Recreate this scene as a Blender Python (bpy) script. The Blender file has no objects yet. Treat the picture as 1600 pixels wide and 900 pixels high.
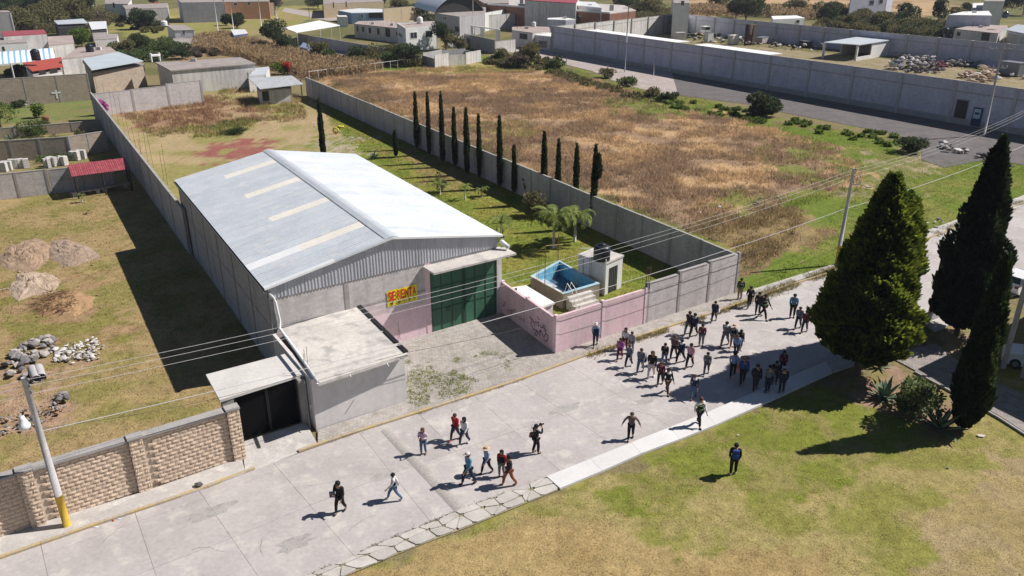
import bpy, bmesh, math, random
import numpy as np
from mathutils import Vector, Matrix
from mathutils.geometry import tessellate_polygon
random.seed(7); rng = np.random.default_rng(7)
S = bpy.context.scene
# ---------------------------------------------------------------- camera, sky, sun
F, HZ, H = 1240.0, 530.0, 23.5
TH = math.atan(HZ / F)
cam = bpy.data.objects.new('camera', bpy.data.cameras.new('camera')); S.collection.objects.link(cam)
cam.location = (0, 0, H); cam.rotation_euler = (math.pi / 2 - TH, 0, 0)
cam.data.sensor_width = 36; cam.data.lens = 36 * F / 1600; cam.data.clip_end = 6000; cam.data.clip_start = .5
S.camera = cam
SUN_AZ, SUN_EL = math.radians(77.5), math.radians(46.5)
sv = Vector((math.sin(SUN_AZ) * math.cos(SUN_EL), math.cos(SUN_AZ) * math.cos(SUN_EL), math.sin(SUN_EL)))
sl = bpy.data.lights.new('sun', 'SUN'); sl.energy = 5.0; sl.angle = math.radians(.5); sl.color = (1, .945, .88)
so = bpy.data.objects.new('sun', sl); S.collection.objects.link(so); so.rotation_euler = sv.to_track_quat('Z', 'Y').to_euler()
W = bpy.data.worlds.new('World'); S.world = W; W.use_nodes = True
nt = W.node_tree; sky = nt.nodes.new('ShaderNodeTexSky'); sky.sky_type = 'NISHITA'; sky.sun_disc = False
sky.sun_elevation = SUN_EL; sky.sun_rotation = SUN_AZ; sky.altitude = 2200
nt.links.new(sky.outputs[0], nt.nodes['Background'].inputs[0]); nt.nodes['Background'].inputs[1].default_value = .05
S.view_settings.view_transform = 'Standard'; S.view_settings.look = 'None'; S.view_settings.exposure = .30; S.view_settings.gamma = 1
# ---------------------------------------------------------------- measuring: picture point -> place on the ground / on a wall
def ray(px, py):
    xn = (px - 800) / F; yn = -(py - 450) / F
    return Vector((xn, math.cos(TH) + yn * math.sin(TH), -math.sin(TH) + yn * math.cos(TH)))
def G(px, py, z=0.0):
    d = ray(px, py); t = (H - z) / -d.z
    return Vector((d.x * t, d.y * t))
def G3(px, py, z=0.0):
    g = G(px, py, z); return Vector((g.x, g.y, z))
def proj(x, y, z):
    v = z - H; w = y * math.cos(TH) - v * math.sin(TH)
    return 800 + F * x / w, 450 - F * (y * math.sin(TH) + v * math.cos(TH)) / w
def onwall(A, B, px, py):
    u = (B - A).normalized(); n = Vector((-u.y, u.x)); d = ray(px, py)
    t = (A.dot(n)) / (d.x * n.x + d.y * n.y)
    p = Vector((d.x * t, d.y * t)); return (p - A).dot(u), H + d.z * t
def height(px, py, pyt):
    g = G(px, py); lo, hi = 0, 23
    for _ in range(40):
        m = (lo + hi) / 2
        if proj(g.x, g.y, m)[1] > pyt: lo = m
        else: hi = m
    return lo
# ---------------------------------------------------------------- materials
MATS = {}
def M(name, c1, c2=None, scale=1.0, bump=0.0, rough=.85, metal=0.0, fine=.18, fscale=None, brick=None, island=0.0, spec=.3, c3=None, streak=0, attr=False, trans=0, objrand=0, stretch=None):
    if name in MATS: return MATS[name]
    m = bpy.data.materials.new(name); m.use_nodes = True; n = m.node_tree; N = n.nodes; L = n.links
    b = N['Principled BSDF']; b.inputs['Roughness'].default_value = rough; b.inputs['Metallic'].default_value = metal
    b.inputs['Specular IOR Level'].default_value = spec
    c2 = c2 or tuple(x * .82 for x in c1)
    geo = N.new('ShaderNodeNewGeometry'); pos = geo.outputs['Position']
    if stretch:
        mp = N.new('ShaderNodeMapping'); mp.inputs['Scale'].default_value = stretch; L.new(pos, mp.inputs[0]); pos2 = mp.outputs[0]
    else: pos2 = pos
    def noise(sc, det=5, src=None):
        t = N.new('ShaderNodeTexNoise'); t.inputs['Scale'].default_value = sc; t.inputs['Detail'].default_value = det; t.inputs['Roughness'].default_value = .6
        L.new(src or pos2, t.inputs['Vector']); return t.outputs[0]
    def mix(bt, f, a, bb):
        x = N.new('ShaderNodeMix'); x.data_type = 'RGBA'; x.blend_type = bt
        for i, v in ((0, f), (6, a), (7, bb)):
            if hasattr(v, 'links') or isinstance(v, bpy.types.NodeSocket): L.new(v, x.inputs[i])
            else: x.inputs[i].default_value = v if i == 0 else (*v, 1)
        return x.outputs[2]
    def mr(v, a, b_, c, d):
        x = N.new('ShaderNodeMapRange'); L.new(v, x.inputs[0])
        for i, k in enumerate((a, b_, c, d)): x.inputs[i + 1].default_value = k
        return x.outputs[0]
    if attr:
        at = N.new('ShaderNodeAttribute'); at.attribute_name = 'Col'; col = at.outputs[0]
        v = mr(noise(scale), .3, .7, .78, 1.22); vv = N.new('ShaderNodeCombineColor')
        for i in range(3): L.new(v, vv.inputs[i])
        col = mix('MULTIPLY', 1.0, col, vv.outputs[0])
    else:
        col = mix('MIX', mr(noise(scale), .36, .64, 0, 1), c1, c2)
        if c3: col = mix('MIX', mr(noise(scale * 2.7, 6), .52, .66, 0, 1), col, c3)
    fs = fscale or scale * 9
    fn = noise(fs, 4)
    v = mr(fn, .25, .75, 1 - fine, 1 + fine); cc = N.new('ShaderNodeCombineColor')
    for i in range(3): L.new(v, cc.inputs[i])
    col = mix('MULTIPLY', 1.0, col, cc.outputs[0])
    if streak:
        mp = N.new('ShaderNodeMapping'); mp.inputs['Scale'].default_value = (1.6, 1.6, .12); L.new(pos, mp.inputs[0])
        v = mr(noise(1.0, 5, mp.outputs[0]), .45, .75, 1, 1 - streak); cc = N.new('ShaderNodeCombineColor')
        for i in range(3): L.new(v, cc.inputs[i])
        col = mix('MULTIPLY', 1.0, col, cc.outputs[0])
    hgt = fn
    if brick:
        ux, uy, bw, bh, mc = brick
        sep = N.new('ShaderNodeSeparateXYZ'); L.new(pos, sep.inputs[0])
        def mth(op, a, bb):
            x = N.new('ShaderNodeMath'); x.operation = op
            for i, q in enumerate((a, bb)):
                if isinstance(q, bpy.types.NodeSocket): L.new(q, x.inputs[i])
                else: x.inputs[i].default_value = q
            return x.outputs[0]
        uu = mth('ADD', mth('MULTIPLY', sep.outputs[0], ux), mth('MULTIPLY', sep.outputs[1], uy))
        if bh < 0: vv_ = mth('ADD', mth('MULTIPLY', sep.outputs[0], -uy), mth('MULTIPLY', sep.outputs[1], ux)); bh = -bh
        else: vv_ = sep.outputs[2]
        cb = N.new('ShaderNodeCombineXYZ'); L.new(uu, cb.inputs[0]); L.new(vv_, cb.inputs[1])
        bt = N.new('ShaderNodeTexBrick'); L.new(cb.outputs[0], bt.inputs[0]); bt.inputs['Scale'].default_value = 1
        bt.inputs['Brick Width'].default_value = bw; bt.inputs['Row Height'].default_value = bh; bt.inputs['Mortar Size'].default_value = .014; bt.inputs['Mortar Smooth'].default_value = .3
        bt.inputs['Color1'].default_value = (1, 1, 1, 1); bt.inputs['Color2'].default_value = (.82, .82, .82, 1); bt.inputs['Mortar'].default_value = (mc, mc, mc, 1); bt.inputs['Bias'].default_value = -.2
        col = mix('MULTIPLY', 1.0, col, bt.outputs[0])
    if island:
        v = mr(geo.outputs['Random Per Island'], 0, 1, 1 - island, 1 + island); cc = N.new('ShaderNodeCombineColor')
        for i in range(3): L.new(v, cc.inputs[i])
        col = mix('MULTIPLY', 1.0, col, cc.outputs[0])
    if objrand:
        oi = N.new('ShaderNodeObjectInfo'); v = mr(oi.outputs['Random'], 0, 1, 1 - objrand, 1 + objrand); cc = N.new('ShaderNodeCombineColor')
        for i in range(3): L.new(v, cc.inputs[i])
        col = mix('MULTIPLY', 1.0, col, cc.outputs[0])
    L.new(col, b.inputs['Base Color'])
    if bump:
        bp = N.new('ShaderNodeBump'); bp.inputs['Strength'].default_value = .8; bp.inputs['Distance'].default_value = bump
        L.new(hgt, bp.inputs['Height']); L.new(bp.outputs[0], b.inputs['Normal'])
    if trans:
        b.inputs['Transmission Weight'].default_value = trans
    MATS[name] = m; return m
def plain(name, c, rough=.6, metal=0.0, fine=.08, spec=.4): return M(name, c, tuple(x * .88 for x in c), 3, 0, rough, metal, fine, 30, spec=spec)
UX, UY = math.sin(math.radians(55.6)), math.cos(math.radians(55.6))     # along the street
VX, VY = -UY, UX                                                           # away from the street
SXd, SYd = math.sin(math.radians(-31.6)), math.cos(math.radians(-31.6))   # along the long side walls
m_conc = M('pale_concrete', (.50, .475, .45), (.40, .38, .365), .5, .01, .9, fine=.12, fscale=7, c3=(.56, .53, .50))
m_slab = M('road_slab_concrete', (.455, .42, .41), (.385, .355, .348), .35, .006, .9, fine=.10, fscale=5, c3=(.50, .47, .44), objrand=.045)
m_white_conc = M('new_white_concrete', (.66, .65, .64), (.60, .585, .58), .4, .003, .9, fine=.06, fscale=6, objrand=.03)
m_roofconc = M('roof_concrete', (.60, .565, .525), (.50, .47, .44), .35, .006, .9, fine=.14, fscale=4, c3=(.38, .365, .35), streak=0)
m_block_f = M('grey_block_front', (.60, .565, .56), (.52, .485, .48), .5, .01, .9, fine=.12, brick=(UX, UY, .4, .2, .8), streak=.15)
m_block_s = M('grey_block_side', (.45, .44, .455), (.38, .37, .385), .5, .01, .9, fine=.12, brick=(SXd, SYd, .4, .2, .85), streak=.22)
m_block_y = M('grey_block_yard', (.56, .56, .65), (.48, .48, .57), .4, .01, .9, fine=.12, brick=(.52, -.85, .4, .2, .88), streak=.15)
m_block_t = M('tan_block', (.42, .345, .28), (.36, .295, .235), .5, .01, .9, fine=.2, brick=(1, .2, .4, .2, .8))
m_pil = M('pilaster_concrete', (.36, .34, .33), (.29, .275, .265), 1, .01, .9, fine=.12, streak=.2)
m_pink = M('pink_paint', (.74, .54, .58), (.66, .48, .52), .6, .006, .85, fine=.1, streak=.16, c3=(.62, .50, .50))
m_render = M('grey_render', (.68, .65, .64), (.60, .575, .57), .4, .004, .9, fine=.08, streak=.12)
m_dirtywhite = M('dirty_white_render', (.64, .62, .60), (.54, .52, .505), .5, .004, .9, fine=.12, streak=.35)
m_white = M('white_paint', (.74, .74, .73), (.66, .66, .655), .6, .003, .8, fine=.06, streak=.08)
m_galv = M('galvanised_roof', (.66, .695, .735), (.58, .62, .67), .5, .003, .42, 0.25, fine=.07, fscale=5, streak=0, spec=.5, objrand=.035, c3=(.70, .71, .72))
m_galv_w = M('bright_sheet', (.80, .81, .82), (.74, .76, .78), .3, 0, .4, 0.1, fine=.04)
m_siding = M('galvanised_siding', (.50, .51, .55), (.44, .455, .50), .4, .003, .5, .2, fine=.08, streak=.2)
m_sky_l = M('skylight_sheet', (.74, .71, .65), (.68, .65, .59), .4, 0, .5, fine=.08)
m_greenm = M('green_metal', (.055, .15, .095), (.045, .125, .08), .6, .003, .55, fine=.1, streak=.25)
m_greend = plain('green_frame', (.03, .075, .05), .5)
m_black = plain('black_paint', (.014, .014, .016), .55)
m_dark = plain('dark_metal', (.03, .028, .028), .6)
m_glass = plain('window_glass', (.03, .04, .055), .12, spec=.7)
m_pvc = plain('white_pipe', (.78, .78, .8), .4)
m_gutter = plain('grey_gutter', (.20, .21, .24), .5)
m_red = M('red_sheet_roof', (.36, .075, .09), (.29, .06, .075), 1, .003, .5, fine=.12, c3=(.42, .13, .13))
m_red2 = M('bright_red_roof', (.42, .085, .06), (.36, .07, .05), .6, .003, .6, fine=.1)
m_brick = M('red_brick', (.30, .15, .105), (.24, .12, .085), .6, .006, .9, fine=.2, brick=(.95, .3, .25, .1, .8))
m_asph = M('worn_asphalt', (.145, .128, .13), (.108, .098, .10), .4, .01, .9, fine=.22, fscale=6, c3=(.16, .145, .14))
m_dirtroad = M('pale_dirt_road', (.40, .34, .32), (.33, .28, .265), .25, .01, .95, fine=.15, fscale=4, c3=(.44, .39, .37))
m_paver = M('grey_pavers', (.44, .405, .38), (.36, .33, .305), .7, .008, .9, fine=.2, fscale=5, brick=(UX, UY, .22, -.22, .66), c3=(.33, .31, .26))
m_cobble = M('cobbles', (.36, .32, .30), (.27, .24, .225), 1.5, .01, .9, fine=.3, fscale=6, brick=(.9, -.4, .34, -.2, .6))
m_kerby = M('faded_yellow_kerb', (.46, .34, .15), (.40, .34, .26), 1.1, .006, .85, fine=.2, c3=(.36, .32, .27))
m_stone = M('split_face_block', (.62, .485, .37), (.54, .42, .32), 2.2, .02, .95, fine=.2, fscale=14, objrand=.07)
m_cope = M('grey_coping', (.38, .36, .345), (.31, .295, .285), 1.2, .01, .9, fine=.15)
m_mortar = M('mortar', (.58, .50, .42), (.50, .43, .36), 2, .01, .95)
m_ground = M('soil_and_grass', (.2, .2, .1), scale=2.1, bump=.05, rough=1, fine=.26, fscale=9, attr=True, spec=.1)
m_tuft = M('grass_blades', (.2, .2, .1), scale=.9, rough=.9, fine=.1, attr=True, spec=.15, island=.22)
def uplit(m, sc_=.55):   # leaf and grass faces: shade with a normal bent towards the sky, as soft foliage does
    n = m.node_tree; b = n.nodes['Principled BSDF']; g = n.nodes.new('ShaderNodeNewGeometry')
    a = n.nodes.new('ShaderNodeVectorMath'); a.operation = 'SCALE'; a.inputs['Scale'].default_value = sc_; n.links.new(g.outputs['Normal'], a.inputs[0])
    c = n.nodes.new('ShaderNodeVectorMath'); c.operation = 'ADD'; c.inputs[1].default_value = (0, 0, 1); n.links.new(a.outputs[0], c.inputs[0])
    d = n.nodes.new('ShaderNodeVectorMath'); d.operation = 'NORMALIZE'; n.links.new(c.outputs[0], d.inputs[0]); n.links.new(d.outputs[0], b.inputs['Normal'])
uplit(m_tuft, .22)
def leafy(m, tr=.35):
    n = m.node_tree; b = n.nodes['Principled BSDF']; o = n.nodes['Material Output']; tl = n.nodes.new('ShaderNodeBsdfTranslucent'); mx = n.nodes.new('ShaderNodeMixShader'); mx.inputs[0].default_value = tr
    src = b.inputs['Base Color'].links[0].from_socket; n.links.new(src, tl.inputs[0]); n.links.new(b.outputs[0], mx.inputs[1]); n.links.new(tl.outputs[0], mx.inputs[2]); n.links.new(mx.outputs[0], o.inputs[0])
leafy(m_tuft, .5)
m_bark = M('bark', (.15, .105, .075), (.10, .07, .05), 3, .02, .95, fine=.3)
m_wood = M('weathered_pole_wood', (.11, .07, .05), (.075, .05, .04), 2, .01, .9)
m_polec = M('pole_concrete', (.47, .455, .46), (.38, .37, .38), 2, .006, .9, fine=.2)
m_poley = M('yellow_band', (.60, .40, .05), (.50, .34, .06), 3, .004, .7, fine=.15)
m_cable = plain('cable_grey', (.55, .54, .55), .6)
m_cabled = plain('cable_dark', (.05, .05, .055), .7)
m_rust = M('rusty_steel', (.16, .085, .05), (.10, .06, .045), 4, .003, .9)
m_bluep = M('blue_pool_paint', (.10, .33, .50), (.14, .40, .56), 1.5, .003, .6, fine=.12, c3=(.22, .47, .58))
m_tank = plain('black_plastic_tank', (.018, .02, .026), .4)
m_soil = M('dug_soil', (.36, .25, .175), (.27, .19, .13), 1.2, .08, 1, fine=.3, fscale=7)
m_rock = M('rubble_stone', (.38, .35, .33), (.27, .245, .235), 2, .02, .95, fine=.2, objrand=.25)
m_rockw = M('white_rubble', (.62, .59, .57), (.50, .47, .45), 2, .02, .95, fine=.2, objrand=.2)
m_rockd = M('dark_rubble', (.19, .175, .18), (.13, .12, .125), 2, .02, .95, fine=.3, objrand=.35)
def foli(name, c, isl=.45, c2=None): return M(name, c, c2 or (c[0] * 1.5, c[1] * 1.3, c[2] * 1.1), .9, 0, .75, fine=.2, fscale=6, island=isl, spec=.2)
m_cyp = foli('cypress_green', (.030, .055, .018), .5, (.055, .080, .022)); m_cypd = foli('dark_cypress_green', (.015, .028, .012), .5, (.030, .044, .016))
m_cypl = foli('conifer_green_highlights', (.10, .145, .018), .65, (.22, .25, .03))  # yellower second tone paints sunlit highlights into the green crown
m_leaf = foli('broad_leaf', (.07, .11, .035)); m_leafd = foli('dark_broad_leaf', (.042, .065, .028)); m_leafb = foli('fresh_leaf', (.10, .16, .03))
m_leafo = foli('olive_scrub', (.12, .12, .055)); m_leafs = foli('sage_leaf', (.14, .19, .08), .6); m_leafg = foli('grey_scrub', (.12, .10, .085)); m_palm = foli('palm_green', (.15, .20, .06))
m_corn = foli('dry_corn', (.30, .20, .11), .45, (.38, .27, .15)); m_agave = foli('agave_green', (.09, .14, .10), .25)
m_magenta = foli('bougainvillea', (.42, .05, .30), .3, (.5, .08, .36)); m_redf = foli('red_flower', (.55, .05, .04), .3, (.5, .04, .03))
m_deadb = foli('dead_brush', (.26, .16, .09), .5, (.34, .22, .12))
# ---------------------------------------------------------------- mesh building
COL = S.collection
def origin(p):
    o = Vector((0, 0, 0))
    while p is not None: o += Vector(p.location); p = p.parent
    return o
def link(name, me, parent=None, loc=None):
    o = bpy.data.objects.new(name, me); COL.objects.link(o)
    if parent is not None: o.parent = parent
    if loc is not None: o.location = loc
    return o
def tag(o, label, cat, group=None):
    o['label'] = label; o['category'] = cat
    if group: o['group'] = group
    return o
def thing(name, label, cat, loc=(0, 0, 0), group=None):
    o = bpy.data.objects.new(name, None); COL.objects.link(o); o.location = (loc[0], loc[1], loc[2] if len(loc) > 2 else 0)
    o.empty_display_size = .3
    return tag(o, label, cat, group)
class MB:
    def __init__(s): s.v = []; s.f = []
    def add(s, vs, fs):
        k = len(s.v); s.v += [tuple(v) for v in vs]; s.f += [tuple(i + k for i in f) for f in fs]; return s
    def hexa(s, b, t):   # bottom 4, top 4 (ccw from above)
        return s.add(list(b) + list(t), [(3, 2, 1, 0), (4, 5, 6, 7), (0, 1, 5, 4), (1, 2, 6, 5), (2, 3, 7, 6), (3, 0, 4, 7)])
    def obox(s, o, u, t0, t1, n0, n1, z0, z1):
        nx, ny = -u[1], u[0]
        def q(t, n, z): return (o[0] + u[0] * t + nx * n, o[1] + u[1] * t + ny * n, z)
        return s.hexa([q(t0, n0, z0), q(t1, n0, z0), q(t1, n1, z0), q(t0, n1, z0)], [q(t0, n0, z1), q(t1, n0, z1), q(t1, n1, z1), q(t0, n1, z1)])
    def box(s, c, d, rz=0):
        u = (math.cos(rz), math.sin(rz)); return s.obox(c, u, -d[0] / 2, d[0] / 2, -d[1] / 2, d[1] / 2, c[2] - d[2] / 2, c[2] + d[2] / 2)
    def poly(s, pts, z0, z1=None):
        pts = [Vector((p[0], p[1])) for p in pts]
        if sum(a.x * b.y - b.x * a.y for a, b in zip(pts, pts[1:] + pts[:1])) < 0: pts.reverse()
        n = len(pts); tr = tessellate_polygon([[Vector((p.x, p.y, 0)) for p in pts]])
        def up(t):
            a, b, c = (pts[i] for i in t); return tuple(t) if (b - a).cross(c - a) > 0 else (t[0], t[2], t[1])
        tr = [up(t) for t in tr]
        if z1 is None: return s.add([(p.x, p.y, z0) for p in pts], tr)
        k = [(p.x, p.y, z0) for p in pts] + [(p.x, p.y, z1) for p in pts]
        return s.add(k, [tuple(reversed(t)) for t in tr] + [tuple(i + n for i in t) for t in tr] + [(i, (i + 1) % n, (i + 1) % n + n, i + n) for i in range(n)])
    def sheet(s, pts, th):
        n = len(pts); tr = tessellate_polygon([[Vector((p[0], p[1], 0)) for p in pts]])
        return s.add([(p[0], p[1], p[2] - th) for p in pts] + [tuple(p) for p in pts], [tuple(t) for t in tr] + [tuple(i + n for i in t) for t in tr] + [(i, (i + 1) % n, (i + 1) % n + n, i + n) for i in range(n)])
    def tube(s, pts, r, n=6, r1=None, cap=True):
        pts = [Vector(p) for p in pts]; k = len(s.v); m = len(pts)
        for i, p in enumerate(pts):
            d = (pts[min(i + 1, m - 1)] - pts[max(i - 1, 0)]).normalized()
            a = d.cross(Vector((0, 0, 1)) if abs(d.z) < .95 else Vector((1, 0, 0))).normalized(); b = d.cross(a)
            rr = r if r1 is None else r + (r1 - r) * i / (m - 1)
            if isinstance(r, (list, tuple)): rr = r[i]
            for j in range(n):
                an = 2 * math.pi * j / n; s.v.append(tuple(p + (a * math.cos(an) + b * math.sin(an)) * rr))
        for i in range(m - 1):
            for j in range(n):
                s.f.append((k + i * n + j, k + i * n + (j + 1) % n, k + (i + 1) * n + (j + 1) % n, k + (i + 1) * n + j))
        if cap: s.f.append(tuple(k + j for j in range(n))); s.f.append(tuple(k + (m - 1) * n + j for j in reversed(range(n))))
        return s
    def lathe(s, c, prof, n=16):
        k = len(s.v)
        for r, z in prof:
            for j in range(n):
                a = 2 * math.pi * j / n; s.v.append((c[0] + r * math.cos(a), c[1] + r * math.sin(a), c[2] + z))
        for i in range(len(prof) - 1):
            for j in range(n): s.f.append((k + i * n + j, k + i * n + (j + 1) % n, k + (i + 1) * n + (j + 1) % n, k + (i + 1) * n + j))
        s.f.append(tuple(k + j for j in reversed(range(n)))); s.f.append(tuple(k + (len(prof) - 1) * n + j for j in range(n)))
        return s
    def corr(s, P0, U, Wd, V, per=.25, amp=.025):   # corrugated sheet from P0, ribs running along V
        P0 = Vector(P0); U = Vector(U).normalized(); V = Vector(V); Nn = U.cross(V).normalized()
        if Nn.z < 0: Nn = -Nn
        ts = []; k = 0
        while k * per < Wd - 1e-6:
            for a, h_ in ((0, 0), (.55, 0), (.68, 1), (.87, 1)):
                t = (k + a) * per
                if t < Wd: ts.append((t, h_))
            k += 1
        ts.append((Wd, 0)); b = len(s.v)
        for t, h_ in ts:
            p = P0 + U * t + Nn * amp * h_; s.v.append(tuple(p)); s.v.append(tuple(p + V))
        for i in range(len(ts) - 1): s.f.append((b + 2 * i, b + 2 * i + 2, b + 2 * i + 3, b + 2 * i + 1))
        return s
    def build(s, name, mat, parent=None, smooth=False, loc=None):
        me = bpy.data.meshes.new(name); o0 = origin(parent) if loc is None else Vector(loc)
        if loc is None and parent is None: # own origin at footprint
            a = np.array(s.v); o0 = Vector((float(a[:, 0].mean()), float(a[:, 1].mean()), float(a[:, 2].min())))
        me.from_pydata([(v[0] - o0.x, v[1] - o0.y, v[2] - o0.z) for v in s.v], [], s.f); me.materials.append(mat)
        if smooth: me.polygons.foreach_set('use_smooth', [True] * len(me.polygons))
        o = link(name, me, parent)
        if parent is None: o.location = o0
        return o
def struct(o): o['kind'] = 'structure'; return o
def stuff(o): o['kind'] = 'stuff'; return o
def copy_tree(o, parent=None):
    c = o.copy(); COL.objects.link(c)
    if parent is not None: c.parent = parent; c.matrix_parent_inverse = o.matrix_parent_inverse
    for ch in list(o.children): copy_tree(ch, c)
    return c
def vnoise(x, y, seed=0):
    r = np.random.default_rng(seed).random((256, 256)); xi = np.floor(x).astype(int); yi = np.floor(y).astype(int)
    fx = x - xi; fy = y - yi; fx = fx * fx * (3 - 2 * fx); fy = fy * fy * (3 - 2 * fy)
    g = lambda a, b: r[a % 256, b % 256]
    return (g(xi, yi) * (1 - fx) + g(xi + 1, yi) * fx) * (1 - fy) + (g(xi, yi + 1) * (1 - fx) + g(xi + 1, yi + 1) * fx) * fy
def fbm(x, y, seed=0): return .55 * vnoise(x, y, seed) + .28 * vnoise(x * 2.1, y * 2.1, seed + 1) + .17 * vnoise(x * 4.3, y * 4.3, seed + 2)
def nprj(x, y):
    w = y * math.cos(TH) + H * math.sin(TH)
    return 800 + F * x / w, 450 - F * (y * math.sin(TH) - H * math.cos(TH)) / w
def inside(px, py, poly):
    r = np.zeros(px.shape, bool); n = len(poly)
    for i in range(n):
        x0, y0 = poly[i]; x1, y1 = poly[(i + 1) % n]
        if y0 == y1: continue
        c = ((y0 > py) != (y1 > py)) & (px < (x1 - x0) * (py - y0) / (y1 - y0) + x0); r ^= c
    return r
# ---------------------------------------------------------------- ground colours (bare soil, dry and green grass), one sheet to the horizon
TAN, BRN, GRN, LAWN, YEL = (.43, .30, .17), (.27, .19, .125), (.15, .185, .045), (.25, .205, .085), (.30, .24, .11)
ZONES = [  # outline measured on the picture, colour A, colour B, patch size in m, share of B
    ([(-900, -60), (2600, -60), (2600, 120), (-900, 120)], (.19, .165, .085), (.12, .125, .05), 9, .5),
    ([(1060, -60), (1500, -60), (1480, 24), (1340, 28), (1200, 24), (1060, 24)], (.40, .29, .17), (.28, .19, .11), 14, .4),
    ([(280, 12), (520, 8), (470, 48), (380, 56), (300, 60), (240, 60), (160, 50), (170, 30)], (.23, .225, .075), (.27, .22, .11), 7, .4),
    ([(560, 78), (450, 60), (300, 58), (240, 70), (240, 95), (480, 128), (660, 118)], (.26, .19, .115), (.20, .16, .08), 3, .5),
    ([(478, 122), (640, 96), (700, 84), (760, 84), (830, 92), (960, 126), (1100, 155), (1170, 185), (1330, 205), (1430, 225), (1460, 250), (1700, 250), (1700, 330), (1200, 480), (1150, 470), (1150, 390), (1075, 362)], (.125, .175, .03), (.175, .19, .05), 5, .4),
    ([(478, 122), (560, 112), (700, 108), (820, 108), (900, 118), (1010, 150), (1060, 165), (1180, 195), (1290, 225), (1345, 262), (1330, 290), (1240, 300), (1180, 330), (1130, 350), (1100, 372), (1075, 362), (722, 222)], TAN, BRN, 5, .5),
    ([(955, 155), (1000, 150), (1080, 170), (1075, 182), (990, 182)], (.20, .18, .07), GRN, 2, .5),
    ([(1200, 215), (1300, 235), (1330, 275), (1270, 290), (1200, 260)], (.18, .19, .06), BRN, 3, .5), ([(1110, 300), (1200, 290), (1240, 320), (1150, 345)], (.19, .19, .06), BRN, 3, .5),
    ([(700, 200), (800, 190), (860, 230), (780, 240)], (.30, .25, .11), BRN, 3, .5),
    ([(640, 112), (700, 100), (800, 96), (860, 104), (840, 112), (720, 116)], (.26, .24, .085), TAN, 3, .4),
    ([(1075, 362), (1110, 345), (1180, 325), (1260, 330), (1300, 370), (1240, 400), (1160, 420)], (.27, .21, .10), (.20, .15, .08), 2.2, .5),
    ([(1380, 240), (1450, 225), (1460, 262), (1400, 300), (1350, 320), (1330, 300)], (.30, .26, .17), (.17, .18, .06), 2, .5),
    ([(0, 155), (145, 150), (160, 186), (0, 206)], (.13, .17, .055), (.17, .18, .065), 3, .5),
    ([(-700, 200), (170, 185), (215, 250), (100, 262), (-700, 330)], (.24, .20, .10), (.16, .16, .06), 2, .5),
    ([(145, 145), (320, 130), (470, 155), (700, 230), (560, 250), (270, 312)], (.24, .225, .085), (.34, .27, .155), 3.5, .5),
    ([(185, 175), (300, 150), (400, 160), (400, 190), (330, 200), (220, 205)], (.34, .25, .15), (.25, .155, .10), 1.6, .5),
    ([(330, 190), (385, 188), (395, 210), (350, 218)], (.12, .15, .04), (.17, .17, .06), 1.5, .5),
    ([(345, 222), (412, 222), (410, 250), (330, 252)], (.25, .10, .085), (.27, .14, .10), 1.5, .35),
    ([(478, 125), (722, 222), (1150, 390), (1151, 500), (870, 560), (786, 500), (553, 240), (520, 190)], (.155, .195, .035), (.21, .21, .05), 2.6, .45),
    ([(600, 228), (700, 245), (780, 300), (700, 300), (640, 260)], (.25, .20, .085), (.17, .18, .05), 1.4, .5),
    ([(500, 215), (560, 215), (570, 240), (480, 245)], (.34, .30, .22), (.18, .20, .05), .8, .5),
    ([(-700, 330), (110, 300), (200, 260), (270, 312), (425, 560), (380, 725), (0, 850), (-500, 1000)], (.215, .195, .07), (.30, .23, .115), 2.2, .52),
    ([(0, 440), (60, 420), (130, 440), (200, 540), (60, 560), (0, 600)], (.20, .185, .06), (.30, .21, .12), 1.5, .45),
    ([(-200, 570), (100, 560), (120, 600), (60, 680), (-200, 740)], (.33, .235, .16), (.24, .20, .08), 1, .4),
    ([(1150, 700), (1600, 560), (1900, 600), (1900, 1200), (300, 1200), (560, 890), (700, 835), (860, 772), (1000, 714), (1250, 600)], (.20, .20, .055), (.285, .245, .105), 1.5, .45),
    ([(560, 900), (700, 840), (900, 800), (1100, 870), (1300, 860), (1250, 1000), (500, 1000)], (0.335, 0.26, 0.125), (0.288, 0.22, 0.102), 1.2, .45),
    ([(1000, 714), (1250, 600), (1500, 640), (1330, 760), (1100, 780), (950, 790)], (.16, .185, .035), (.225, .205, .075), 1.2, .4),
    ([(1300, 560), (1400, 560), (1500, 640), (1500, 700), (1360, 640)], (.27, .19, .135), (.20, .18, .07), .8, .4),
    ([(1450, 790), (1600, 700), (1700, 760), (1700, 1000), (1380, 1000)], (.30, .245, .135), (0.282, 0.231, 0.108), 1.3, .45),
    ([(1440, 520), (1540, 500), (1545, 545), (1470, 560)], (.30, .23, .16), (.2, .19, .07), .7, .4),
]
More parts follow.
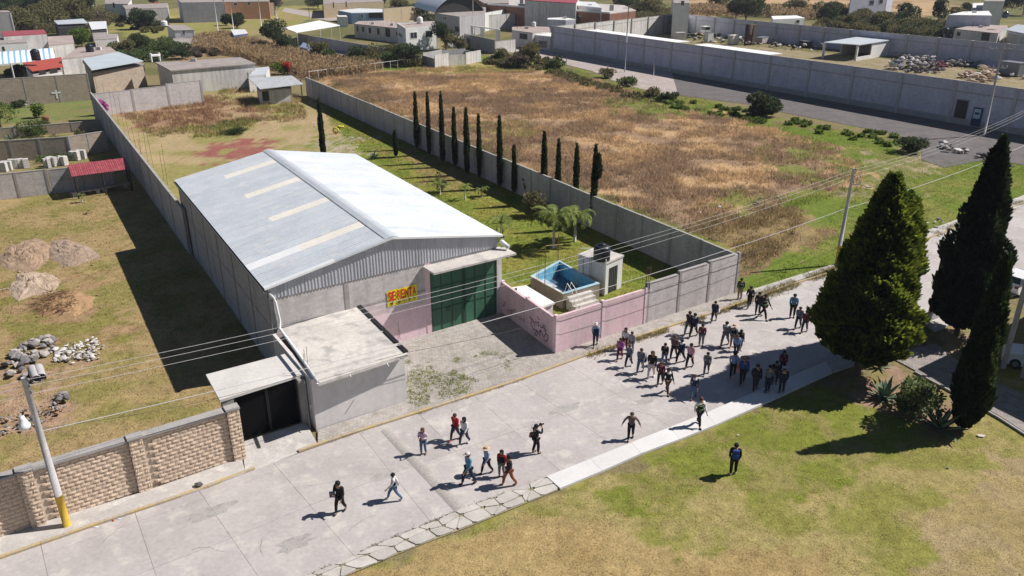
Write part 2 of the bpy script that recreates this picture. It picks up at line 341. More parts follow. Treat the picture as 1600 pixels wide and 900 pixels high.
def ground_colour(X, Y):
    j = (fbm(X * .5 + 90, Y * .5 + 40, 3) - .5); j2 = (fbm(X * .5 + 10, Y * .5 + 190, 9) - .5)
    px, py = nprj(X + j * 7 * np.clip(Y / 60, .35, 2.5), Y + j2 * 7 * np.clip(Y / 60, .35, 2.5))
    C = np.zeros(X.shape + (3,)); C[:] = (.19, .165, .085)
    for k, (pl, a, b, sc, sh) in enumerate(ZONES):
        hard = k in (10, 15, 19, 22)
        m = inside(*(nprj(X, Y) if hard else (px, py)), pl)
        t = fbm(X / sc + 31 * k + 500, Y / sc + 17 * k + 500, k + 20)
        t = np.clip((t - (.52 - (sh - .45))) * 5 + .5, 0, 1)[..., None]
        c = np.array(a) * (1 - t) + np.array(b) * t
        C = np.where(m[..., None], c, C)
    v = .86 + .28 * fbm(X * 1.3 + 700, Y * 1.3 + 900, 77)
    return C * v[..., None] * np.array([1.06, 1.02, 1.0])
def axis(start, step, lim, far, g):
    a = [start]
    while a[-1] < far: a.append(a[-1] + (step if a[-1] < lim else max(step, (a[-1] - lim) * g + step)))
    return a
ys = np.array([-60, -20, 5] + axis(12, .32, 48, 5200, .016)); xp = axis(0, .33, 34, 5200, .016)
xs = np.array([-a for a in reversed(xp[1:])] + xp)
GX, GY = np.meshgrid(xs, ys)
nr, nc = GX.shape
gc = ground_colour(GX, GY)
def fill(me, V, Fq, C=None):
    me.vertices.add(len(V)); me.vertices.foreach_set('co', np.ascontiguousarray(V, dtype=np.float32).ravel())
    k = Fq.shape[1]; me.loops.add(Fq.size); me.loops.foreach_set('vertex_index', Fq.astype(np.int32).ravel())
    me.polygons.add(len(Fq)); me.polygons.foreach_set('loop_start', np.arange(0, Fq.size, k, dtype=np.int32))
    me.update(calc_edges=True)
    if C is not None:
        at = me.attributes.new('Col', 'FLOAT_COLOR', 'POINT'); at.data.foreach_set('color', np.concatenate([C, np.ones((len(C), 1))], 1).astype(np.float32).ravel())
zz = -.03 * fbm(GX * .8 + 50, GY * .8 + 50, 5)
idx = np.arange(nr * nc).reshape(nr, nc)
Fq = np.stack([idx[:-1, :-1], idx[:-1, 1:], idx[1:, 1:], idx[1:, :-1]], -1).reshape(-1, 4)
me = bpy.data.meshes.new('ground'); fill(me, np.stack([GX, GY, zz], -1).reshape(-1, 3), Fq, gc.reshape(-1, 3)); me.materials.append(m_ground)
struct(link('ground', me))
# ---------------------------------------------------------------- grass blades
def scatter(poly, dens, keep=None):
    w = [G(*p) for p in poly]; x0 = min(p.x for p in w); x1 = max(p.x for p in w); y0 = min(p.y for p in w); y1 = max(p.y for p in w)
    n = int((x1 - x0) * (y1 - y0) * dens); X = rng.uniform(x0, x1, n); Y = rng.uniform(y0, y1, n)
    m = inside(X, Y, [(p.x, p.y) for p in w]); X, Y = X[m], Y[m]
    if keep is not None: m = keep(X, Y); X, Y = X[m], Y[m]
    return X, Y
def tufts(name, X, Y, h0, h1, k=5, wd=.03, spread=.12, lean=.35, tint=(1, 1, 1), col=None, hmod=None, jit=.25):
    n = len(X); c = ground_colour(X, Y) if col is None else np.tile(np.array(col), (n, 1)); c = c * np.array(tint) * (1 + rng.uniform(-jit, jit, (n, 1)))
    hh = rng.uniform(h0, h1, n)
    if hmod is not None: hh = hh * hmod(X, Y)
    X = np.repeat(X, k); Y = np.repeat(Y, k); c = np.repeat(c, k, 0); hh = np.repeat(hh, k) * rng.uniform(.6, 1.1, n * k); n = n * k
    bx = X + rng.normal(0, spread, n); by = Y + rng.normal(0, spread, n); a = rng.uniform(0, 6.283, n); b = rng.uniform(0, 6.283, n); ln = rng.uniform(0, lean, n) * hh
    w = wd * rng.uniform(.6, 1.4, n)
    V = np.zeros((n, 3, 3)); V[:, 0] = np.stack([bx + np.cos(a) * w, by + np.sin(a) * w, np.full(n, -.02)], 1); V[:, 1] = np.stack([bx - np.cos(a) * w, by - np.sin(a) * w, np.full(n, -.02)], 1)
    V[:, 2] = np.stack([bx + np.cos(b) * ln, by + np.sin(b) * ln, hh], 1)
    me = bpy.data.meshes.new(name); fill(me, V.reshape(-1, 3), np.arange(n * 3).reshape(-1, 3), np.repeat(c, 3, 0)); me.materials.append(m_tuft)
    return stuff(link(name, me))
FIELD = [(482, 120), (560, 110), (700, 104), (860, 106), (1010, 148), (1180, 192), (1300, 225), (1350, 262), (1340, 300), (1260, 320), (1240, 380), (1160, 430), (1152, 395), (1075, 362), (722, 222)]
drym = lambda X, Y: fbm(X / 3.2 + 11, Y / 3.2 + 5, 41)
x, y = scatter(FIELD, 14, lambda X, Y: (rng.random(len(X)) < np.clip((drym(X, Y) - .28) * 4, .12, 1)) & ((ground_colour(X, Y)[:, 0] > ground_colour(X, Y)[:, 1] * 1.15) | (rng.random(len(X)) < .25)))
tag(tufts('dry_grass', x, y, .22, .6, 6, .03, .28, 1.2, (1.3, 1.3, 1.3), hmod=lambda X, Y: .45 + 1.1 * drym(X, Y)), 'tall tan and brown dry grass covering the empty field behind the long wall', 'grass')
x, y = scatter([(830, 92), (960, 126), (1100, 155), (1170, 185), (1330, 205), (1430, 225), (1460, 250), (1700, 250), (1700, 300), (1400, 395), (1200, 445), (1150, 462), (1240, 400), (1340, 290), (1180, 195), (1010, 152), (880, 112)], 8)
tag(tufts('green_grass', x, y, .05, .16, 5, .03, .2, 1.2, (1.55, 1.6, 1.3), hmod=lambda X, Y: .5 + 1.0 * drym(X, Y)), 'low green weeds and grass between the dry field and the two roads', 'grass')
x, y = scatter([(150, 150), (320, 135), (470, 150), (480, 185), (330, 215), (240, 215)], 7, lambda X, Y: fbm(X / 3, Y / 3, 8) > .45)
tag(tufts('yard_grass', x, y, .25, .8, 5, .04, .2, .7, (1.45, 1.4, 1.35)), 'rough tan grass at the back of the walled yard behind the warehouse', 'grass')
x, y = scatter([(478, 130), (722, 224), (1150, 395), (1060, 425), (960, 470), (800, 440), (640, 290), (520, 200)], 14)
tag(tufts('garden_lawn', x, y, .05, .11, 4, .03, .12, .6, (1.3, 1.3, 1.1)), 'mown bright green lawn between the warehouse and the long wall', 'grass')
x, y = scatter([(0, 330), (110, 300), (200, 290), (425, 560), (370, 650), (0, 740), (-150, 780), (-200, 400)], 16)
tag(tufts('left_yard_grass', x, y, .03, .10, 4, .02, .12, .8, (1.45, 1.4, 1.35)), 'patchy short dry grass in the yard left of the warehouse', 'grass')
x, y = scatter([(1100, 682), (1330, 580), (1520, 640), (1700, 760), (1750, 1000), (420, 1000), (620, 872), (740, 830), (880, 772)], 30)
tag(tufts('front_lawn', x, y, .02, .055, 4, .014, .1, .9, (1.5, 1.5, 1.4)), 'thin green and straw-coloured lawn across the lower right', 'grass')
# ---------------------------------------------------------------- streets and pavements
def polyline(pts, z=0): return [G(*p, z) for p in pts]
def along(pl, s):
    for a, b in zip(pl, pl[1:]):
        l = (b - a).length
        if s <= l or b is pl[-1]: return a + (b - a) * (s / l)
        s -= l
def plen(pl): return sum((b - a).length for a, b in zip(pl, pl[1:]))
KL = polyline([(0, 875), (160, 819), (310, 769), (387, 739), (495, 697), (644, 650), (800, 600), (925, 554), (1015, 522), (1125, 487), (1232, 448), (1310, 424), (1450, 374), (1600, 318)])
KR = polyline([(487, 899), (595, 850), (710, 802), (854, 747.5), (930, 718), (1000, 690), (1100, 650), (1200, 607), (1290, 568), (1437, 504), (1600, 432)])
KL.insert(0, KL[0] + (KL[0] - KL[1]).normalized() * 16); KL.append(KL[-1] + (KL[-1] - KL[-2]).normalized() * 30)
KR.insert(0, KR[0] + (KR[0] - KR[1]).normalized() * 16); KR.append(KR[-1] + (KR[-1] - KR[-2]).normalized() * 30)
def left_at(p):   # nearest point of the left kerb to a right-kerb point
    best = None
    for a, b in zip(KL, KL[1:]):
        d = b - a; t = max(0, min(1, (p - a).dot(d) / d.length_squared)); q = a + d * t
        if best is None or (q - p).length < (best - p).length: best = q
    return best
st = bpy.data.objects.new('street', None); COL.objects.link(st); struct(st); st.location = (3, 38, 0)
MB().poly(KL + KR[::-1], .004).build('road_bed', M('joint_dirt', (.20, .17, .14), (.15, .12, .09), 2, .01, 1, fine=.3), st)
LR = plen(KR); s = 0; sl_n = 0
while s < LR:
    ln = 3.6 + random.uniform(-.1, .1); a0 = along(KR, s); a1 = along(KR, min(LR, s + ln)); b0, b1 = left_at(a0), left_at(a1)
    cuts = (0, .085, .5, 1)
    for c0, c1 in zip(cuts, cuts[1:]):
        q = [b0.lerp(a0, c0), b0.lerp(a0, c1), b1.lerp(a1, c1), b1.lerp(a1, c0)]
        c = sum(q, Vector((0, 0))) / 4; q = [p + (c - p).normalized() * .009 for p in q]
        z = .03 + random.uniform(-.002, .002)
        MB().poly(q, 0.005, z).build('slab', m_slab, st)
    s += ln
m_crack = M('crack_dirt', (.17, .145, .125), (.24, .21, .18), 3, 0, 1, fine=.2)
def crack(px0, py0, n, step, head, seed, wd_=.012):
    r = random.Random(seed); p = G(px0, py0); h_ = head; mb = MB(); q0 = None
    for k in range(n):
        d_ = Vector((math.cos(h_), math.sin(h_))); nn_ = Vector((-d_.y, d_.x)); w_ = wd_ * r.uniform(.5, 1.4) * (1 - k / n * .6); q1 = (p + nn_ * w_, p - nn_ * w_)
        if q0: mb.add([(*q0[0], .0335), (*q0[1], .0335), (*q1[1], .0335), (*q1[0], .0335)], [(0, 1, 2, 3)])
        q0 = q1; p = p + d_ * step * r.uniform(.6, 1.3); h_ += r.uniform(-.5, .5)
    mb.build('crack', m_crack, st)
for a_ in ((410, 870, 14, .16, 1.9, 1), (545, 830, 12, .14, 1.2, 2), (830, 680, 12, .16, .8, 3), (980, 640, 14, .17, -.3, 4), (960, 600, 12, .14, .4, 5), (1140, 560, 12, .18, 1.2, 6), (1180, 520, 12, .2, .3, 7), (300, 860, 12, .15, .6, 8), (160, 850, 10, .2, 1.6, 9), (700, 650, 10, .15, 1.0, 10), (1010, 560, 10, .15, .5, 11), (880, 650, 9, .13, 2.4, 12), (480, 760, 12, .16, .2, 13), (1250, 470, 12, .2, .6, 14)): crack(*a_)
m_patch = M('tar_stain', (.33, .31, .30), (.40, .375, .355), 1.5, .004, .9, fine=.15, fscale=12, c3=(.29, .27, .265))
for (px, py, rx, ry, sd) in ((460, 850, .9, .5, 1), (880, 640, 1.1, .35, 2), (1010, 625, .9, .4, 3), (600, 745, .6, .4, 4), (1160, 600, 1.0, .4, 5), (330, 800, 1.2, .5, 6)):
    c = G(px, py); r = random.Random(sd); pts = [c + Vector((math.cos(a_) * UX * rx - math.sin(a_) * UY * ry, math.cos(a_) * UY * rx + math.sin(a_) * UX * ry)) * r.uniform(.6, 1.15) for a_ in [k * .35 for k in range(18)]]
    MB().poly(pts, .0322).build('stain', m_patch, st)
hp = [G(603, 672), G(720, 798)]; d = (hp[1] - hp[0]); u = d.normalized()
mb = MB(); L_ = d.length; pr = [(-.3, .034), (-.18, .075), (0, .095), (.18, .075), (.3, .034)]; nx, ny = -u.y, u.x
vs = [(hp[0].x + u.x * t + nx * n, hp[0].y + u.y * t + ny * n, z) for t in (0, L_) for n, z in pr]
mb.add(vs, [(i, i + 1, i + 6, i + 5) for i in range(4)]); struct(tag(mb.build('speed_bump', M('bump_concrete', (.40, .37, .35), (.34, .31, .295), 1, .01, .9), smooth=True), 'low rounded concrete speed bump across the street near the left group', 'speed bump'))
# pavement left of the street
WALLBASE = [(62, 822), (229, 771), (378, 719)]
sw = [G(-300, 975), G(0, 875), G(160, 819), G(310, 769), G(384, 741), G(378, 718), G(229, 770), G(62, 821), G(-300, 925)]
struct(MB().poly([Vector(p) for p in sw], 0, .12).build('pavement_by_stone_wall', m_conc))
crt = [G(497, 696), G(644, 650), G(800, 600), G(925, 554), G(1015, 522), G(1125, 487), G(1180, 467), G(1147, 458), G(1005, 507), G(868, 553), G(786, 490), G(675, 521), G(600, 540), G(636, 629), G(497, 675)]
struct(MB().poly(crt, 0, .12).build('paved_forecourt', m_paver))
RG = [G(384, 741), G(497, 696), G(478, 664), G(378, 696)]
struct(MB().sheet([(RG[0].x, RG[0].y, .034), (RG[1].x, RG[1].y, .034), (RG[2].x, RG[2].y, .2), (RG[3].x, RG[3].y, .2)], .3).build('entrance_ramp', m_conc))
walk = [G(1150, 462), G(1200, 446), G(1325, 407), G(1447, 362), G(1600, 306), G(1800, 230), G(1800, 243), G(1600, 322), G(1450, 374), G(1380, 396), G(1320, 414), G(1204, 455), G(1170, 468)]
struct(MB().poly(walk, 0, .1).build('pavement_by_field', m_conc))
kb = bpy.data.objects.new('kerb', None); COL.objects.link(kb); struct(kb); kb.location = (0, 40, 0)
s = 0; LL = plen(KL)
while s < LL - .5:
    ln = min(2.4 + random.uniform(-.2, .3), LL - s); a, b = along(KL, s), along(KL, s + ln); u = (b - a).normalized(); pm = proj((a.x + b.x) / 2, (a.y + b.y) / 2, 0)[0]
    if not (392 < pm < 492): MB().obox(a, u, 0.01, (b - a).length - .01, -.02, .15, 0, .137).build('kerb_stone', m_kerby, kb)
    s += ln
# right-hand strip: irregular flagstones, then new white concrete
out = polyline([(560, 893), (650, 855), (700, 835), (800, 795), (875, 766), (1000, 712), (1097, 676), (1200, 630), (1262, 603), (1330, 572)])

ins = polyline([(487, 899), (595, 850), (710, 802), (854, 747.5)]); ou2 = polyline([(545, 899), (650, 855), (735, 823), (873, 766)])
fl = bpy.data.objects.new('flagstone_strip', None); COL.objects.link(fl); struct(fl); fl.location = (ins[0].x, ins[0].y, 0)
ins = [ins[0] + (ins[0] - ins[1]).normalized() * 5] + ins; ou2 = [ou2[0] + (ou2[0] - ou2[1]).normalized() * 5] + ou2
MB().poly(ins + ou2[::-1], .03).build('soil_bed', M('weedy_joint', (.22, .20, .10), (.30, .25, .16), 2, .01, 1, fine=.3), fl)
Li, Lo = plen(ins), plen(ou2); n = 17; m_flag = M('flagstone', (.50, .475, .44), (.41, .385, .355), 1, .01, .9, fine=.12, objrand=.08)
gr = [[along(ins, Li * min(1, max(0, i / n))).lerp(along(ou2, Lo * min(1, max(0, i / n))), j / 2) + (Vector((random.uniform(-.3, .3), random.uniform(-.22, .22))) if 0 < j < 2 or 0 < i < n else Vector((0, 0))) * (1 if j == 1 else .25) for j in range(3)] for i in range(n + 1)]
for i in range(n):
    for j in range(2):
        q = [gr[i][j], gr[i + 1][j], gr[i + 1][j + 1], gr[i][j + 1]]
        tris = [q] if random.random() < .55 else ([q[:3], [q[0], q[2], q[3]]] if random.random() < .5 else [[q[0], q[1], q[3]], q[1:]])
        for t in tris:
            c = sum(t, Vector((0, 0))) / len(t); pts = []
            for a_, b_ in zip(t, t[1:] + t[:1]):
                pts += [a_.lerp(b_, .14), a_.lerp(b_, .5) + (a_.lerp(b_, .5) - c) * random.uniform(-.03, .04), a_.lerp(b_, .86)]
            pts = [c + (p - c) * .93 for p in pts]
            MB().poly(pts, .03, .09 + random.uniform(-.01, .015)).build('flagstone', m_flag, fl)
wi = [G(854, 747.5), G(930, 717), G(1000, 689), G(1100, 649), G(1200, 606), G(1290, 567)]
wo = [G(875, 766), G(940, 739), G(1000, 712), G(1097, 676), G(1200, 630), G(1300, 584)]
ws = bpy.data.objects.new('white_pavement', None); COL.objects.link(ws); struct(ws); ws.location = (wi[0].x, wi[0].y, 0)
La, Lb = plen(wi), plen(wo); n = 8
for i in range(n):
    q = [along(wi, La * i / n), along(wi, La * (i + 1) / n), along(wo, Lb * (i + 1) / n), along(wo, Lb * i / n)]; c = sum(q, Vector((0, 0))) / 4
    MB().poly([p + (c - p).normalized() * .006 for p in q], 0, .13).build('slab', m_white_conc, ws)
struct(MB().poly([G(1290, 567), G(1437, 504), G(1437, 530), G(1385, 556), G(1300, 584)], 0, .13).build('pavement_by_conifer', m_conc))
struct(MB().poly([G(1385, 556), G(1462, 538), G(1490, 560), G(1560, 600), G(1700, 660), G(1700, 740), G(1560, 650), G(1480, 607), G(1430, 580)], 0, .06).build('cobbled_path', m_cobble))
mb = MB(); pl = [G(1430, 582), G(1480, 609), G(1560, 653), G(1700, 743)]
for a, b in zip(pl, pl[1:]): mb.obox(a, (b - a).normalized(), 0, (b - a).length, -.12, 0, 0, .12)
struct(mb.build('path_edging', m_cope))
struct(MB().poly([G(1437, 504), G(1700, 386), G(1700, 410), G(1460, 520)], 0, .12).build('pavement_by_cars', m_conc))
# back road
br = polyline([(852, 93), (925, 111), (960, 127), (1025, 146), (1170, 163), (1215, 174), (1395, 209), (1440, 224), (1500, 240), (1620, 262), (1900, 330)])
bt = polyline([(1900, 250), (1600, 200), (1545, 190), (1400, 165), (1197, 138), (1040, 117), (862, 81)])
def cut(pl, px0, px1): return [p for p in pl if px0 <= proj(p.x, p.y, 0)[0] <= px1]
struct(MB().poly(polyline([(852, 93), (925, 111), (960, 127), (1025, 146), (1060, 149), (1050, 115), (1040, 112), (862, 77), (800, 68), (720, 62), (700, 66), (790, 80)]), .02).build('dirt_road', m_dirtroad))
struct(MB().poly(polyline([(1060, 149), (1170, 163), (1215, 174), (1395, 209), (1440, 224), (1500, 240), (1620, 262), (1900, 330), (1900, 250), (1600, 200), (1545, 190), (1400, 165), (1197, 136), (1050, 115)]), .025).build('asphalt_road', m_asph))
struct(MB().poly(polyline([(1440, 224), (1455, 222), (1530, 246), (1540, 250), (1475, 262), (1440, 250)]), .03).build('asphalt_patch', m_asph))
struct(MB().poly(polyline([(445, 12), (520, 24), (620, 34), (620, 40), (510, 32), (440, 18)]), .02).build('far_lane', m_dirtroad))
struct(MB().poly(polyline([(470, 66), (560, 84), (560, 92), (470, 80)]), .02).build('canopy_yard_paving', m_dirtroad))
struct(MB().poly(polyline([(1066, 62), (1470, 100), (1640, 130), (1620, 150), (1400, 125), (1200, 92), (1000, 66), (880, 44), (1000, 40)]), .01).build('works_yard_ground', M('yard_dirt', (.31, .245, .165), (.22, .195, .085), .25, .03, 1, fine=.25, fscale=3, c3=(.19, .13, .085))))
struct(MB().poly(polyline([(170, 12), (230, 18), (230, 22), (150, 22)]), .02).build('far_yard', m_dirtroad))
# ---------------------------------------------------------------- walls
def bay_wall(name, label, A, B, hts, th=.16, mat=None, pmat=None, bands=(), bandmat=None, cap=True, lean=0, z0=0, base=0, group=None, pw=.22, proud=.035):
    """wall from A to B, one panel per entry of hts, a pilaster at every joint"""
    t = thing(name, label, 'wall', (A.x, A.y, 0), group); u = (B - A).normalized(); L = (B - A).length; n = len(hts); w = L / n
    for i, h_ in enumerate(hts):
        MB().obox(A, u, i * w + pw / 2 + .003, (i + 1) * w - pw / 2 - .003, -th / 2, th / 2, z0, h_).build('wall_panel', mat, t)
        for zb in bands:
            if zb < h_ - .3: MB().obox(A, u, i * w + pw / 2 + .004, (i + 1) * w - pw / 2 - .004, -th / 2 - .012, th / 2 + .012, zb, zb + .16).build('beam', bandmat or pmat, t)
        if base: MB().obox(A, u, i * w + pw / 2 + .005, (i + 1) * w - pw / 2 - .005, -th / 2 - .05, th / 2 + .05, z0, base).build('plinth', m_cope, t)
        if cap: MB().obox(A, u, i * w + pw / 2 + .004, (i + 1) * w - pw / 2 - .004, -th / 2 - .02, th / 2 + .02, h_ + .002, h_ + .08).build('coping', m_cope, t)
    for i in range(n + 1):
        h_ = max(hts[max(0, i - 1)], hts[min(n - 1, i)]) + .1
        MB().obox(A, u, i * w - pw / 2, i * w + pw / 2, -th / 2 - proud, th / 2 + proud, z0, h_).build('pilaster', pmat or m_pil, t)
    return t
A = G(868, 553); B = G(1005, 507); C = G(1147, 459); D = G(786, 490); E_ = G(1150, 393, 3.3)
uS = (C - A).normalized(); nS = Vector((-uS.y, uS.x))
Rb = G(478, 122, 3.0)
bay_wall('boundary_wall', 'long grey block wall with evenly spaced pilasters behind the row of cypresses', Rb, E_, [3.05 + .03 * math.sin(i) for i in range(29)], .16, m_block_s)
bay_wall('pink_wall', 'pink painted street wall in front of the raised blue pool', A, B, [2.62, 2.66], .18, m_pink, M('pink_pilaster', (.78, .60, .64), (.70, .53, .57), 1, .004, .85, streak=.1), cap=False)
gw = bay_wall('block_wall', 'unpainted grey block street wall with stepped top right of the pink wall', B + uS * .16, C, [2.95, 3.12, 3.2], .18, m_block_f, m_pil, cap=False)
mb = MB(); uu = (C - B).normalized(); LB = (C - B).length
for a0, a1, z in ((.2, 2.9, 2.98), (3.1, 5.8, 3.15), (6., 8.7, 3.23)): MB().obox(B, uu, a0, a1, -.12, .12, z, z + .05).build('coping', m_cope, gw)
pk = bay_wall('pink_wall', 'pink wall with black scrawled graffiti facing the forecourt', A + Vector((0, 0)) + nS * .12, D, [2.5, 2.4], .18, m_pink, M('pink_pilaster', (.66, .48, .52)), cap=False, pw=.16)
# graffiti: painted strokes on the forecourt side of the pink wall
def stroke(o, u, side, pts, wdt, name, parent, mat):
    mb = MB(); nx, ny = -u.y * side, u.x * side
    for (t0, z0), (t1, z1) in zip(pts, pts[1:]):
        d = Vector((t1 - t0, z1 - z0)); l = d.length or 1; px_, pz_ = -d.y / l * wdt / 2, d.x / l * wdt / 2
        q = [(t0 + px_, z0 + pz_), (t0 - px_, z0 - pz_), (t1 - px_, z1 - pz_), (t1 + px_, z1 + pz_)]
        mb.add([(o.x + u.x * a + nx * .112, o.y + u.y * a + ny * .112, b) for a, b in q], [(0, 1, 2, 3)])
    return mb.build(name, mat, parent)
uP = (D - (A + nS * .12)).normalized(); oP = A + nS * .12
def gp(px, py): return onwall(oP, D, px, py)
m_spray = plain('black_spray', (.03, .028, .032), .7)
SC = 110 / 825
def zg(x, y): return gp(775 + x * SC, 440 + y * SC)
for pts in ([(410, 400), (430, 440), (425, 500), (440, 520)], [(412, 415), (450, 450), (470, 500)], [(470, 470), (490, 465), (485, 510)], [(500, 480), (520, 470), (512, 525)], [(530, 500), (540, 530), (560, 540), (570, 500), (572, 540), (590, 550), (592, 500)],
            [(500, 400), (515, 440), (530, 445)], [(440, 520), (450, 550), (470, 560)], [(470, 560), (500, 570), (510, 600), (490, 630), (470, 600), (500, 570)], [(510, 600), (540, 560), (525, 640)], [(545, 570), (560, 620), (580, 650), (600, 600), (585, 560), (610, 570)],
            [(600, 600), (630, 640), (620, 680), (600, 700), (580, 670)], [(95, 225), (130, 240), (95, 285), (125, 270)], [(175, 350), (200, 375), (205, 320), (215, 360), (235, 315), (240, 355)], [(150, 330), (200, 340)], [(270, 400), (300, 420), (290, 440), (320, 430), (345, 465), (350, 425), (370, 450), (355, 470)], [(240, 370), (270, 430)]):
    stroke(oP, uP, 1, [zg(*p) for p in pts], .05 if pts[0][0] > 380 else .03, 'graffiti', pk, m_spray)
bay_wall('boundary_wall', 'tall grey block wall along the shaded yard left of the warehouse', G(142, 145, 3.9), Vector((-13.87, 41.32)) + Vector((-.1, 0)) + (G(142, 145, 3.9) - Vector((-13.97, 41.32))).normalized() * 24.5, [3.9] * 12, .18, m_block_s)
bw = G(146, 147, 3.3); bay_wall('yard_back_wall', 'light grey block wall closing the far end of the walled yard', bw, G(313, 129, 3.3), [3.3, 3.35, 3.6], .16, m_block_f, pw=.35)
# ---------------------------------------------------------------- split-face stone wall by the street
P0 = G(51, 825); P1 = G(366, 721); us = (P1 - P0).normalized(); ns = Vector((-us.y, us.x)); BL = (P1 - P0).length / 2
sw_ = thing('stone_wall', 'tan split-face block wall with pilasters and grey coping at lower left', 'wall', (P0.x, P0.y, 0))
t_lo = -3 * BL; t_hi = 2 * BL + .55
MB().obox(P0, us, t_lo, t_hi, .02, .24, 0, 2.86).build('mortar_core', m_mortar, sw_)
def blockmesh(w, h_, d, seed):
    r = random.Random(seed); nx_, nz = 4, 2; mb = MB()
    V = [[(w * i / nx_ - w / 2, (-(d + r.uniform(.0, .045)) if 0 < i < nx_ and 0 < j < nz else -d + .008), h_ * j / nz) for i in range(nx_ + 1)] for j in range(nz + 1)]
    k = [v for row in V for v in row]; fs = [(j * (nx_ + 1) + i, j * (nx_ + 1) + i + 1, (j + 1) * (nx_ + 1) + i + 1, (j + 1) * (nx_ + 1) + i) for j in range(nz) for i in range(nx_)]
    n0 = len(k); k += [(-w / 2, 0, 0), (w / 2, 0, 0), (w / 2, 0, h_), (-w / 2, 0, h_)]
    fs += [(0, n0, n0 + 1, nx_), (nx_, n0 + 1, n0 + 2, nz * (nx_ + 1) + nx_), (nz * (nx_ + 1) + nx_, n0 + 2, n0 + 3, nz * (nx_ + 1)), (nz * (nx_ + 1), n0 + 3, n0, 0)]
    mb.add(k, fs); return mb
def me_of(mb, name, mat):
    me = bpy.data.meshes.new(name); me.from_pydata(mb.v, [], mb.f); me.materials.append(mat); return me
bm_var = [me_of(blockmesh(.386, .186, .05, i), 'brick', m_stone) for i in range(8)]; bm_half = [me_of(blockmesh(.186, .186, .05, i + 50), 'brick', m_stone) for i in range(3)]
ang = math.atan2(us.y, us.x); cand = []
for r in range(14):
    z = .05 + r * .2; t = t_lo + (0 if r % 2 else .2)
    while t < t_hi - .3:
        pm = (t + .2 - 0) % BL
        if .62 < pm + .0 or True:
            inp = ((t + .2) % BL); 
            if not (inp < .78): cand.append((t + .2, z, 0, False))
        t += .4
for k in range(-3, 3):     # pilasters: whole blocks wrapped, standing .2 m proud
    tc = k * BL + .28
    MB().obox(P0, us, tc - .27, tc + .27, -.16, .02, 0, 2.98).build('pilaster_core', m_mortar, sw_)
    MB().obox(P0, us, tc - .33, tc + .33, -.26, .3, 2.985, 3.06).build('pilaster_cap', m_cope, sw_)
    for r in range(15):
        z = .03 + r * .197
        for (dt, hf) in (((-.1, False), (.2, True)) if r % 2 else ((-.2, True), (.1, False))): cand.append((tc + dt, z, -.16, hf))
cand.sort(key=lambda c: -c[0]); extra = MB(); nb = 0; RM = Matrix.Rotation(ang, 3, 'Z')
for t, z, off, hf in cand:
    p = P0 + us * t + ns * off; vis = t > -.7
    if nb < 300 and vis:
        o = link('brick', random.choice(bm_half if hf else bm_var), sw_, (p.x - P0.x, p.y - P0.y, z)); o.rotation_euler = (0, 0, ang); nb += 1
    else:
        me = random.choice(bm_half if hf else bm_var); k = len(extra.v)
        for v in me.vertices: q = RM @ v.co; extra.v.append((p.x + q.x, p.y + q.y, z + q.z))
        for f in me.polygons: extra.f.append(tuple(k + i for i in f.vertices))
stuff(extra.build('brickwork', m_stone, sw_))
for k in range(-3, 2): MB().obox(P0, us, k * BL + .615, (k + 1) * BL - .055, -.16, .36, 2.87, 2.97).build('coping', m_cope, sw_)
# ---------------------------------------------------------------- warehouse
a0 = Vector((-13.87, 41.32)); a1 = Vector((-.94, 50.2)); uf = (a1 - a0).normalized(); WF = (a1 - a0).length
bk0 = Vector((-27.65, 63.51)); bk1 = Vector((-14.76, 73.1)); us_ = ((bk0 - a0) + (bk1 - a1)).normalized(); LS = 26.3
nf = Vector((-uf.y, uf.x))
wh = thing('warehouse', 'long grey block warehouse with a pale metal gable roof and a tall green gate', 'warehouse', (a0.x, a0.y, 0))
wh['label'] = 'long grey block warehouse with a pale metal gable roof and corrugated gable front'
ZE, ZR = 5.9, 7.75; ZR = 7.3; 
def fp(t, n, z): return (a0.x + uf.x * t + nf.x * n, a0.y + uf.y * t + nf.y * n, z)
tdoor0, tdoor1 = 10.42, 15.55; HB = 5.18
m_f_low = M('front_wall_pinkish', (.64, .55, .56), (.56, .48, .49), .6, .006, .9, fine=.1, streak=.15, brick=(UX, UY, .4, .2, .9))
m_f_pink = M('front_wall_pink', (.74, .56, .61), (.66, .51, .55), .6, .006, .9, fine=.1, streak=.12)
m_f_top = M('front_wall_grey', (.58, .545, .54), (.50, .47, .46), .5, .008, .9, fine=.12, streak=.2, brick=(UX, UY, .4, .2, .9))
for t0, t1 in ((.25, 4.55), (4.85, 10.05)):
    MB().obox(a0, uf, t0, t1, 0, .2, 3.32, HB).build('wall_panel', m_f_top, wh)
    MB().obox(a0, uf, t0, t1, 0, .2, 2.35, 3.18).build('wall_panel', m_f_low, wh)
    MB().obox(a0, uf, t0, t1, 0, .2, 0, 2.35).build('wall_panel', m_f_pink, wh)
    MB().obox(a0, uf, t0, t1, -.01, .21, 3.182, 3.318).build('beam', m_pil, wh)
for t0, t1 in ((0, .25), (4.55, 4.85), (10.05, 10.4), (15.57, 15.95)):
    MB().obox(a0, uf, t0, t1, -.03, .24, 0, HB + .02 if t0 < 15 else 4.95).build('column', m_pil if t0 < 10 else m_pink if t0 < 12 else m_dirtywhite, wh)
MB().obox(a0, uf, 10.4, 15.57, 0, .2, 4.8, HB).build('lintel', m_f_top, wh)
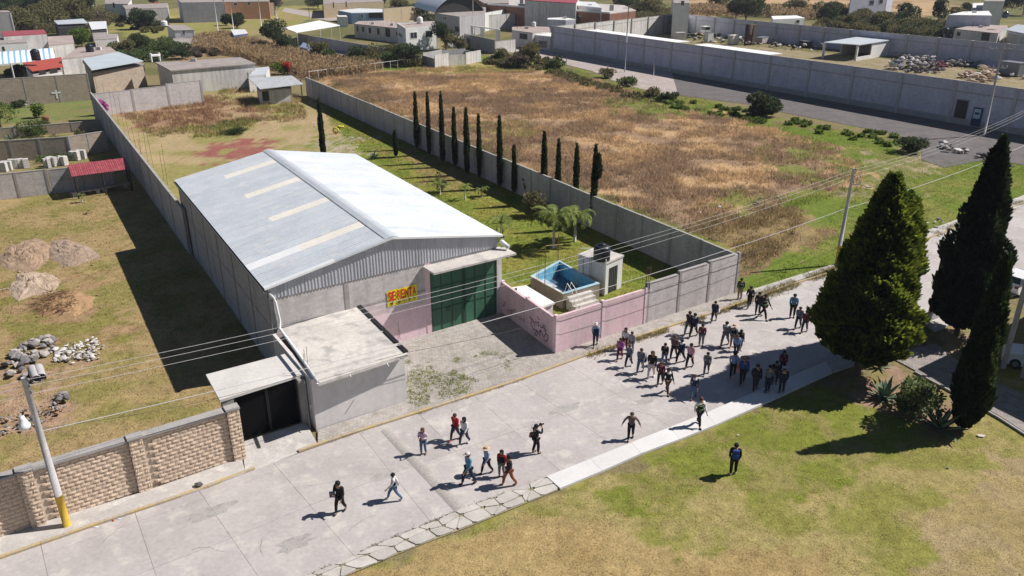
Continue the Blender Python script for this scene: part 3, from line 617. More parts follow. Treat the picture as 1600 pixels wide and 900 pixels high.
# side and back walls
for (o, side) in ((a0, -1), (a1, 1)):
    nb_ = 6; w = LS / nb_; ud = us_
    for i in range(nb_):
        nn = (-.2, 0) if side > 0 else (0, .2); nn = (0, .2) if side > 0 else (-.2, 0)
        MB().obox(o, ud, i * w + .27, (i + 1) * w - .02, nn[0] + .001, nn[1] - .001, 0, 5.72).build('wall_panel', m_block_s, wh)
        MB().obox(o, ud, i * w + .255, (i + 1) * w - .01, nn[0] - .012, nn[1] + .012, 3.15, 3.3).build('beam', m_pil, wh)
    for i in range(nb_): MB().obox(o, ud, (i + 1) * w - .02, (i + 1) * w + .265, nn[0] - .03, nn[1] + .03, 0, 5.75).build('column', m_pil, wh)
e0 = a0 + us_ * LS; e1 = a1 + us_ * LS
MB().obox(e0, (e1 - e0).normalized(), .1, (e1 - e0).length - .1, -.2, 0, 0, 5.6).build('wall_panel', m_block_s, wh)
mid = WF / 2
def roofz(t): return ZE + (ZR - ZE) * (1 - abs(t - mid) / mid)
# gable siding, ribs upright
def gable(o, u, Lw, n0, flip=1):
    w = 1.04; t = .02
    while t < Lw - .05:
        t1 = min(t + w, Lw - .02); ts = []; k = t
        while k < t1 - 1e-4:
            for d, dn in ((0, 0), (.09, 0), (.115, 1), (.17, 1)): 
                if k + d < t1: ts.append((k + d, dn))
            k += .2
        ts.append((t1, 0)); mb = MB(); nx_, ny_ = -u.y, u.x; v = []
        for q, dn in ts:
            off = n0 - flip * .035 * dn; x_, y_ = o.x + u.x * q + nx_ * off, o.y + u.y * q + ny_ * off
            tt = q * WF / Lw; v += [(x_, y_, HB - .06), (x_, y_, roofz(tt) - .03)]
        mb.add(v, [(2 * i, 2 * i + 2, 2 * i + 3, 2 * i + 1) for i in range(len(ts) - 1)]).build('siding_sheet', m_siding, wh)
        t = t1
gable(a0, uf, WF, -.035); gable(e0, (e1 - e0).normalized(), (e1 - e0).length, .05, -1)
# roof sheets
ns_ = 25; ws_ = (LS + .5) / ns_
def rp(side, s, f, dz=0):   # side -1 left, +1 right; s along from street, f 0 ridge .. 1 eave
    t = mid + side * (mid + .22) * f; z = ZR - (ZR - ZE) * f * (mid + .22) / mid + .06 + dz; p = a0 + uf * t + us_ * (s - .25)
    return Vector((p.x, p.y, z))
def ridge_s(px, py): return (G(px, py, ZR) - (a0 + uf * mid)).dot(us_)
SKL = {}
for px, py in ((432, 250), (472, 280), (517, 312), (570, 352)): SKL[int((ridge_s(px, py) + .25) / ws_)] = .58
SKR = {}
for px, py in ((445, 249), (487, 279), (536, 309)): SKR[int((ridge_s(px, py) + .25) / ws_)] = .55
for side in (-1, 1):
    for i in range(ns_):
        p0 = rp(side, i * ws_, .015, random.uniform(0, .006)); p1 = rp(side, i * ws_, 1, 0); s1 = rp(side, (i + 1) * ws_ - .01, .015) - rp(side, i * ws_, .015)
        Vv = p1 - p0; sk = (SKL if side < 0 else SKR).get(i)
        mat = m_galv
        if sk:
            MB().corr(p0, s1, s1.length, Vv * sk, .26, .02).build('skylight_sheet', m_sky_l if side < 0 else m_galv_w, wh)
            MB().corr(p0 + Vv * sk, s1, s1.length, Vv * (1 - sk), .26, .02).build('roof_sheet', m_galv_w if (side < 0 and i == min(SKL)) else m_galv, wh)
        else: MB().corr(p0, s1, s1.length, Vv, .26, .02).build('roof_sheet', mat, wh)
# edge flashing: white on the lower half of the left front slope
for f0, f1, mt, sd in ((.0, .47, m_galv, -1), (.47, 1, m_galv_w, -1), (0, 1, m_galv_w, 1)):
    q = [rp(sd, -.06, f0, .035), rp(sd, -.06, f1, .035), rp(sd, .3, f1, .035), rp(sd, .3, f0, .035)]
    MB().add([tuple(p) for p in q] + [(p.x, p.y, p.z - .12) for p in q[:2]], [(0, 1, 2, 3), (0, 1, 5, 4)]).build('edge_flashing', mt, wh)
mb = MB(); nseg = 9
for i in range(nseg):
    s0, s1 = (LS + .5) * i / nseg, (LS + .5) * (i + 1) / nseg + .06; dz = .06 + .004 * (i % 2)
    q = [rp(-1, s0, .055, dz - .01), rp(-1, s0, 0.012, dz + .02), rp(1, s0, .012, dz + .02), rp(1, s0, .055, dz - .01)]; r = [rp(-1, s1, .055, dz - .01), rp(-1, s1, .012, dz + .02), rp(1, s1, .012, dz + .02), rp(1, s1, .055, dz - .01)]
    MB().add([tuple(p) for p in q + r], [(0, 1, 5, 4), (1, 2, 6, 5), (2, 3, 7, 6)]).build('ridge_cap', m_galv, wh)
for side in (-1, 1):   # gutters
    g0, g1 = rp(side, -.1, 1.01, -.14), rp(side, LS + .5, 1.01, -.14)
    mb = MB(); o = Vector((g0.x, g0.y)); d = Vector((g1.x - g0.x, g1.y - g0.y)); 
    mb.obox(o, d.normalized(), 0, d.length, -.02 if side > 0 else -.16, .16 if side > 0 else .02, g0.z - .05, g0.z - .03)
    for n_ in (((-.02, -.005), (.145, .16)) if side > 0 else ((-.16, -.145), (.005, .02))): mb.obox(o, d.normalized(), 0, d.length, n_[0], n_[1], g0.z - .03, g0.z + .09)
    mb.build('gutter', m_gutter, wh)
# downpipe on the left front corner running down and out over the annexe
dp = [G3(419, 459, 5.4), Vector((0, 0, 0)), Vector((0, 0, 0))]
def front(px, py, n=-.12):
    t, z = onwall(a0 - nf * -n if False else a0 + nf * n, a1 + nf * n, px, py); p = a0 + nf * n + uf * t; return Vector((p.x, p.y, z))
MB().tube([front(420, 458), front(427, 465), front(431, 473), front(437, 500), front(437.5, 512)], .07, 8).build('downpipe', m_pvc, wh, True)
pr_ = [G3(437, 513, 3.75), G3(470, 558, 3.65), G3(497, 598, 3.55)]
MB().tube(pr_, .075, 8).build('drain_pipe', m_pvc, wh, True)
# right spout
MB().tube([Vector(fp(15.75, -.2, 5.55)), Vector(fp(16.05, -.75, 5.15))], .16, 10).build('rain_spout', m_galv_w, wh, True)
# gate: two leaves with panels
gt = 5.1
MB().obox(a0, uf, tdoor0, 15.55, .06, .12, .05, 4.78).build('gate_leaf', m_greenm, wh)
for k, t in enumerate((10.45, 11.2, 12.0, 12.85, 12.98, 13.8, 14.65, 15.48)): MB().obox(a0, uf, t, t + (.06 if k not in (3, 4) else .09), .0 if k in (3, 4) else .025, .058, .05, 4.78).build('gate_bar', m_greend, wh)
for z in (.08, 1.62, 3.2, 4.7):
    for ta, tb in ((10.52, 12.84), (13.08, 15.47)): MB().obox(a0, uf, ta, tb, .03, .057, z, z + .05).build('gate_rail', m_greend, wh)
MB().obox(a0, uf, 11.55, 11.85, .02, .05, 1.35, 1.62).build('gate_hatch', m_greend, wh)
# canopy over the gate
cq = [G(672.5, 417, 4.92), G(799, 386, 4.92), G(790, 372.5, 4.92), G(661, 405, 4.92)]
q0 = Vector(fp(9.75, -1.35, 0)[:2]); MB().obox(a0, uf, 9.9, 16.15, -1.5, -.04, 4.84, 4.97).build('canopy_slab', m_roofconc, wh)
# banner
bt0, bt1, bz0, bz1 = 8.73 - 1.3, 9.47, 2.79, 3.84
bx0 = (G(606, 479, 2.8) - a0).dot(uf)
tA, zA = onwall(a0, a1, 603, 455); tB, zB = onwall(a0, a1, 652, 468); tC, zC = onwall(a0, a1, 650, 444); tD, zD = onwall(a0, a1, 606, 479)
t0, t1 = (tA + tD) / 2, (tB + tC) / 2; z0, z1 = (zB + zD) / 2, (zA + zC) / 2
bn = thing('banner', 'yellow banner with red letters SE RENTA hanging beside the green gate', 'banner', (*fp(t0, -.05, z0)[:2], z0))
mb = MB(); nn = 12; vs = []
for i in range(nn + 1):
    t = t0 + (t1 - t0) * i / nn; w_ = -.045 - .012 * math.sin(i * 1.3)
    vs += [fp(t, w_, z0 + .02 * math.sin(i)), fp(t, w_, z1 + .015 * math.sin(i * .7))]
mb.add(vs, [(2 * i, 2 * i + 2, 2 * i + 3, 2 * i + 1) for i in range(nn)]).build('sheet', plain('banner_yellow', (.80, .68, .02), .5), bn)
def textobj(name, body, size, t, z, mat, parent, sx=1.0, bold=0.0, n=-.075):
    cu = bpy.data.curves.new(name, 'FONT'); cu.body = body; cu.size = size; cu.extrude = .002; cu.offset = bold; cu.materials.append(mat)
    o = bpy.data.objects.new(name, cu); COL.objects.link(o); bpy.context.view_layer.update()
    me = bpy.data.meshes.new_from_object(o.evaluated_get(bpy.context.evaluated_depsgraph_get())); bpy.data.objects.remove(o)
    o = link(name, me, parent); p = Vector(fp(t, n, z)) - origin(parent); o.location = p
    o.rotation_euler = (math.pi / 2, 0, math.atan2(uf.y, uf.x)); o.scale = (sx, 1, 1); return o
m_bred = plain('banner_red', (.62, .02, .02), .5); bw_, bh_ = t1 - t0, z1 - z0
def letters(body, size, ta, tb, z, mat, bold):
    n = len(body); w = (tb - ta) / n
    for i, c in enumerate(body):
        if c == ' ': continue
        o = textobj('letter', c, size, 0, z, mat, bn, 1, bold); xs_ = [v.co.x for v in o.data.vertices]; wd = max(xs_) - min(xs_)
        k = min(w * .9 / wd, 1.25); k = w * .9 / wd if c not in 'I1.' else .8 * w / size; o.scale = (k, 1, 1)
        p = Vector(fp(ta + w * (i + .5) - (min(xs_) + wd / 2) * k, -.075, z)) - origin(bn); o.location = p
letters('SE', bh_ * .80, t0 + .06, t0 + bw_ * .28, z0 + bh_ * .36, m_bred, .02)
letters('RENTA', bh_ * .80, t0 + bw_ * .32, t1 - .06, z0 + bh_ * .36, m_bred, .02)
letters('INF 246 111 01 91', bh_ * .32, t0 + .1, t1 - .08, z0 + bh_ * .07, m_dark, .006)
# ---------------------------------------------------------------- annexe room with a flat slab
R0 = G(495, 674); R1 = G(636, 629); ur = (R1 - R0).normalized(); nr_ = Vector((-ur.y, ur.x)); RL = (R1 - R0).length
dep = (a0 + uf * 4 - R0).dot(nr_) - .06
def bisz():
    lo, hi = 1.6, 4.6
    for _ in range(40):
        m = (lo + hi) / 2
        if (G(567, 577, m) - R0).dot(nr_) > -.72: lo = m
        else: hi = m
    return lo
zs_ = bisz(); print('slab z', zs_)
an = thing('annexe', 'small flat-roofed rendered room joined to the front of the warehouse', 'building', (R0.x, R0.y, 0))
MB().obox(R0, ur, 0, RL, 0, .18, 0, zs_ - .175).build('wall', m_render, an)
MB().obox(R0, ur, 0, .18, .182, 6.3, 0, zs_ - .175).build('wall', m_render, an); MB().obox(R0, ur, RL - .18, RL, .182, 6.8, 0, zs_ - .175).build('wall', m_render, an)
rq = [G(497, 599, zs_), G(637, 553.5, zs_), G(559, 477, zs_), G(438, 514, zs_)]
MB().poly(rq, zs_ - .17, zs_).build('roof_slab', m_roofconc, an)
dz0 = [G(559, 477, zs_), G(637, 553.5, zs_)]; d = dz0[1] - dz0[0]
for f0, f1 in ((.02, .30), (.32, .55), (.57, .80), (.84, .97)): MB().obox(dz0[0], d.normalized(), d.length * f0, d.length * f1, -.1, .14, zs_ + .005, zs_ + .08).build('roof_edge_membrane', m_black, an)
for px, py in ((539, 587), (597, 569)):
    t, z = onwall(R0, R1, px, py); p = R0 + ur * t; p -= nr_ * .66; MB().tube([(p.x, p.y, zs_ - .1), (p.x + nr_.x * -.22, p.y + nr_.y * -.22, zs_ - .16)], .03, 6).build('water_spout', m_pvc, an)
for px, py in ((476, 576), (481, 575), (478, 572), (622, 536), (625, 530), (563, 476)):
    b = G(px, py, zs_); MB().tube([(b.x, b.y, zs_), (b.x + random.uniform(-.1, .1), b.y, zs_ + .6 + random.random() * .7)], .012, 4).build('rebar', m_rust, an)
# ---------------------------------------------------------------- entrance with small concrete canopy
gq = [G(321.8, 585.8, 2.95), G(456.8, 550.5, 2.95), G(478.5, 583.5, 2.95), G(343.5, 626, 2.95)]
g0 = G(378.5, 696); g1 = G(472, 667); ug = (g1 - g0).normalized(); LG = (g1 - g0).length
en = thing('gatehouse', 'dark double gate under a small white concrete canopy beside the stone wall', 'gate', (g0.x, g0.y, 0))
MB().poly(gq, 2.84, 2.98).build('canopy_slab', M('canopy_concrete', (.60, .58, .56), (.52, .50, .48), .6, .004, .9, fine=.1), en)
MB().obox(g0, ug, -.02, LG + .05, .25, .3, .18, 2.83).build('gate_leaf', plain('gate_shade_black', (.006, .006, .007), .9, spec=.1), en)  # leaf coloured near black to paint in the deep shade under the canopy
for t in (0.02, LG / 2 - .03, LG / 2 + .05, LG - .02): MB().obox(g0, ug, t, t + .05, .2, .248, .18, 2.8).build('gate_bar', m_black, en)
MB().obox(g0, ug, LG + .06, LG + .42, -.1, .5, 0, 2.82).build('column', m_pil, en)
MB().obox(g0, ug, LG + .5, LG + .68, -.5, .3, 0, 2.82).build('column', m_render, en)
MB().obox(g0, ug, -.62, -.06, .0, .4, 0, 2.82).build('column', m_pil, en)
p = g0 + ug * (LG + .6); MB().tube([(p.x, p.y - .62, 0.1), (p.x, p.y - .62, 2.9)], .045, 6).build('conduit', m_gutter, en)
p = G(487, 634, 1.3); MB().box((p.x, p.y, 1.3), (.22, .12, .22), ang).build('meter_box', m_galv_w, en)
# ---------------------------------------------------------------- pool, pump room and store behind the pink wall
HPp = 1.15
pc = [G(829, 432, HPp), G(880, 460, HPp), G(937, 443.5, HPp), G(874, 407.5, HPp)]
pool = thing('raised_pool', 'raised blue painted pool with an angular rim behind the pink wall', 'pool', (pc[0].x, pc[0].y, 0))
cen = sum(pc, Vector((0, 0))) / 4; inn = [p + (cen - p).normalized() * .3 for p in pc]
m_poolout = M('stained_pool_wall', (.36, .30, .25), (.28, .23, .19), 1, .01, .9, fine=.2, streak=.3)
for i in range(4):
    j = (i + 1) % 4; h_ = HPp if i != 2 else HPp + .02
    q = [pc[i], pc[j], inn[j], inn[i]]
    MB().poly([q[0], q[1], q[1].lerp(q[2], .5), q[0].lerp(q[3], .5)], 0, HPp).build('outer_wall', m_poolout, pool)
    MB().poly([q[0].lerp(q[3], .52), q[1].lerp(q[2], .52), q[2], q[3]], 0, HPp - .02).build('inner_lining', m_bluep, pool)
    MB().poly([q[0] + (q[0] - cen).normalized() * .03, q[1] + (q[1] - cen).normalized() * .03, q[2], q[3]], HPp + .003, HPp + .05).build('rim', m_dirtywhite if i == 0 else plain('pale_blue_rim', (.38, .56, .64)), pool)
MB().poly(inn, 0, .12).build('pool_floor', M('wet_pool_floor', (.05, .10, .17), (.09, .15, .22), .8, 0, .3, fine=.1), pool)
MB().poly([inn[0], inn[0].lerp(inn[1], .75), inn[0].lerp(inn[1], .75).lerp(inn[3].lerp(inn[2], .75), .38), inn[0].lerp(inn[3], .38)], .13, .55).build('ledge', M('pale_pool_ledge', (.42, .50, .56), (.36, .45, .52), 1), pool)
fu = (pc[2] - pc[1]).normalized(); fn_ = Vector((fu.y, -fu.x)); Lst = (pc[2] - pc[1]).length
for k in range(4):
    MB().obox(pc[1], fu, .25, Lst * .72, -(.04 + (k + 1) * .34), -(.06 + k * .34), 0, HPp - .22 * (k + 1)).build('step', m_roofconc, pool)
for k in (0, 1):
    o = pc[1] + fu * (.35 + .35 * k); MB().tube([(o.x - fn_.x * .3, o.y - fn_.y * .3, HPp), (o.x, o.y, HPp + .75), (o.x + fn_.x * .5, o.y + fn_.y * .5, HPp + .4), (o.x + fn_.x * 1.3, o.y + fn_.y * 1.3, .15)], .025, 6).build('handrail', m_pvc, pool)
for q, hh in ((pc[0].lerp(pc[1], .45), 2.9), (pc[0].lerp(pc[3], .95), 2.3), (pc[0].lerp(pc[1], .7), 1.7), (pc[0].lerp(pc[1], .2), 1.5), (pc[3].lerp(pc[2], .6), 1.4), (pc[3].lerp(pc[2], .75), 1.5), (pc[1].lerp(pc[2], .3), 1.7), (pc[0].lerp(pc[3], .3), 1.6)):
    for d_ in (0, .12) if hh < 2 else (0,): MB().tube([(q.x + d_, q.y, HPp), (q.x + d_, q.y, HPp + hh)], .013 if hh < 2 else .028, 4).build('rebar', m_rust, pool)
hb = 2.62
b0_, b1_ = G(944, 462), G(970, 449.5); ub = (b1_ - b0_).normalized(); nb2 = Vector((-ub.y, ub.x)); LBp = (b1_ - b0_).length + .05; dB = (G(904, 397, hb) - b0_).dot(nb2)
ph = thing('pump_room', 'small white concrete pump room beside the blue pool', 'shed', (b0_.x, b0_.y, 0))
MB().obox(b0_, ub, 0, LBp * .2, 0, .15, 0, hb - .15).build('wall', m_white, ph); MB().obox(b0_, ub, LBp * .72, LBp, 0, .15, 0, hb - .15).build('wall', m_white, ph)
MB().obox(b0_, ub, LBp * .2, LBp * .72, 0, .15, hb - .6, hb - .15).build('lintel', m_white, ph)
MB().obox(b0_, ub, 0, .15, .152, dB, 0, hb - .15).build('wall', m_render, ph); MB().obox(b0_, ub, LBp - .15, LBp, .152, dB, 0, hb - .15).build('wall', m_white, ph); MB().obox(b0_, ub, .15, LBp - .15, dB - .15, dB, 0, hb - .15).build('wall', m_white, ph)
MB().obox(b0_, ub, -.05, LBp + .05, -.06, dB + .05, hb - .148, hb).build('roof_slab', m_roofconc, ph)
dr = MB().obox(b0_, ub, LBp * .2, LBp * .72, .05, .09, 0, hb - .6).build('door', m_dark, ph)
for k in range(5): MB().obox(b0_, ub, LBp * (.24 + .1 * k), LBp * (.24 + .1 * k) + .03, .02, .048, .1, hb - .7).build('bar', m_gutter, dr)
MB().tube([(*(b0_ + ub * -.04 - nb2 * .05), 0), (*(b0_ + ub * -.04 - nb2 * .05), hb + .25)], .045, 6).build('standpipe', m_pvc, ph)
mq = [G(904, 397, hb)] ; MB().tube([(mq[0].x + .1, mq[0].y - .1, hb), (mq[0].x + .1, mq[0].y - .1, hb + .5), (mq[0].x + .9, mq[0].y - .1, hb + .5)], .03, 6).build('overflow_pipe', m_pvc, ph)
def tank(px, py, z, r, h_, label, mat=None, group=None):
    g = G(px, py, z); t = thing('water_tank', label, 'water tank', (g.x, g.y, z), group); mat = mat or m_tank
    MB().lathe((g.x, g.y, z), [(r, 0), (r, h_ * .3), (r * .97, h_ * .32), (r, h_ * .35), (r, h_ * .62), (r * .97, h_ * .64), (r, h_ * .67), (r, h_ * .85), (r * .8, h_ * .94), (r * .45, h_)], 18).build('tank_body', mat, t, True)
    MB().lathe((g.x, g.y, z + h_ - .01), [(r * .4, 0), (r * .4, h_ * .07), (r * .2, h_ * .09)], 14).build('lid', mat, t, True); return t
tank(940, 405.5, hb, .62, 1.15, 'ribbed black water tank on the pump room roof by the pool')
sq = [G(800, 449, 2.25), G(845.5, 480.5, 2.25), G(867, 473, 2.25), G(822, 446, 2.25)]
sh = thing('store', 'low narrow store with a bright white slab roof between pink wall and pool', 'shed', (sq[0].x, sq[0].y, 0))
MB().poly([p + (sum(sq, Vector((0, 0))) / 4 - p) * .08 for p in sq], 0, 2.15).build('walls', m_render, sh); MB().poly(sq, 2.152, 2.26).build('roof_slab', M('white_slab', (.80, .79, .77), (.74, .73, .71), .8, 0, .8, fine=.04), sh)
MB().box((*G(806, 452, 2.3), 2.31), (.16, .16, .1)).build('vent', m_dark, sh)
# ---------------------------------------------------------------- foliage
def leafmesh(name, mat, P, D, ln, wd, seed=0, parent=None, loc=None, fold=False):
    """P centres (n,3), D directions (n,3), quads ln x wd"""
    r = np.random.default_rng(seed); n = len(P); D = D / np.maximum(np.linalg.norm(D, axis=1, keepdims=True), 1e-6)
    R = r.normal(size=(n, 3)); S_ = np.cross(D, R); S_ /= np.maximum(np.linalg.norm(S_, axis=1, keepdims=True), 1e-6)
    l = (ln * r.uniform(.6, 1.35, n))[:, None]; w = (wd * r.uniform(.6, 1.3, n))[:, None]
    V = np.stack([P - S_ * w * .35, P + S_ * w * .35, P + D * l * .6 + S_ * w * .5, P + D * l, P + D * l * .6 - S_ * w * .5], 1)
    me = bpy.data.meshes.new(name); fill(me, V.reshape(-1, 3), np.arange(n * 5).reshape(-1, 5)); me.materials.append(mat)
    return link(name, me, parent, loc)
for k_ in list(MATS):
    if MATS[k_] in (m_cyp, m_cypd, m_cypl, m_leaf, m_leafd, m_leafb, m_leafo, m_leafg, m_leafs, m_corn, m_deadb, m_palm, m_magenta, m_redf): uplit(MATS[k_]); leafy(MATS[k_])
def cone_leaves(n, prof, Ht, z0, seed, lump=.12, up=1.1, lumpf=2.2):
    """prof: list of (f, radius); leaves near the surface pointing up and out"""
    r = np.random.default_rng(seed); f_ = np.array([p[0] for p in prof]); rr = np.array([p[1] for p in prof]); u = r.random(n * 3)
    rad = np.interp(u, f_, rr); keep = r.random(n * 3) < (rad / rr.max() * .85 + .15); u = u[keep][:n]; rad = rad[keep][:n]; m = len(u)
    th = r.uniform(0, 2 * math.pi, m); z = z0 + u * Ht
    lm = 1 + lump * 2 * (fbm(np.cos(th) * lumpf + 20 + z * .9, np.sin(th) * lumpf + 20 + z * 1.1, seed % 50) - .5) * 2
    q = rad * lm * (1 - .35 * r.random(m) ** 2.2)
    P = np.stack([np.cos(th) * q, np.sin(th) * q, z], 1); D = np.stack([np.cos(th), np.sin(th), np.full(m, up)], 1) + r.normal(0, .25, (m, 3)); return P, D
def core(prof, Ht, z0, k, parent, mat, name='crown_core', seed=0, n=14):
    pts = [(max(.02, r_ * k), z0 + f * Ht * .96) for f, r_ in prof]; mb = MB(); mb.lathe((parent.location.x, parent.location.y, 0), pts, n); return mb.build(name, mat, parent, True)
CYP_PROF = [(0, .16), (.06, .26), (.3, .30), (.6, .25), (.85, .14), (.95, .07), (1, .01)]
cyps = []
CYPL = [((507, 256), 155, 'slim cypress standing alone behind the far end of the warehouse roof', 1.1), ((619, 246), 205, 'short dark cypress in the lawn left of the long cypress row', .8),
        ((652, 233), 145, 'first and farthest tall cypress of the row along the long wall', 1.15), ((671, 242), 146, 'slim cypress second from the far end of the row', .95), ((692, 254), 145, 'tall cypress third from the far end of the row', 1.15),
        ((711, 260), 169, 'medium cypress fourth from the far end of the row', .85), ((730, 273), 169, 'thick cypress fifth from the far end of the row', 1.05), ((749, 279), 180, 'medium cypress sixth from the far end of the row', .85),
        ((781, 294), 181, 'tall thin cypress at the middle of the row, seventh from the far end', .85), ((803, 303), 228, 'shortest cypress of the row, against the wall after the middle', .75),
        ((849, 319), 206, 'tall cypress just behind the shrub by the large palm', .95), ((871, 316), 219, 'slim cypress directly behind the crown of the large palm', .75), ((898.5, 325), 227, 'cypress behind the smaller of the two grown palms', .85),
        ((926, 356), 228, 'nearest cypress of the row, fork-tipped, behind the black tank', 1.1)]
for i, ((bx, by), ty, lab, kk) in enumerate(CYPL):
    hh = height(bx, by, ty); g = G(bx, by); t = thing('cypress', lab, 'cypress', (g.x, g.y, 0), 'slender cypresses along the long wall' if i > 1 else None)
    MB().tube([(g.x, g.y, 0), (g.x, g.y, hh * .5)], .09, 6, .04).build('trunk', m_bark, t)
    rk = random.Random(i * 7); kk *= rk.uniform(.85, 1.12); pr = [(f, r_ * .70 * kk * rk.uniform(.86, 1.12)) for f, r_ in CYP_PROF]; P, D_ = cone_leaves(2600, pr, hh - .2, .2, i + 3, .34, 2.2)
    if i == 13:
        P2, D2 = cone_leaves(700, [(f, r_ * .7) for f, r_ in CYP_PROF], 2.2, hh - 3.0, 77, .2, 2.2); P2[:, 0] += .3; P = np.concatenate([P, P2]); D_ = np.concatenate([D_, D2])
    leafmesh('crown', m_cyp, P, D_, .30, .10, i, t)
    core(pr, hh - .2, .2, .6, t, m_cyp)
# the big two-topped conifer by the pavement
def conifer(name, label, base, ht, prof, n, mat, seed, ln=.3, wd=.13, tr=.2, corek=.8, lump=.14, clear=.6, cat='conifer', up=1.1, extra=None, lumpf=2.2):
    g = G(*base); t = thing(name, label, cat, (g.x, g.y, 0))
    MB().tube([(g.x, g.y, -.05), (g.x + .04, g.y, clear + .5), (g.x, g.y, ht * .6)], tr, 10, tr * .4).build('trunk', m_bark, t, True)
    P, D_ = cone_leaves(n, prof, ht - clear, clear, seed, lump, up, lumpf)
    if extra:
        for (dx, dy, z0, h2, pr2, n2) in extra:
            P2, D2 = cone_leaves(n2, pr2, h2, z0, seed + 5, lump, up, lumpf); P2 += np.array([dx, dy, 0]); P = np.concatenate([P, P2]); D_ = np.concatenate([D_, D2])
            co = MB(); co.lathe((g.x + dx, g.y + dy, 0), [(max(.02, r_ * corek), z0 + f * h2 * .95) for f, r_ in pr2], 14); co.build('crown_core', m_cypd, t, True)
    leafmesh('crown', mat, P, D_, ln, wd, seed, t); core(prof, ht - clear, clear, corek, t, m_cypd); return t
hB = height(1338, 584, 272); print('big tree', hB)
BP = [(0, 1.2), (.05, 1.95), (.11, 2.45), (.22, 2.6), (.38, 2.25), (.55, 1.65), (.77, 1.0), (.88, .65), (.95, .36), (1, .05)]
conifer('conifer', 'huge yellow-green conifer with a full skirt beside the white pavement', (1338, 584), hB - .1, BP, 30000, m_cypl, 11, .34, .16, .26, .74, .30, 1.35, 'conifer', 1.1, None, 2.8)
hB2 = height(1383, 552, 307)
conifer('conifer', 'narrower yellow-green conifer touching the right side of the huge one', (1370, 551), hB2 + .1, [(0, .9), (.08, 1.25), (.3, 1.4), (.6, 1.3), (.8, 1.0), (.93, .55), (1, .05)], 13000, m_cypl, 13, .32, .15, .18, .74, .28, 1.4, 'conifer', 1.1, None, 2.8)
hT = height(1494, 524, 217)
TP = [(0, .8), (.05, 1.5), (.14, 1.9), (.28, 1.85), (.42, 1.55), (.56, 1.2), (.7, .85), (.84, .5), (.93, .26), (1, .02)]
conifer('cypress', 'tall dark double-tipped cypress behind the cobbled path, right of the wooden pole', (1494, 522), hT, TP, 24000, m_cypd, 17, .30, .13, .2, .78, .28, .7, 'cypress', 1.6, [(-.42, .1, hT * .5, hT * .44, [(0, .5), (.5, .4), (.85, .18), (1, .02)], 3000)], 2.8)
hN = height(1505, 675, 402)
NP = [(0, .25), (.05, .55), (.2, .80), (.4, .78), (.6, .62), (.78, .42), (.9, .22), (1, .02)]
conifer('cypress', 'narrow dark green cypress in the lawn nearest the right edge', (1503, 672), hN, NP, 14000, m_cyp, 19, .26, .11, .12, .78, .30, .25, 'cypress', 1.8, None, 3.2)
# broadleaf trees and bushes
def tree(label, px, py, hh, rad, mat, seed, n=2600, name='tree', cat='tree', trunk=.35, group=None, leaf=.34, flat=.8, z0=None, blobs=9, hole=.5):
    g = G(px, py); t = thing(name, label, cat, (g.x, g.y, 0), group); r = np.random.default_rng(seed)
    cz = hh * (trunk + (1 - trunk) / 2); hr = hh * (1 - trunk) / 2
    Ps, Ds = [], []; mbc = MB(); mb = MB(); mb.tube([(g.x, g.y, -.05), (g.x + r.normal() * .1, g.y, hh * trunk * .7), (g.x, g.y, cz)], max(.05, hh * .03), 6, .03)
    for b in range(blobs):
        a = r.uniform(0, 6.28); q = r.uniform(.15, .62) * rad; bz = cz + r.uniform(-.55, .6) * hr; br = rad * r.uniform(.32, .55)
        c = np.array([math.cos(a) * q, math.sin(a) * q, bz]); m = n // blobs
        d = r.normal(size=(m, 3)); d /= np.linalg.norm(d, axis=1, keepdims=True); rr = br * (1 - .45 * r.random(m) ** 2)[:, None]
        p = c + d * rr * np.array([1, 1, flat * hr / rad * 1.3 if hr < rad else 1]); Ps.append(p); Ds.append(d + np.array([0, 0, .4]) + r.normal(0, .5, (m, 3)))
        if b < 5 and trunk > .1: mb.tube([(g.x, g.y, hh * trunk * .6), (g.x + c[0] * .7, g.y + c[1] * .7, bz)], max(.03, hh * .012), 5, .02)
    P = np.concatenate(Ps); P[:, 2] = np.maximum(P[:, 2], .05)
    mb.build('trunk', m_bark, t); leafmesh('crown', mat, P, np.concatenate(Ds), leaf, leaf * .6, seed, t); return t
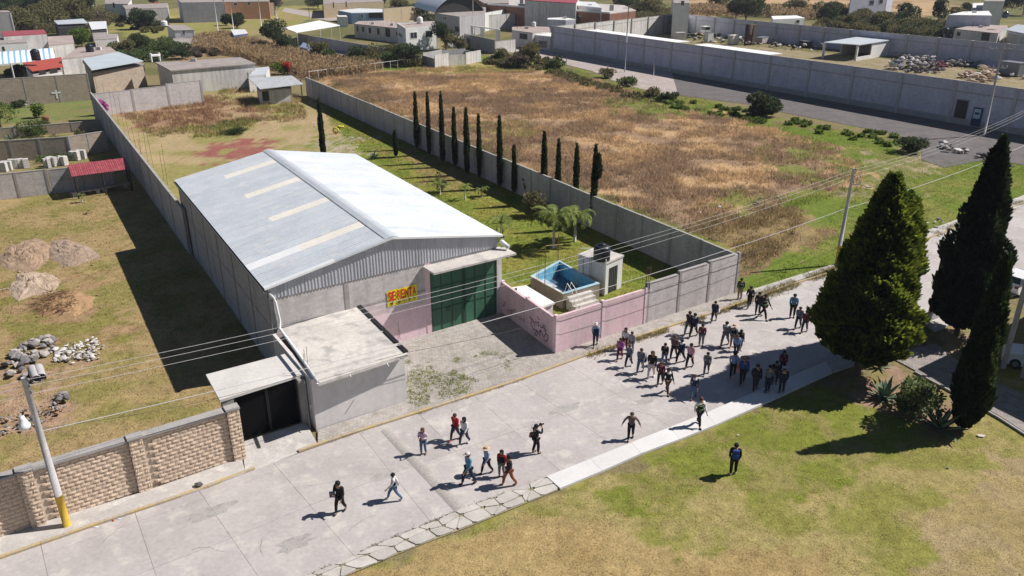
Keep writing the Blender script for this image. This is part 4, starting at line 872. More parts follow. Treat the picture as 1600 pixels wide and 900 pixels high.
TR = [((14, 46), 8, 6, m_leafd, 'dark scrub tree at the left edge of the far wood', 4200), ((95, 30), 9, 6.5, m_leafo, 'olive tree between the two front trees of the far left wood', 4200), ((136, 26), 8, 5, m_leafd, 'dark tree at the lane side of the far left wood', 3200), ((62, 8), 10, 8, m_leafd, 'dark tree behind the far left wood at the top', 4200), ((150, 40), 4.5, 4, m_leafg, 'grey brush at the right end of the far left wood', 2200), ((240, 8), 7, 5, m_leafd, 'dark tree behind the red kiosk', 2600), ((590, 14), 7, 5, m_leafd, 'dark tree behind the blue house', 2600), ((625, 22), 6, 4.5, m_leafo, 'olive tree left of the arched hall garden wall', 2400), ((1120, 14), 9, 6, m_leafd, 'dark tree left of the corn strip', 3200), ((1240, 20), 6, 5, m_leafo, 'olive tree at the edge of the corn strip', 2400), ((1500, 36), 5, 4, m_leafo, 'olive tree in front of the upper right block building', 2200), ((560, 98), 3.6, 2.4, m_leafd, 'dark bush at the end of the canopy yard', 1500), ((585, 98), 3.8, 2.6, m_leafo, 'olive bush below the canopy wall end', 1500), ((32, 53), 8, 7, m_leafo, 'big olive scrub tree behind the red-edged roof at far left', 5200), ((75, 47), 9, 7, m_leafo, 'broad grey-green tree in the middle of the far left wood', 5200), ((120, 42), 9.5, 6.5, m_leafo, 'tall olive tree ending the far left wood by the lane', 5200), ((50, 22), 9, 8, m_leafd, 'dark tree at the top edge of the far left wood', 5000), ((8, 26), 10, 8, m_leafd, 'dark tree in the top left corner', 5000), ((105, 16), 9, 8, m_leafo, 'olive tree at the top of the left wood beside the white pole', 5000),
      ((129, 73), 5.2, 2.8, m_leafb, 'round bright green tree behind the flat roof with the black tank', 3600), ((222, 46), 6.5, 5, m_leafd, 'dark wide tree in the yellow field near the red kiosk', 3600), ((218, 84), 5, 3.2, m_leafd, 'dark green tree between pale roof house and small white house', 2600), ((197, 88), 4, 2.6, m_leafo, 'brown-green scrubby tree right of the pale metal roof', 2200),
      ((262, 88), 3.5, 3.2, m_leaf, 'green bush left of the long grey roof', 2200), ((285, 92), 3.4, 3, m_leafd, 'dark bush just behind the long grey roof', 2200), ((372, 44), 5.5, 3.6, m_leafd, 'dark bush right of the tall white lamp post in the field', 2200), ((354, 40), 3.6, 2.4, m_leafd, 'small dark bush at the foot of the white lamp post', 1200),
      ((430, 78), 7, 4, m_leafd, 'large dark tree left of the white canopy roof', 4200), ((452, 84), 4.5, 3.2, m_leafd, 'dark bush under the front post of the white canopy', 2200), ((430, 15), 8, 4.5, m_leafg, 'grey leafless-looking tree beside the far lane', 3600), ((497, 14), 6, 6, m_leafd, 'dark hedge tree behind the far lane', 3000),
      ((499, 96), 4.4, 2.6, m_leafo, 'young tree in front of the shaded canopy yard', 1500), ((515, 98), 3, 2.4, m_leaf, 'low bush at the corner of the corn field', 1300), ((620, 98), 4.6, 3.2, m_leafo, 'brownish shrub below the long roofed house', 2600), ((640, 102), 4.8, 4, m_leafd, 'rounded shrub in front of the white two-window house', 3000), ((606, 104), 3.0, 2.5, m_leaf, 'green shrub beside the end of the canopy wall', 1600),
      ((697, 78), 7, 3.4, m_leafd, 'tall dark tree right of the white two-window house', 3400), ((716, 80), 4, 3, m_leafo, 'loose shrub beside the shaded low wall', 1800), ((652, 32), 5.5, 5, m_leafd, 'dark tree left of the arched hall roof', 3000), ((830, 104), 5, 3.0, m_leafo, 'scraggly green tree at the corner of the pale dirt road', 2800), ((812, 106), 3.2, 3.2, m_leafg, 'grey brushwood left of the scraggly corner tree', 1600), ((782, 94), 2.6, 2.2, m_leafo, 'bush by the bend of the dirt road', 1100),
      ((1010, 27), 7.5, 7, m_leafo, 'olive green tree behind the side wall of the works yard', 4400), ((975, 22), 8, 6, m_leafd, 'dark tree behind the brick building end', 3600), ((1165, 33), 10, 8, m_leafd, 'large black-green tree behind the works yard wall', 6000), ((1150, 28), 9, 5, m_leafd, 'dark tree left of the black-green one', 2600), ((1294, 42), 7.5, 5, m_leafd, 'dark tree beyond the yard wall near the white hut', 3600), ((1345, 40), 5.5, 5, m_leafo, 'olive bush below the far grey house', 2800), ((1325, 44), 4.5, 4, m_leafo, 'loose scrub between the dark tree and the far grey house', 2200),
      ((1378, 46), 5, 5, m_leafo, 'low scrub beyond the yard wall under the far grey house', 2600), ((1412, 40), 7, 4.5, m_leafd, 'tree right of the far grey house', 2800), ((1425, 52), 4.5, 4.5, m_leafo, 'yellowish scrub right of the far grey house', 2200), ((1466, 32), 7, 3, m_leafd, 'upright dark tree before the block building at upper right', 2600), ((1510, 20), 4, 3, m_leafd, 'small dark bush at the top right near the block building', 1200), ((1565, 22), 12, 7, m_leafd, 'very dark tree at the top right corner', 5200), ((1598, 24), 11, 6, m_leafd, 'dark tree cut by the right edge at the top', 3600), ((1300, 30), 6, 4, m_leafd, 'small dark tree above the white hut', 1500),
      ((1190, 182), 3.4, 2.9, m_leafd, 'rounded dark green shrub beside the asphalt road', 4200), ((1425, 238), 2.0, 2.2, m_leafd, 'low dark green shrub at the end of the weeds by the asphalt', 2600), ((1020, 152), 1.6, 1.8, m_leafo, 'low dark bush on the road verge', 900), ((1045, 158), 1.6, 1.8, m_leafd, 'low bush right of the verge bush', 900), ((950, 122), 1.7, 1.8, m_leafo, 'dry brush on the bend of the verge', 800), ((980, 134), 1.6, 2, m_leaf, 'green weeds clump on the verge beside the dirt road', 900), ((868, 107), 2.6, 2, m_leaf, 'small bush right of the scraggly corner tree', 900),
      ((1, 201), 4.6, 2.7, m_leafb, 'leafy tree at the left edge in the small garden', 2200), ((57, 212), 1.9, 2.2, m_leaf, 'rounded green bush in front of the tan walls', 2400), ((62, 184), 2.4, .9, m_leafb, 'slender young tree on the small garden lawn', 500), ((27, 168), .9, 1.3, m_leafd, 'low blue-green plants by the wall with the cross', 500), ((34, 120), 2.4, 1.7, m_leafd, 'dark bush left of the bright red roof', 900), ((102, 89), 1.8, 1.6, m_leafb, 'small green bush at the flat roof corner', 500), ((436, 116), 2.2, 1.8, m_leafb, 'green bush behind the sheds beside red flowers', 900),
      ((838, 338), 2.6, 1.35, m_leafo, 'olive shrub left of the large palm', 1500), ((824, 308), 2.2, .5, m_leafb, 'small pale green sapling by the wall', 300), ((368, 209), .8, 1.7, m_leafd, 'low dark green clump in the back yard grass', 900), ((690, 300), 2, .8, m_leafo, 'thin sapling next to the warehouse roof edge', 350),
      ((1424, 650), 2.4, 1.7, m_leafs, 'leafy grey-green shrub on the lawn between conifer and agave', 3400)]
RT = random.Random(5)
def scrub(label, poly, n, hh, mt, seed, nl=450, sp=.8):
    w = [G(*p) for p in poly]; pw = [(p.x, p.y) for p in w]; x0, x1, y0, y1 = min(p.x for p in w), max(p.x for p in w), min(p.y for p in w), max(p.y for p in w); r = np.random.default_rng(seed); Ps, Ds = [], []; k = 0
    while k < n:
        x_, y_ = r.uniform(x0, x1), r.uniform(y0, y1)
        if not inside(np.array([x_]), np.array([y_]), pw)[0]: continue
        k += 1; s_ = hh * r.uniform(.5, 1.1); d = r.normal(size=(nl, 3)); d /= np.linalg.norm(d, axis=1, keepdims=True); p = np.array([x_, y_, s_ * .45]) + d * np.array([sp, sp, .5]) * s_ * (1 - .4 * r.random((nl, 1)) ** 2); p[:, 2] = np.maximum(p[:, 2], .03); Ps.append(p); Ds.append(d + np.array([0, 0, .5]) + r.normal(0, .5, (nl, 3)))
    o = leafmesh('scrub', mt, np.concatenate(Ps), np.concatenate(Ds), .42, .24, seed); tag(stuff(o), label, 'scrub')
scrub('mixed green scrub between the corn field and the pale metal roof', [(190, 108), (232, 100), (262, 92), (300, 88), (300, 78), (262, 70), (215, 70), (180, 80)], 46, 2.4, m_leaf, 1); scrub('brown dry scrub above the long grey house', [(300, 90), (372, 86), (360, 74), (300, 72)], 30, 1.2, m_leafg, 2)
scrub('olive scrub below the far left wood', [(0, 50), (60, 54), (150, 48), (200, 30), (160, 22), (0, 30)], 46, 3.4, m_leafo, 3); scrub('dry grass and scrub around the dark wide tree', [(165, 36), (215, 50), (250, 56), (262, 40), (200, 28)], 26, 1.4, m_leafo, 4)
scrub('green scrub in front of the canopy yard and long house', [(510, 104), (650, 106), (640, 86), (600, 84), (560, 86)], 50, 2.0, m_leafo, 5); scrub('green scrub beyond the rear works yard wall', [(1270, 46), (1500, 66), (1480, 40), (1400, 30), (1300, 26)], 90, 3.2, m_leafo, 6); scrub('dark scrub among the trees beyond the rear works yard wall', [(1290, 44), (1490, 62), (1470, 44), (1330, 34)], 36, 3.6, m_leafd, 7)
scrub('dense weeds along the dirt road verge', [(760, 92), (860, 108), (960, 138), (1010, 152), (1000, 160), (930, 140), (840, 112), (760, 100)], 110, .5, m_leafo, 8, 110, 1.7); scrub('dense weeds along the asphalt road verge', [(1010, 152), (1170, 172), (1215, 184), (1395, 212), (1440, 226), (1430, 238), (1300, 214), (1180, 192), (1010, 162)], 70, .28, m_leafb, 9, 90, 1.5)
scrub('weeds and bushes behind the red brick building', [(990, 36), (1050, 36), (1050, 20), (960, 14)], 24, 3.4, m_leafo, 10); scrub('green scrub left of the arched hall', [(660, 34), (700, 40), (690, 26), (640, 22)], 14, 3.2, m_leafd, 11); scrub('garden scrub between the low houses at far left', [(0, 118), (60, 124), (100, 112), (0, 108)], 18, 1.2, m_leaf, 12)
scrub('green weeds at the dirt road corner under the scraggly tree', [(752, 96), (800, 86), (850, 94), (880, 108), (800, 110)], 26, 1.1, m_leafo, 13, 300)
for i, ((px, py), hh, rad, mt, lab, n) in enumerate(TR):
    bush = hh < 3.6; tree(lab, px, py, hh, rad, mt, 100 + i, n, 'bush' if bush else 'tree', 'bush' if bush else 'tree', .05 if bush else .12, None, .17 if (py > 560) else (.20 if py > 200 else .34 if py > 60 else .5))
# flower bushes
for (px, py, hh, rad, mt, lab) in ((164, 188, 2.6, .9, m_magenta, 'magenta bougainvillea at the top of the left boundary wall'), (449, 116, 2.6, 1.3, m_redf, 'bush covered in red flowers behind the small sheds')):
    tree(lab, px, py, hh + (1.2 if mt is m_magenta else 0), rad, mt, 300 + px, 900, 'flowering_bush', 'bush', .2, None, .25)
# palms
def palm(label, base, ht, fr, nf, seed, droop=1.0, tr=.13):
    g = G(*base); t = thing('palm', label, 'palm', (g.x, g.y, 0)); r = random.Random(seed)
    if ht > .6: MB().tube([(g.x, g.y, -.02), (g.x, g.y, ht * .5), (g.x, g.y, ht)], tr, 8, tr * .7).build('trunk', m_polec, t, True)
    for k in range(nf):
        a = 6.283 * k / nf + r.uniform(-.2, .2); e = r.uniform(.25, 1.15); pts = []; L_ = fr * r.uniform(.8, 1.1)
        for j in range(9):
            s_ = j / 8; th_ = e - s_ * s_ * 2.1 * droop
            if j == 0: x_, z_ = 0, ht
            else: x_ += math.cos(th_) * L_ / 8; z_ += math.sin(th_) * L_ / 8
            pts.append(Vector((g.x + math.cos(a) * x_, g.y + math.sin(a) * x_, z_)))
        mb = MB(); mb.tube(pts, .018, 4, .006); side = Vector((-math.sin(a), math.cos(a), 0))
        for j in range(1, 9):
            for q in (0, .5):
                if j == 8 and q: continue
                c = pts[j].lerp(pts[min(8, j + 1)], q); ll = .42 * fr * (math.sin(math.pi * min(.95, (j + q) / 9 + .06)) ** .6) * .55; fw = (pts[j] - pts[j - 1]).normalized()
                for sd in (-1, 1):
                    d = (side * sd + fw * .7 + Vector((0, 0, -.45 * droop))).normalized(); wv = fw * .035 * max(1, fr)
                    mb.add([c - wv, c + wv, c + d * ll], [(0, 1, 2)])
        mb.build('frond', m_palm, t)
    return t
palm('large palm with arching fronds beside the pool lawn', (865, 388), 2.6, 2.6, 26, 1, 1.05, .12)
palm('smaller palm right of the large one, partly in wall shade', (898, 377), 2.1, 2.3, 22, 2, 1.1, .13)
palm('short palm tight against the warehouse gutter near the gate', (783, 372), 1.3, 1.6, 16, 3, .9, .08)
palm('little palm in the lawn near the middle of the warehouse', (688, 304), 1.1, 1.0, 9, 4, .9, .06)
palm('little palm with pale trunk left of the lawn shadow', (727, 312), 1.3, .9, 9, 5, .9, .07)
palm('drooping little palm at the edge of the wall shade', (753, 308), .8, 1.1, 9, 6, 1.1, .06)
palm('tiny potted palm in front of the red-roofed shelter', (129, 316), .7, .55, 9, 7, .8, .05)
palm('tiny yellowish palm seedling in the left yard', (139, 334), .25, .45, 7, 8, .9, .03)
def agave(label, px, py, r_, n, seed):
    g = G(px, py); t = thing('agave', label, 'agave', (g.x, g.y, 0)); r = random.Random(seed)
    for k in range(n):
        a = k * 2.4; e = .25 + 1.15 * (k / n); L_ = r_ * r.uniform(.85, 1.1); d = Vector((math.cos(a) * math.cos(e), math.sin(a) * math.cos(e), math.sin(e))); s_ = Vector((-math.sin(a), math.cos(a), 0)); u_ = d.cross(s_)
        o = Vector((g.x, g.y, .02)); P = []
        for f, w in ((0, .05), (.3, .09), (.7, .06), (1, .004)):
            c = o + d * L_ * f - Vector((0, 0, .18 * f * f * L_)); P += [c - s_ * w * r_, c - u_ * w * .5 * r_, c + s_ * w * r_]
        MB().add(P, [(3 * i, 3 * i + 1, 3 * i + 4, 3 * i + 3) for i in range(3)] + [(3 * i + 1, 3 * i + 2, 3 * i + 5, 3 * i + 4) for i in range(3)] + [(3 * i + 2, 3 * i, 3 * i + 3, 3 * i + 5) for i in range(3)]).build('leaf', m_agave, t)
agave('large spiky agave left of the narrow cypress', 1468, 672, 1.7, 24, 1); agave('spiky agave between the conifer and the leafy shrub', 1382, 622, 1.5, 18, 2)
agave('small agave behind the conifer trunk', 1375, 575, .9, 13, 3); agave('dark agave by the warehouse roof edge in the lawn', 584, 248, 1.2, 14, 4); agave('pale variegated agave in front of the tan wall at far left', 18, 222, 1.4, 16, 5)
agave('dark agave close to the wall beyond the far lawn', 1373, 626, .6, 10, 6)
# corn field behind the yard
x, y = scatter([(478, 124), (400, 100), (372, 89), (300, 80), (306, 64), (352, 57), (440, 82), (520, 100), (600, 108), (560, 118)], 5.5)
n = len(x); P = np.repeat(np.stack([x, y, np.zeros(n)], 1), 7, 0); P[:, 2] = np.tile(np.linspace(.15, 1.75, 7), n) * np.repeat(rng.uniform(.75, 1.1, n), 7); D_ = rng.normal(0, 1, (n * 7, 3)); D_[:, 2] = np.abs(D_[:, 2]) * .7 + .25
tag(stuff(leafmesh('corn_field', m_corn, P, D_, .75, .12, 5)), 'field of tall dry brown corn stalks behind the yard wall', 'corn field')
x, y = scatter([(1075, 24), (1080, 14), (1330, 16), (1330, 26), (1270, 32), (1200, 28)], 1.2)
n = len(x); P = np.repeat(np.stack([x, y, np.zeros(n)], 1), 5, 0); P[:, 2] = np.tile(np.linspace(.2, 2, 5), n); D_ = rng.normal(0, 1, (n * 5, 3)); D_[:, 2] = np.abs(D_[:, 2]) * .7 + .3
tag(stuff(leafmesh('corn_field', m_corn, P, D_, 1.1, .3, 6)), 'strip of dry corn beyond the far yard wall at the top', 'corn field')
# weeds along kerbs and joints
def weeds(name, label, line, wdt, dens, h0, h1, col, seed):
    pl = polyline(line); L_ = plen(pl); n = int(L_ * dens); r = np.random.default_rng(seed); ss = r.random(n) * L_
    m = fbm(ss * .7 + seed * 9, ss * 0 + 3, 4) > .42; ss = ss[m]; pts = np.array([tuple(along(pl, s_)) for s_ in ss]) + r.normal(0, wdt, (len(ss), 2))
    tag(tufts(name, pts[:, 0], pts[:, 1], h0, h1, 5, .02, .06, .8, col=col), label, 'weeds')
weeds('weeds', 'green and straw weeds growing along the kerb beside the forecourt', [(505, 692), (644, 648), (800, 598), (870, 572)], .09, 40, .06, .22, (.22, .21, .08), 1)
weeds('weeds', 'taller dry weeds along the kerb in front of the pink wall', [(870, 572), (960, 543), (1080, 505), (1180, 468)], .16, 70, .1, .35, (.30, .25, .11), 2)
weeds('weeds', 'wide strip of dry weeds between pavement and street on the right', [(1180, 466), (1250, 440), (1340, 410), (1400, 388)], .32, 170, .1, .35, (.27, .23, .10), 3)
weeds('weeds', 'dry weeds between pavement and street beyond the conifers', [(1460, 367), (1530, 342), (1600, 316)], .3, 120, .1, .3, (.27, .22, .11), 4)
weeds('weeds', 'weeds in the joint beside the flagstones', [(487, 899), (595, 850), (710, 802), (854, 748)], .04, 60, .04, .12, (.17, .19, .07), 5)
x, y = scatter([(636, 560), (690, 545), (800, 555), (790, 600), (650, 640), (636, 625)], 80, lambda X, Y: (fbm(X * .9 + 3, Y * .9 + 5, 15) + .25 * (np.hypot(X + 4.6, Y - 40.2) < 2.2)) > .60)
w_ = tufts('weeds', x, y, .03, .12, 6, .022, .09, 1.2, col=(.30, .33, .09)); w_.location.z = .12; tag(w_, 'patches of green and yellow weeds on the forecourt pavers', 'weeds')
# ---------------------------------------------------------------- poles and cables
def pole(label, base, top, r0, r1, mat, lean=(0, 0), yellow=None, name='utility_pole', cat='utility pole', group=None, parts=None):
    g = G(*base); hh = height(*base, top); t = thing(name, label, cat, (g.x, g.y, 0), group)
    tp = Vector((g.x + lean[0], g.y + lean[1], hh)); b = Vector((g.x, g.y, 0)); zs = (yellow or 0) / hh
    if yellow: MB().tube([b, b.lerp(tp, zs)], r0 * 1.01, 10, r0 * .97).build('painted_base', m_poley, t, True)
    MB().tube([b.lerp(tp, zs), tp], r0 * (.96 if yellow else 1), 10, r1).build('shaft', mat, t, True)
    return t, b, tp
def lamp(t, at, arm, mat=m_pvc, r=.16):
    at = Vector(at); e = at + Vector(arm); MB().tube([at, at.lerp(e, .6) + Vector((0, 0, .08)), e], .03, 6).build('lamp_arm', m_gutter, t)
    MB().lathe((e.x, e.y, e.z - .3), [(r * .5, 0), (r * .9, .08), (r, .2), (r * .75, .3), (r * .5, .5), (r * .35, .62)], 12).build('lamp_head', mat, t, True)
p1, b1p, t1p = pole('grey concrete pole with a yellow painted foot by the stone wall', (106, 824), 590, .17, .11, m_polec, (-.12, 0), 1.75)
lamp(p1, b1p.lerp(t1p, .74), (-.34, -.3, 0), m_pvc, .24)
def hw(t, at, n=3, dz=.28):
    for k in range(n): p = Vector(at) - Vector((0, 0, k * dz)); MB().lathe((p.x + .16, p.y, p.z - .05), [(.035, 0), (.05, .03), (.05, .09), (.03, .12)], 8).build('insulator', m_gutter, t)
hw(p1, t1p - Vector((0, 0, .1)))
p2, b2p, t2p = pole('grey concrete pole with a yellow foot on the far pavement left of the conifer', (1307, 414), 263, .16, .10, m_polec, (.05, 0), 1.7)
hw(p2, t2p - Vector((0, 0, .1))); q = t2p - Vector((0, 0, 1.3)); MB().tube([q, q + Vector((.5, -.1, .05)), q + Vector((1.2, -.2, -.1))], .025, 6).build('lamp_arm', m_gutter, p2); MB().box((q.x + 1.3, q.y - .2, q.z - .12), (.4, .16, .08)).build('lamp_head', m_polec, p2)
p3, b3p, t3p = pole('dark wooden pole with an orange foot between the conifer and the tall cypress', (1450, 502), 357, .12, .09, m_wood, (0, 0), None)
MB().tube([b3p, b3p + Vector((0, 0, 1.3))], .124, 10).build('painted_base', M('orange_paint', (.34, .14, .05), (.26, .11, .05), 2, 0, .8), p3, True); lamp(p3, b3p.lerp(t3p, .84), (.28, -.1, .1), m_pvc, .13)
p4, b4p, t4p = pole('leaning light pole with a crossarm and transformer by the works yard wall', (1537, 213), 60, .17, .11, m_polec, (-.3, 0))
for z, l_ in ((-1.4, 1.6), (-3.8, 1.2)):
    q = t4p + Vector((0, 0, z)); MB().obox((q.x, q.y), (1, -.1), -l_, l_, -.05, .05, q.z, q.z + .12).build('crossarm', m_polec, p4)
    for k in (-1, -.5, .5, 1): MB().lathe((q.x + k * l_ * .95, q.y - .1 * k * l_, q.z + .12), [(.07, 0), (.09, .1), (.06, .3)], 8).build('insulator', m_polec, p4)
p5, b5p, t5p = pole('slim dark pole against the works yard wall on the dirt road', (976, 113), 8, .12, .08, m_gutter, (.1, 0)); q = t5p - Vector((0, 0, .6)); MB().obox((q.x, q.y), (1, 0), -1.1, 1.1, -.04, .04, q.z, q.z + .1).build('crossarm', m_gutter, p5)
MB().tube([b5p.lerp(t5p, .45), b5p.lerp(t5p, .62)], .13, 8).build('white_band', m_pvc, p5)
for (bx, by), ty, lab in (((342, 57), -12, 'tall white post in the yellow field, left one'), ((365, 46), 8, 'slim white post beside the dark bush in the field'), ((409, 46), -2, 'white post left of the dark canopy tree'), ((433, 30), 10, 'short thin white post beyond the canopy tree'), ((740, 62), -8, 'white pole in front of the arched hall'), ((147, 16), -10, 'white pole beside the far lane at the top left'), ((484, 32), 12, 'thin dark post beside the yellow field')):
    pole(lab, (bx, by), ty, .12, .09, m_pvc if 'dark' not in lab[:10] else m_gutter, name='post', cat='post')
for (bx, by), ty, lab in (((949, 119), 100, 'stubby wooden stake with rag on the dirt road verge'), ((1021, 119), 99, 'short bollard against the works yard wall'), ((885, 101), 90, 'thin stake near the road corner')):
    pole(lab, (bx, by), ty, .09, .07, m_polec, name='stake', cat='stake')
def cable(label, a, b, sag, r=.009, mat=m_cable, extra=None):
    n = 24; pts = [Vector(a).lerp(Vector(b), i / n) - Vector((0, 0, sag * 4 * (i / n) * (1 - i / n))) for i in range(n + 1)]
    if extra: pts += extra
    o = MB().tube(pts, r, 5).build('cable', mat); tag(o, label, 'cable', 'overhead power cables'); return o
P4 = Vector((52, 78, 9))
e4 = [G3(1700, 150, 6)] ; off = t2p + (t2p - t1p).normalized() * 46
for k, (z, lab) in enumerate(((.1, 'top overhead cable between the two yellow-footed poles'), (.38, 'second overhead cable between the two yellow-footed poles'), (.75, 'third overhead cable between the two yellow-footed poles'))):
    cable(lab, t1p + Vector((.1, 0, -z)), t2p - Vector((0, 0, z)), 1.0)
    cable(['top', 'middle', 'lowest'][k] + ' overhead cable running from the far yellow-footed pole to the upper right', t2p - Vector((0, 0, z)), Vector((off.x + 2, off.y + 12, 7.6 - z)), .9)
    cable(['top', 'middle', 'lowest'][k] + ' overhead cable leaving the near pole past the left edge', t1p + Vector((0, 0, -z)), t1p + Vector((-30, -16.5 + k, -z)), .7)
c1 = b1p.lerp(t1p, .66); c2 = b2p.lerp(t2p, .60)
cable('thick pale low cable with a splice between the two yellow-footed poles', c1, c2, .9, .017, m_cable); cable('thick pale low cable running from the far pole past the tall cypress', c2, Vector((off.x, off.y + 6, 4.8)), .7, .02, m_cable)
cable('thin service cable from the near pole to the gate canopy', c1 + Vector((0, 0, .15)), G3(478, 584, 3.05), .35, .01, m_cabled)
cable('thin slack cable over the annexe roof', G3(478, 584, 3.1), G3(634, 551, 3.5), .1, .01, m_cabled)
cable('low cable along the far side of the forecourt', G3(634, 551, 3.5), c2, 1.4, .01, m_cabled)
# ---------------------------------------------------------------- heaps, rubble, small litter
def rockmesh(seed, n=None):
    r = random.Random(seed); bm = bmesh.new(); bmesh.ops.create_icosphere(bm, subdivisions=1, radius=.5)
    for v in bm.verts: v.co = Vector((v.co.x * r.uniform(.7, 1.1), v.co.y * r.uniform(.6, 1), v.co.z * r.uniform(.5, .8))) * r.uniform(.8, 1.2)
    me = bpy.data.meshes.new('stone'); bm.to_mesh(me); bm.free(); return me
RK = {}
def rocks(mat, k=5):
    if mat.name not in RK:
        RK[mat.name] = []
        for i in range(k): me = rockmesh(i + len(RK) * 10); me.materials.append(mat); RK[mat.name].append(me)
    return RK[mat.name]
def rubble(label, poly, n, s0, s1, mats, pile=.5, name='rubble_heap', cat='rubble', part='stone'):
    w = [G(*p) for p in poly]; c = sum(w, Vector((0, 0))) / len(w); t = thing(name, label, cat, (c.x, c.y, 0)); k = 0
    x0, x1, y0, y1 = min(p.x for p in w), max(p.x for p in w), min(p.y for p in w), max(p.y for p in w); pw = [(p.x, p.y) for p in w]; tries = 0
    while k < n and tries < n * 30:
        tries += 1; x_, y_ = random.uniform(x0, x1), random.uniform(y0, y1)
        if not inside(np.array([x_]), np.array([y_]), pw)[0]: continue
        s_ = random.uniform(s0, s1) * random.choice((.6, .8, 1, 1)); o = link(part, random.choice(rocks(random.choice(mats))), t, (x_ - c.x, y_ - c.y, s_ * .2 + random.random() * pile)); o.scale = (s_ * random.uniform(.8, 1.3), s_, s_ * random.uniform(.5, .8)); o.rotation_euler = (random.uniform(-.4, .4), random.uniform(-.4, .4), random.uniform(0, 6.28)); k += 1
    return t
def heap(label, poly, ht, mat, seed, name='soil_heap', cat='soil heap', rough=.8):
    w = [G(*p) for p in poly]; c = sum(w, Vector((0, 0))) / len(w); t = thing(name, label, cat, (c.x, c.y, 0)); N_ = 36; R_ = 14; V = []; Fs = []
    for i in range(R_ + 1):
        for j in range(N_):
            a = j / N_ * len(w); p = w[int(a) % len(w)].lerp(w[(int(a) + 1) % len(w)], a % 1); f = i / R_; q = c.lerp(p, f * (.78 + .5 * float(fbm(np.array(math.cos(j / N_ * 6.283) * 2 + seed * 5.), np.array(math.sin(j / N_ * 6.283) * 2 + 9.), seed + 3))))
            nz = float(fbm(np.array(q.x * 1.6 + seed), np.array(q.y * 1.6 + seed), seed)); nz2 = float(fbm(np.array(q.x * 3.4 + seed), np.array(q.y * 3.4), seed + 1))
            V.append((q.x, q.y, ht * (1 - f * f) * (.35 + 1.1 * nz) + (nz2 - .5) * rough * ht * (1 - f * .6) - .03 * f))
    for i in range(R_):
        for j in range(N_): Fs.append((i * N_ + j, (i + 1) * N_ + j, (i + 1) * N_ + (j + 1) % N_, i * N_ + (j + 1) % N_))
    mb = MB(); mb.add(V, Fs); mb.build('soil', mat, t)
    for k in range(40):
        p = random.choice(w).lerp(c, random.uniform(-.2, .6)); s_ = random.uniform(.08, .3); o = link('clod', random.choice(rocks(mat)), t, (p.x - c.x, p.y - c.y, .03)); o.scale = (s_, s_, s_ * .7)
    return t
heap('brown dug-soil heap at the left edge of the yard', [(0, 400), (18, 380), (50, 372), (80, 385), (75, 410), (40, 425), (5, 425)], .42, m_soil, 3)
heap('greyish soil heap right behind the brown one', [(72, 385), (100, 372), (135, 380), (156, 398), (140, 412), (100, 418), (76, 405)], .36, M('grey_soil', (.36, .27, .205), (.28, .205, .155), 1.2, .08, 1, fine=.3), 4)
heap('pale sandy heap in front of the other two', [(8, 452), (30, 425), (70, 425), (98, 440), (80, 458), (30, 468)], .4, M('pale_soil', (.46, .36, .28), (.35, .26, .19), 1.2, .08, 1, fine=.3), 5)
heap('orange brushwood and soil mound in the middle of the yard', [(52, 478), (75, 462), (110, 455), (150, 462), (150, 480), (110, 496), (65, 492)], .35, M('orange_litter', (.42, .26, .14), (.33, .21, .12), 1.4, .08, 1, fine=.3), 6)
x, y = scatter([(52, 478), (80, 460), (120, 460), (110, 490), (65, 490)], 60); n = len(x); P = np.stack([x, y, .1 + rng.random(n) * .35], 1); D_ = rng.normal(0, 1, (n, 3)); D_[:, 2] *= .3
tag(stuff(leafmesh('brushwood', m_deadb, P, D_, .7, .05, 3)), 'dry brushwood lying on the orange mound in the left yard', 'brushwood')
rubble('white broken-concrete rubble spread in the left yard', [(84, 550), (96, 540), (150, 530), (162, 545), (155, 562), (110, 570), (84, 565)], 190, .12, .42, [m_rockw, m_rockw, m_rock], .12)
rubble('grey broken slabs beside the white rubble', [(20, 558), (40, 535), (80, 528), (92, 545), (60, 566), (35, 575)], 80, .25, .8, [m_rock, m_rockd, m_rock], .15)
rubble('scattered stones at the left edge under the slabs', [(0, 575), (30, 560), (45, 590), (10, 600)], 14, .4, .9, [m_rock, m_rockd], .1)
rubble('dark stone heap on brown earth behind the near pole', [(0, 655), (40, 640), (85, 630), (105, 640), (60, 668), (0, 685)], 110, .12, .42, [m_rockd, m_rock, m_soil], .2)
rubble('small dark lump of broken stone above the near pole heap', [(86, 622), (104, 617), (108, 630), (92, 636)], 14, .3, .6, [m_rockd], .25)
rubble('line of pale boulders across the asphalt beside the weeds', [(1462, 228), (1470, 222), (1510, 236), (1512, 242), (1480, 238)], 34, .5, 1.1, [m_rockw, m_rock, m_rockd], .3)
rubble('dark boulders at the end of the asphalt right of the pale ones', [(1512, 238), (1545, 244), (1585, 262), (1580, 272), (1540, 256)], 30, .6, 1.3, [m_rockd, m_rock], .3)
rubble('stones at the verge of the dirt road', [(1005, 148), (1060, 158), (1058, 166), (1005, 158)], 22, .4, .8, [m_rockd, m_rock], .2)
rubble('broken branches and stones at the edge of the far pavement', [(1446, 350), (1470, 340), (1475, 352), (1455, 362)], 14, .2, .5, [m_rock, m_rockw], .15)
rubble('white gravel spots on the lawn behind the warehouse', [(485, 190), (560, 212), (565, 234), (500, 232)], 46, .15, .4, [m_rockw], .02)
rubble('few white stones in the field weeds near the wall end', [(1060, 320), (1090, 325), (1220, 300), (1230, 312), (1090, 335)], 12, .3, .7, [m_rockw, m_rock], .1)
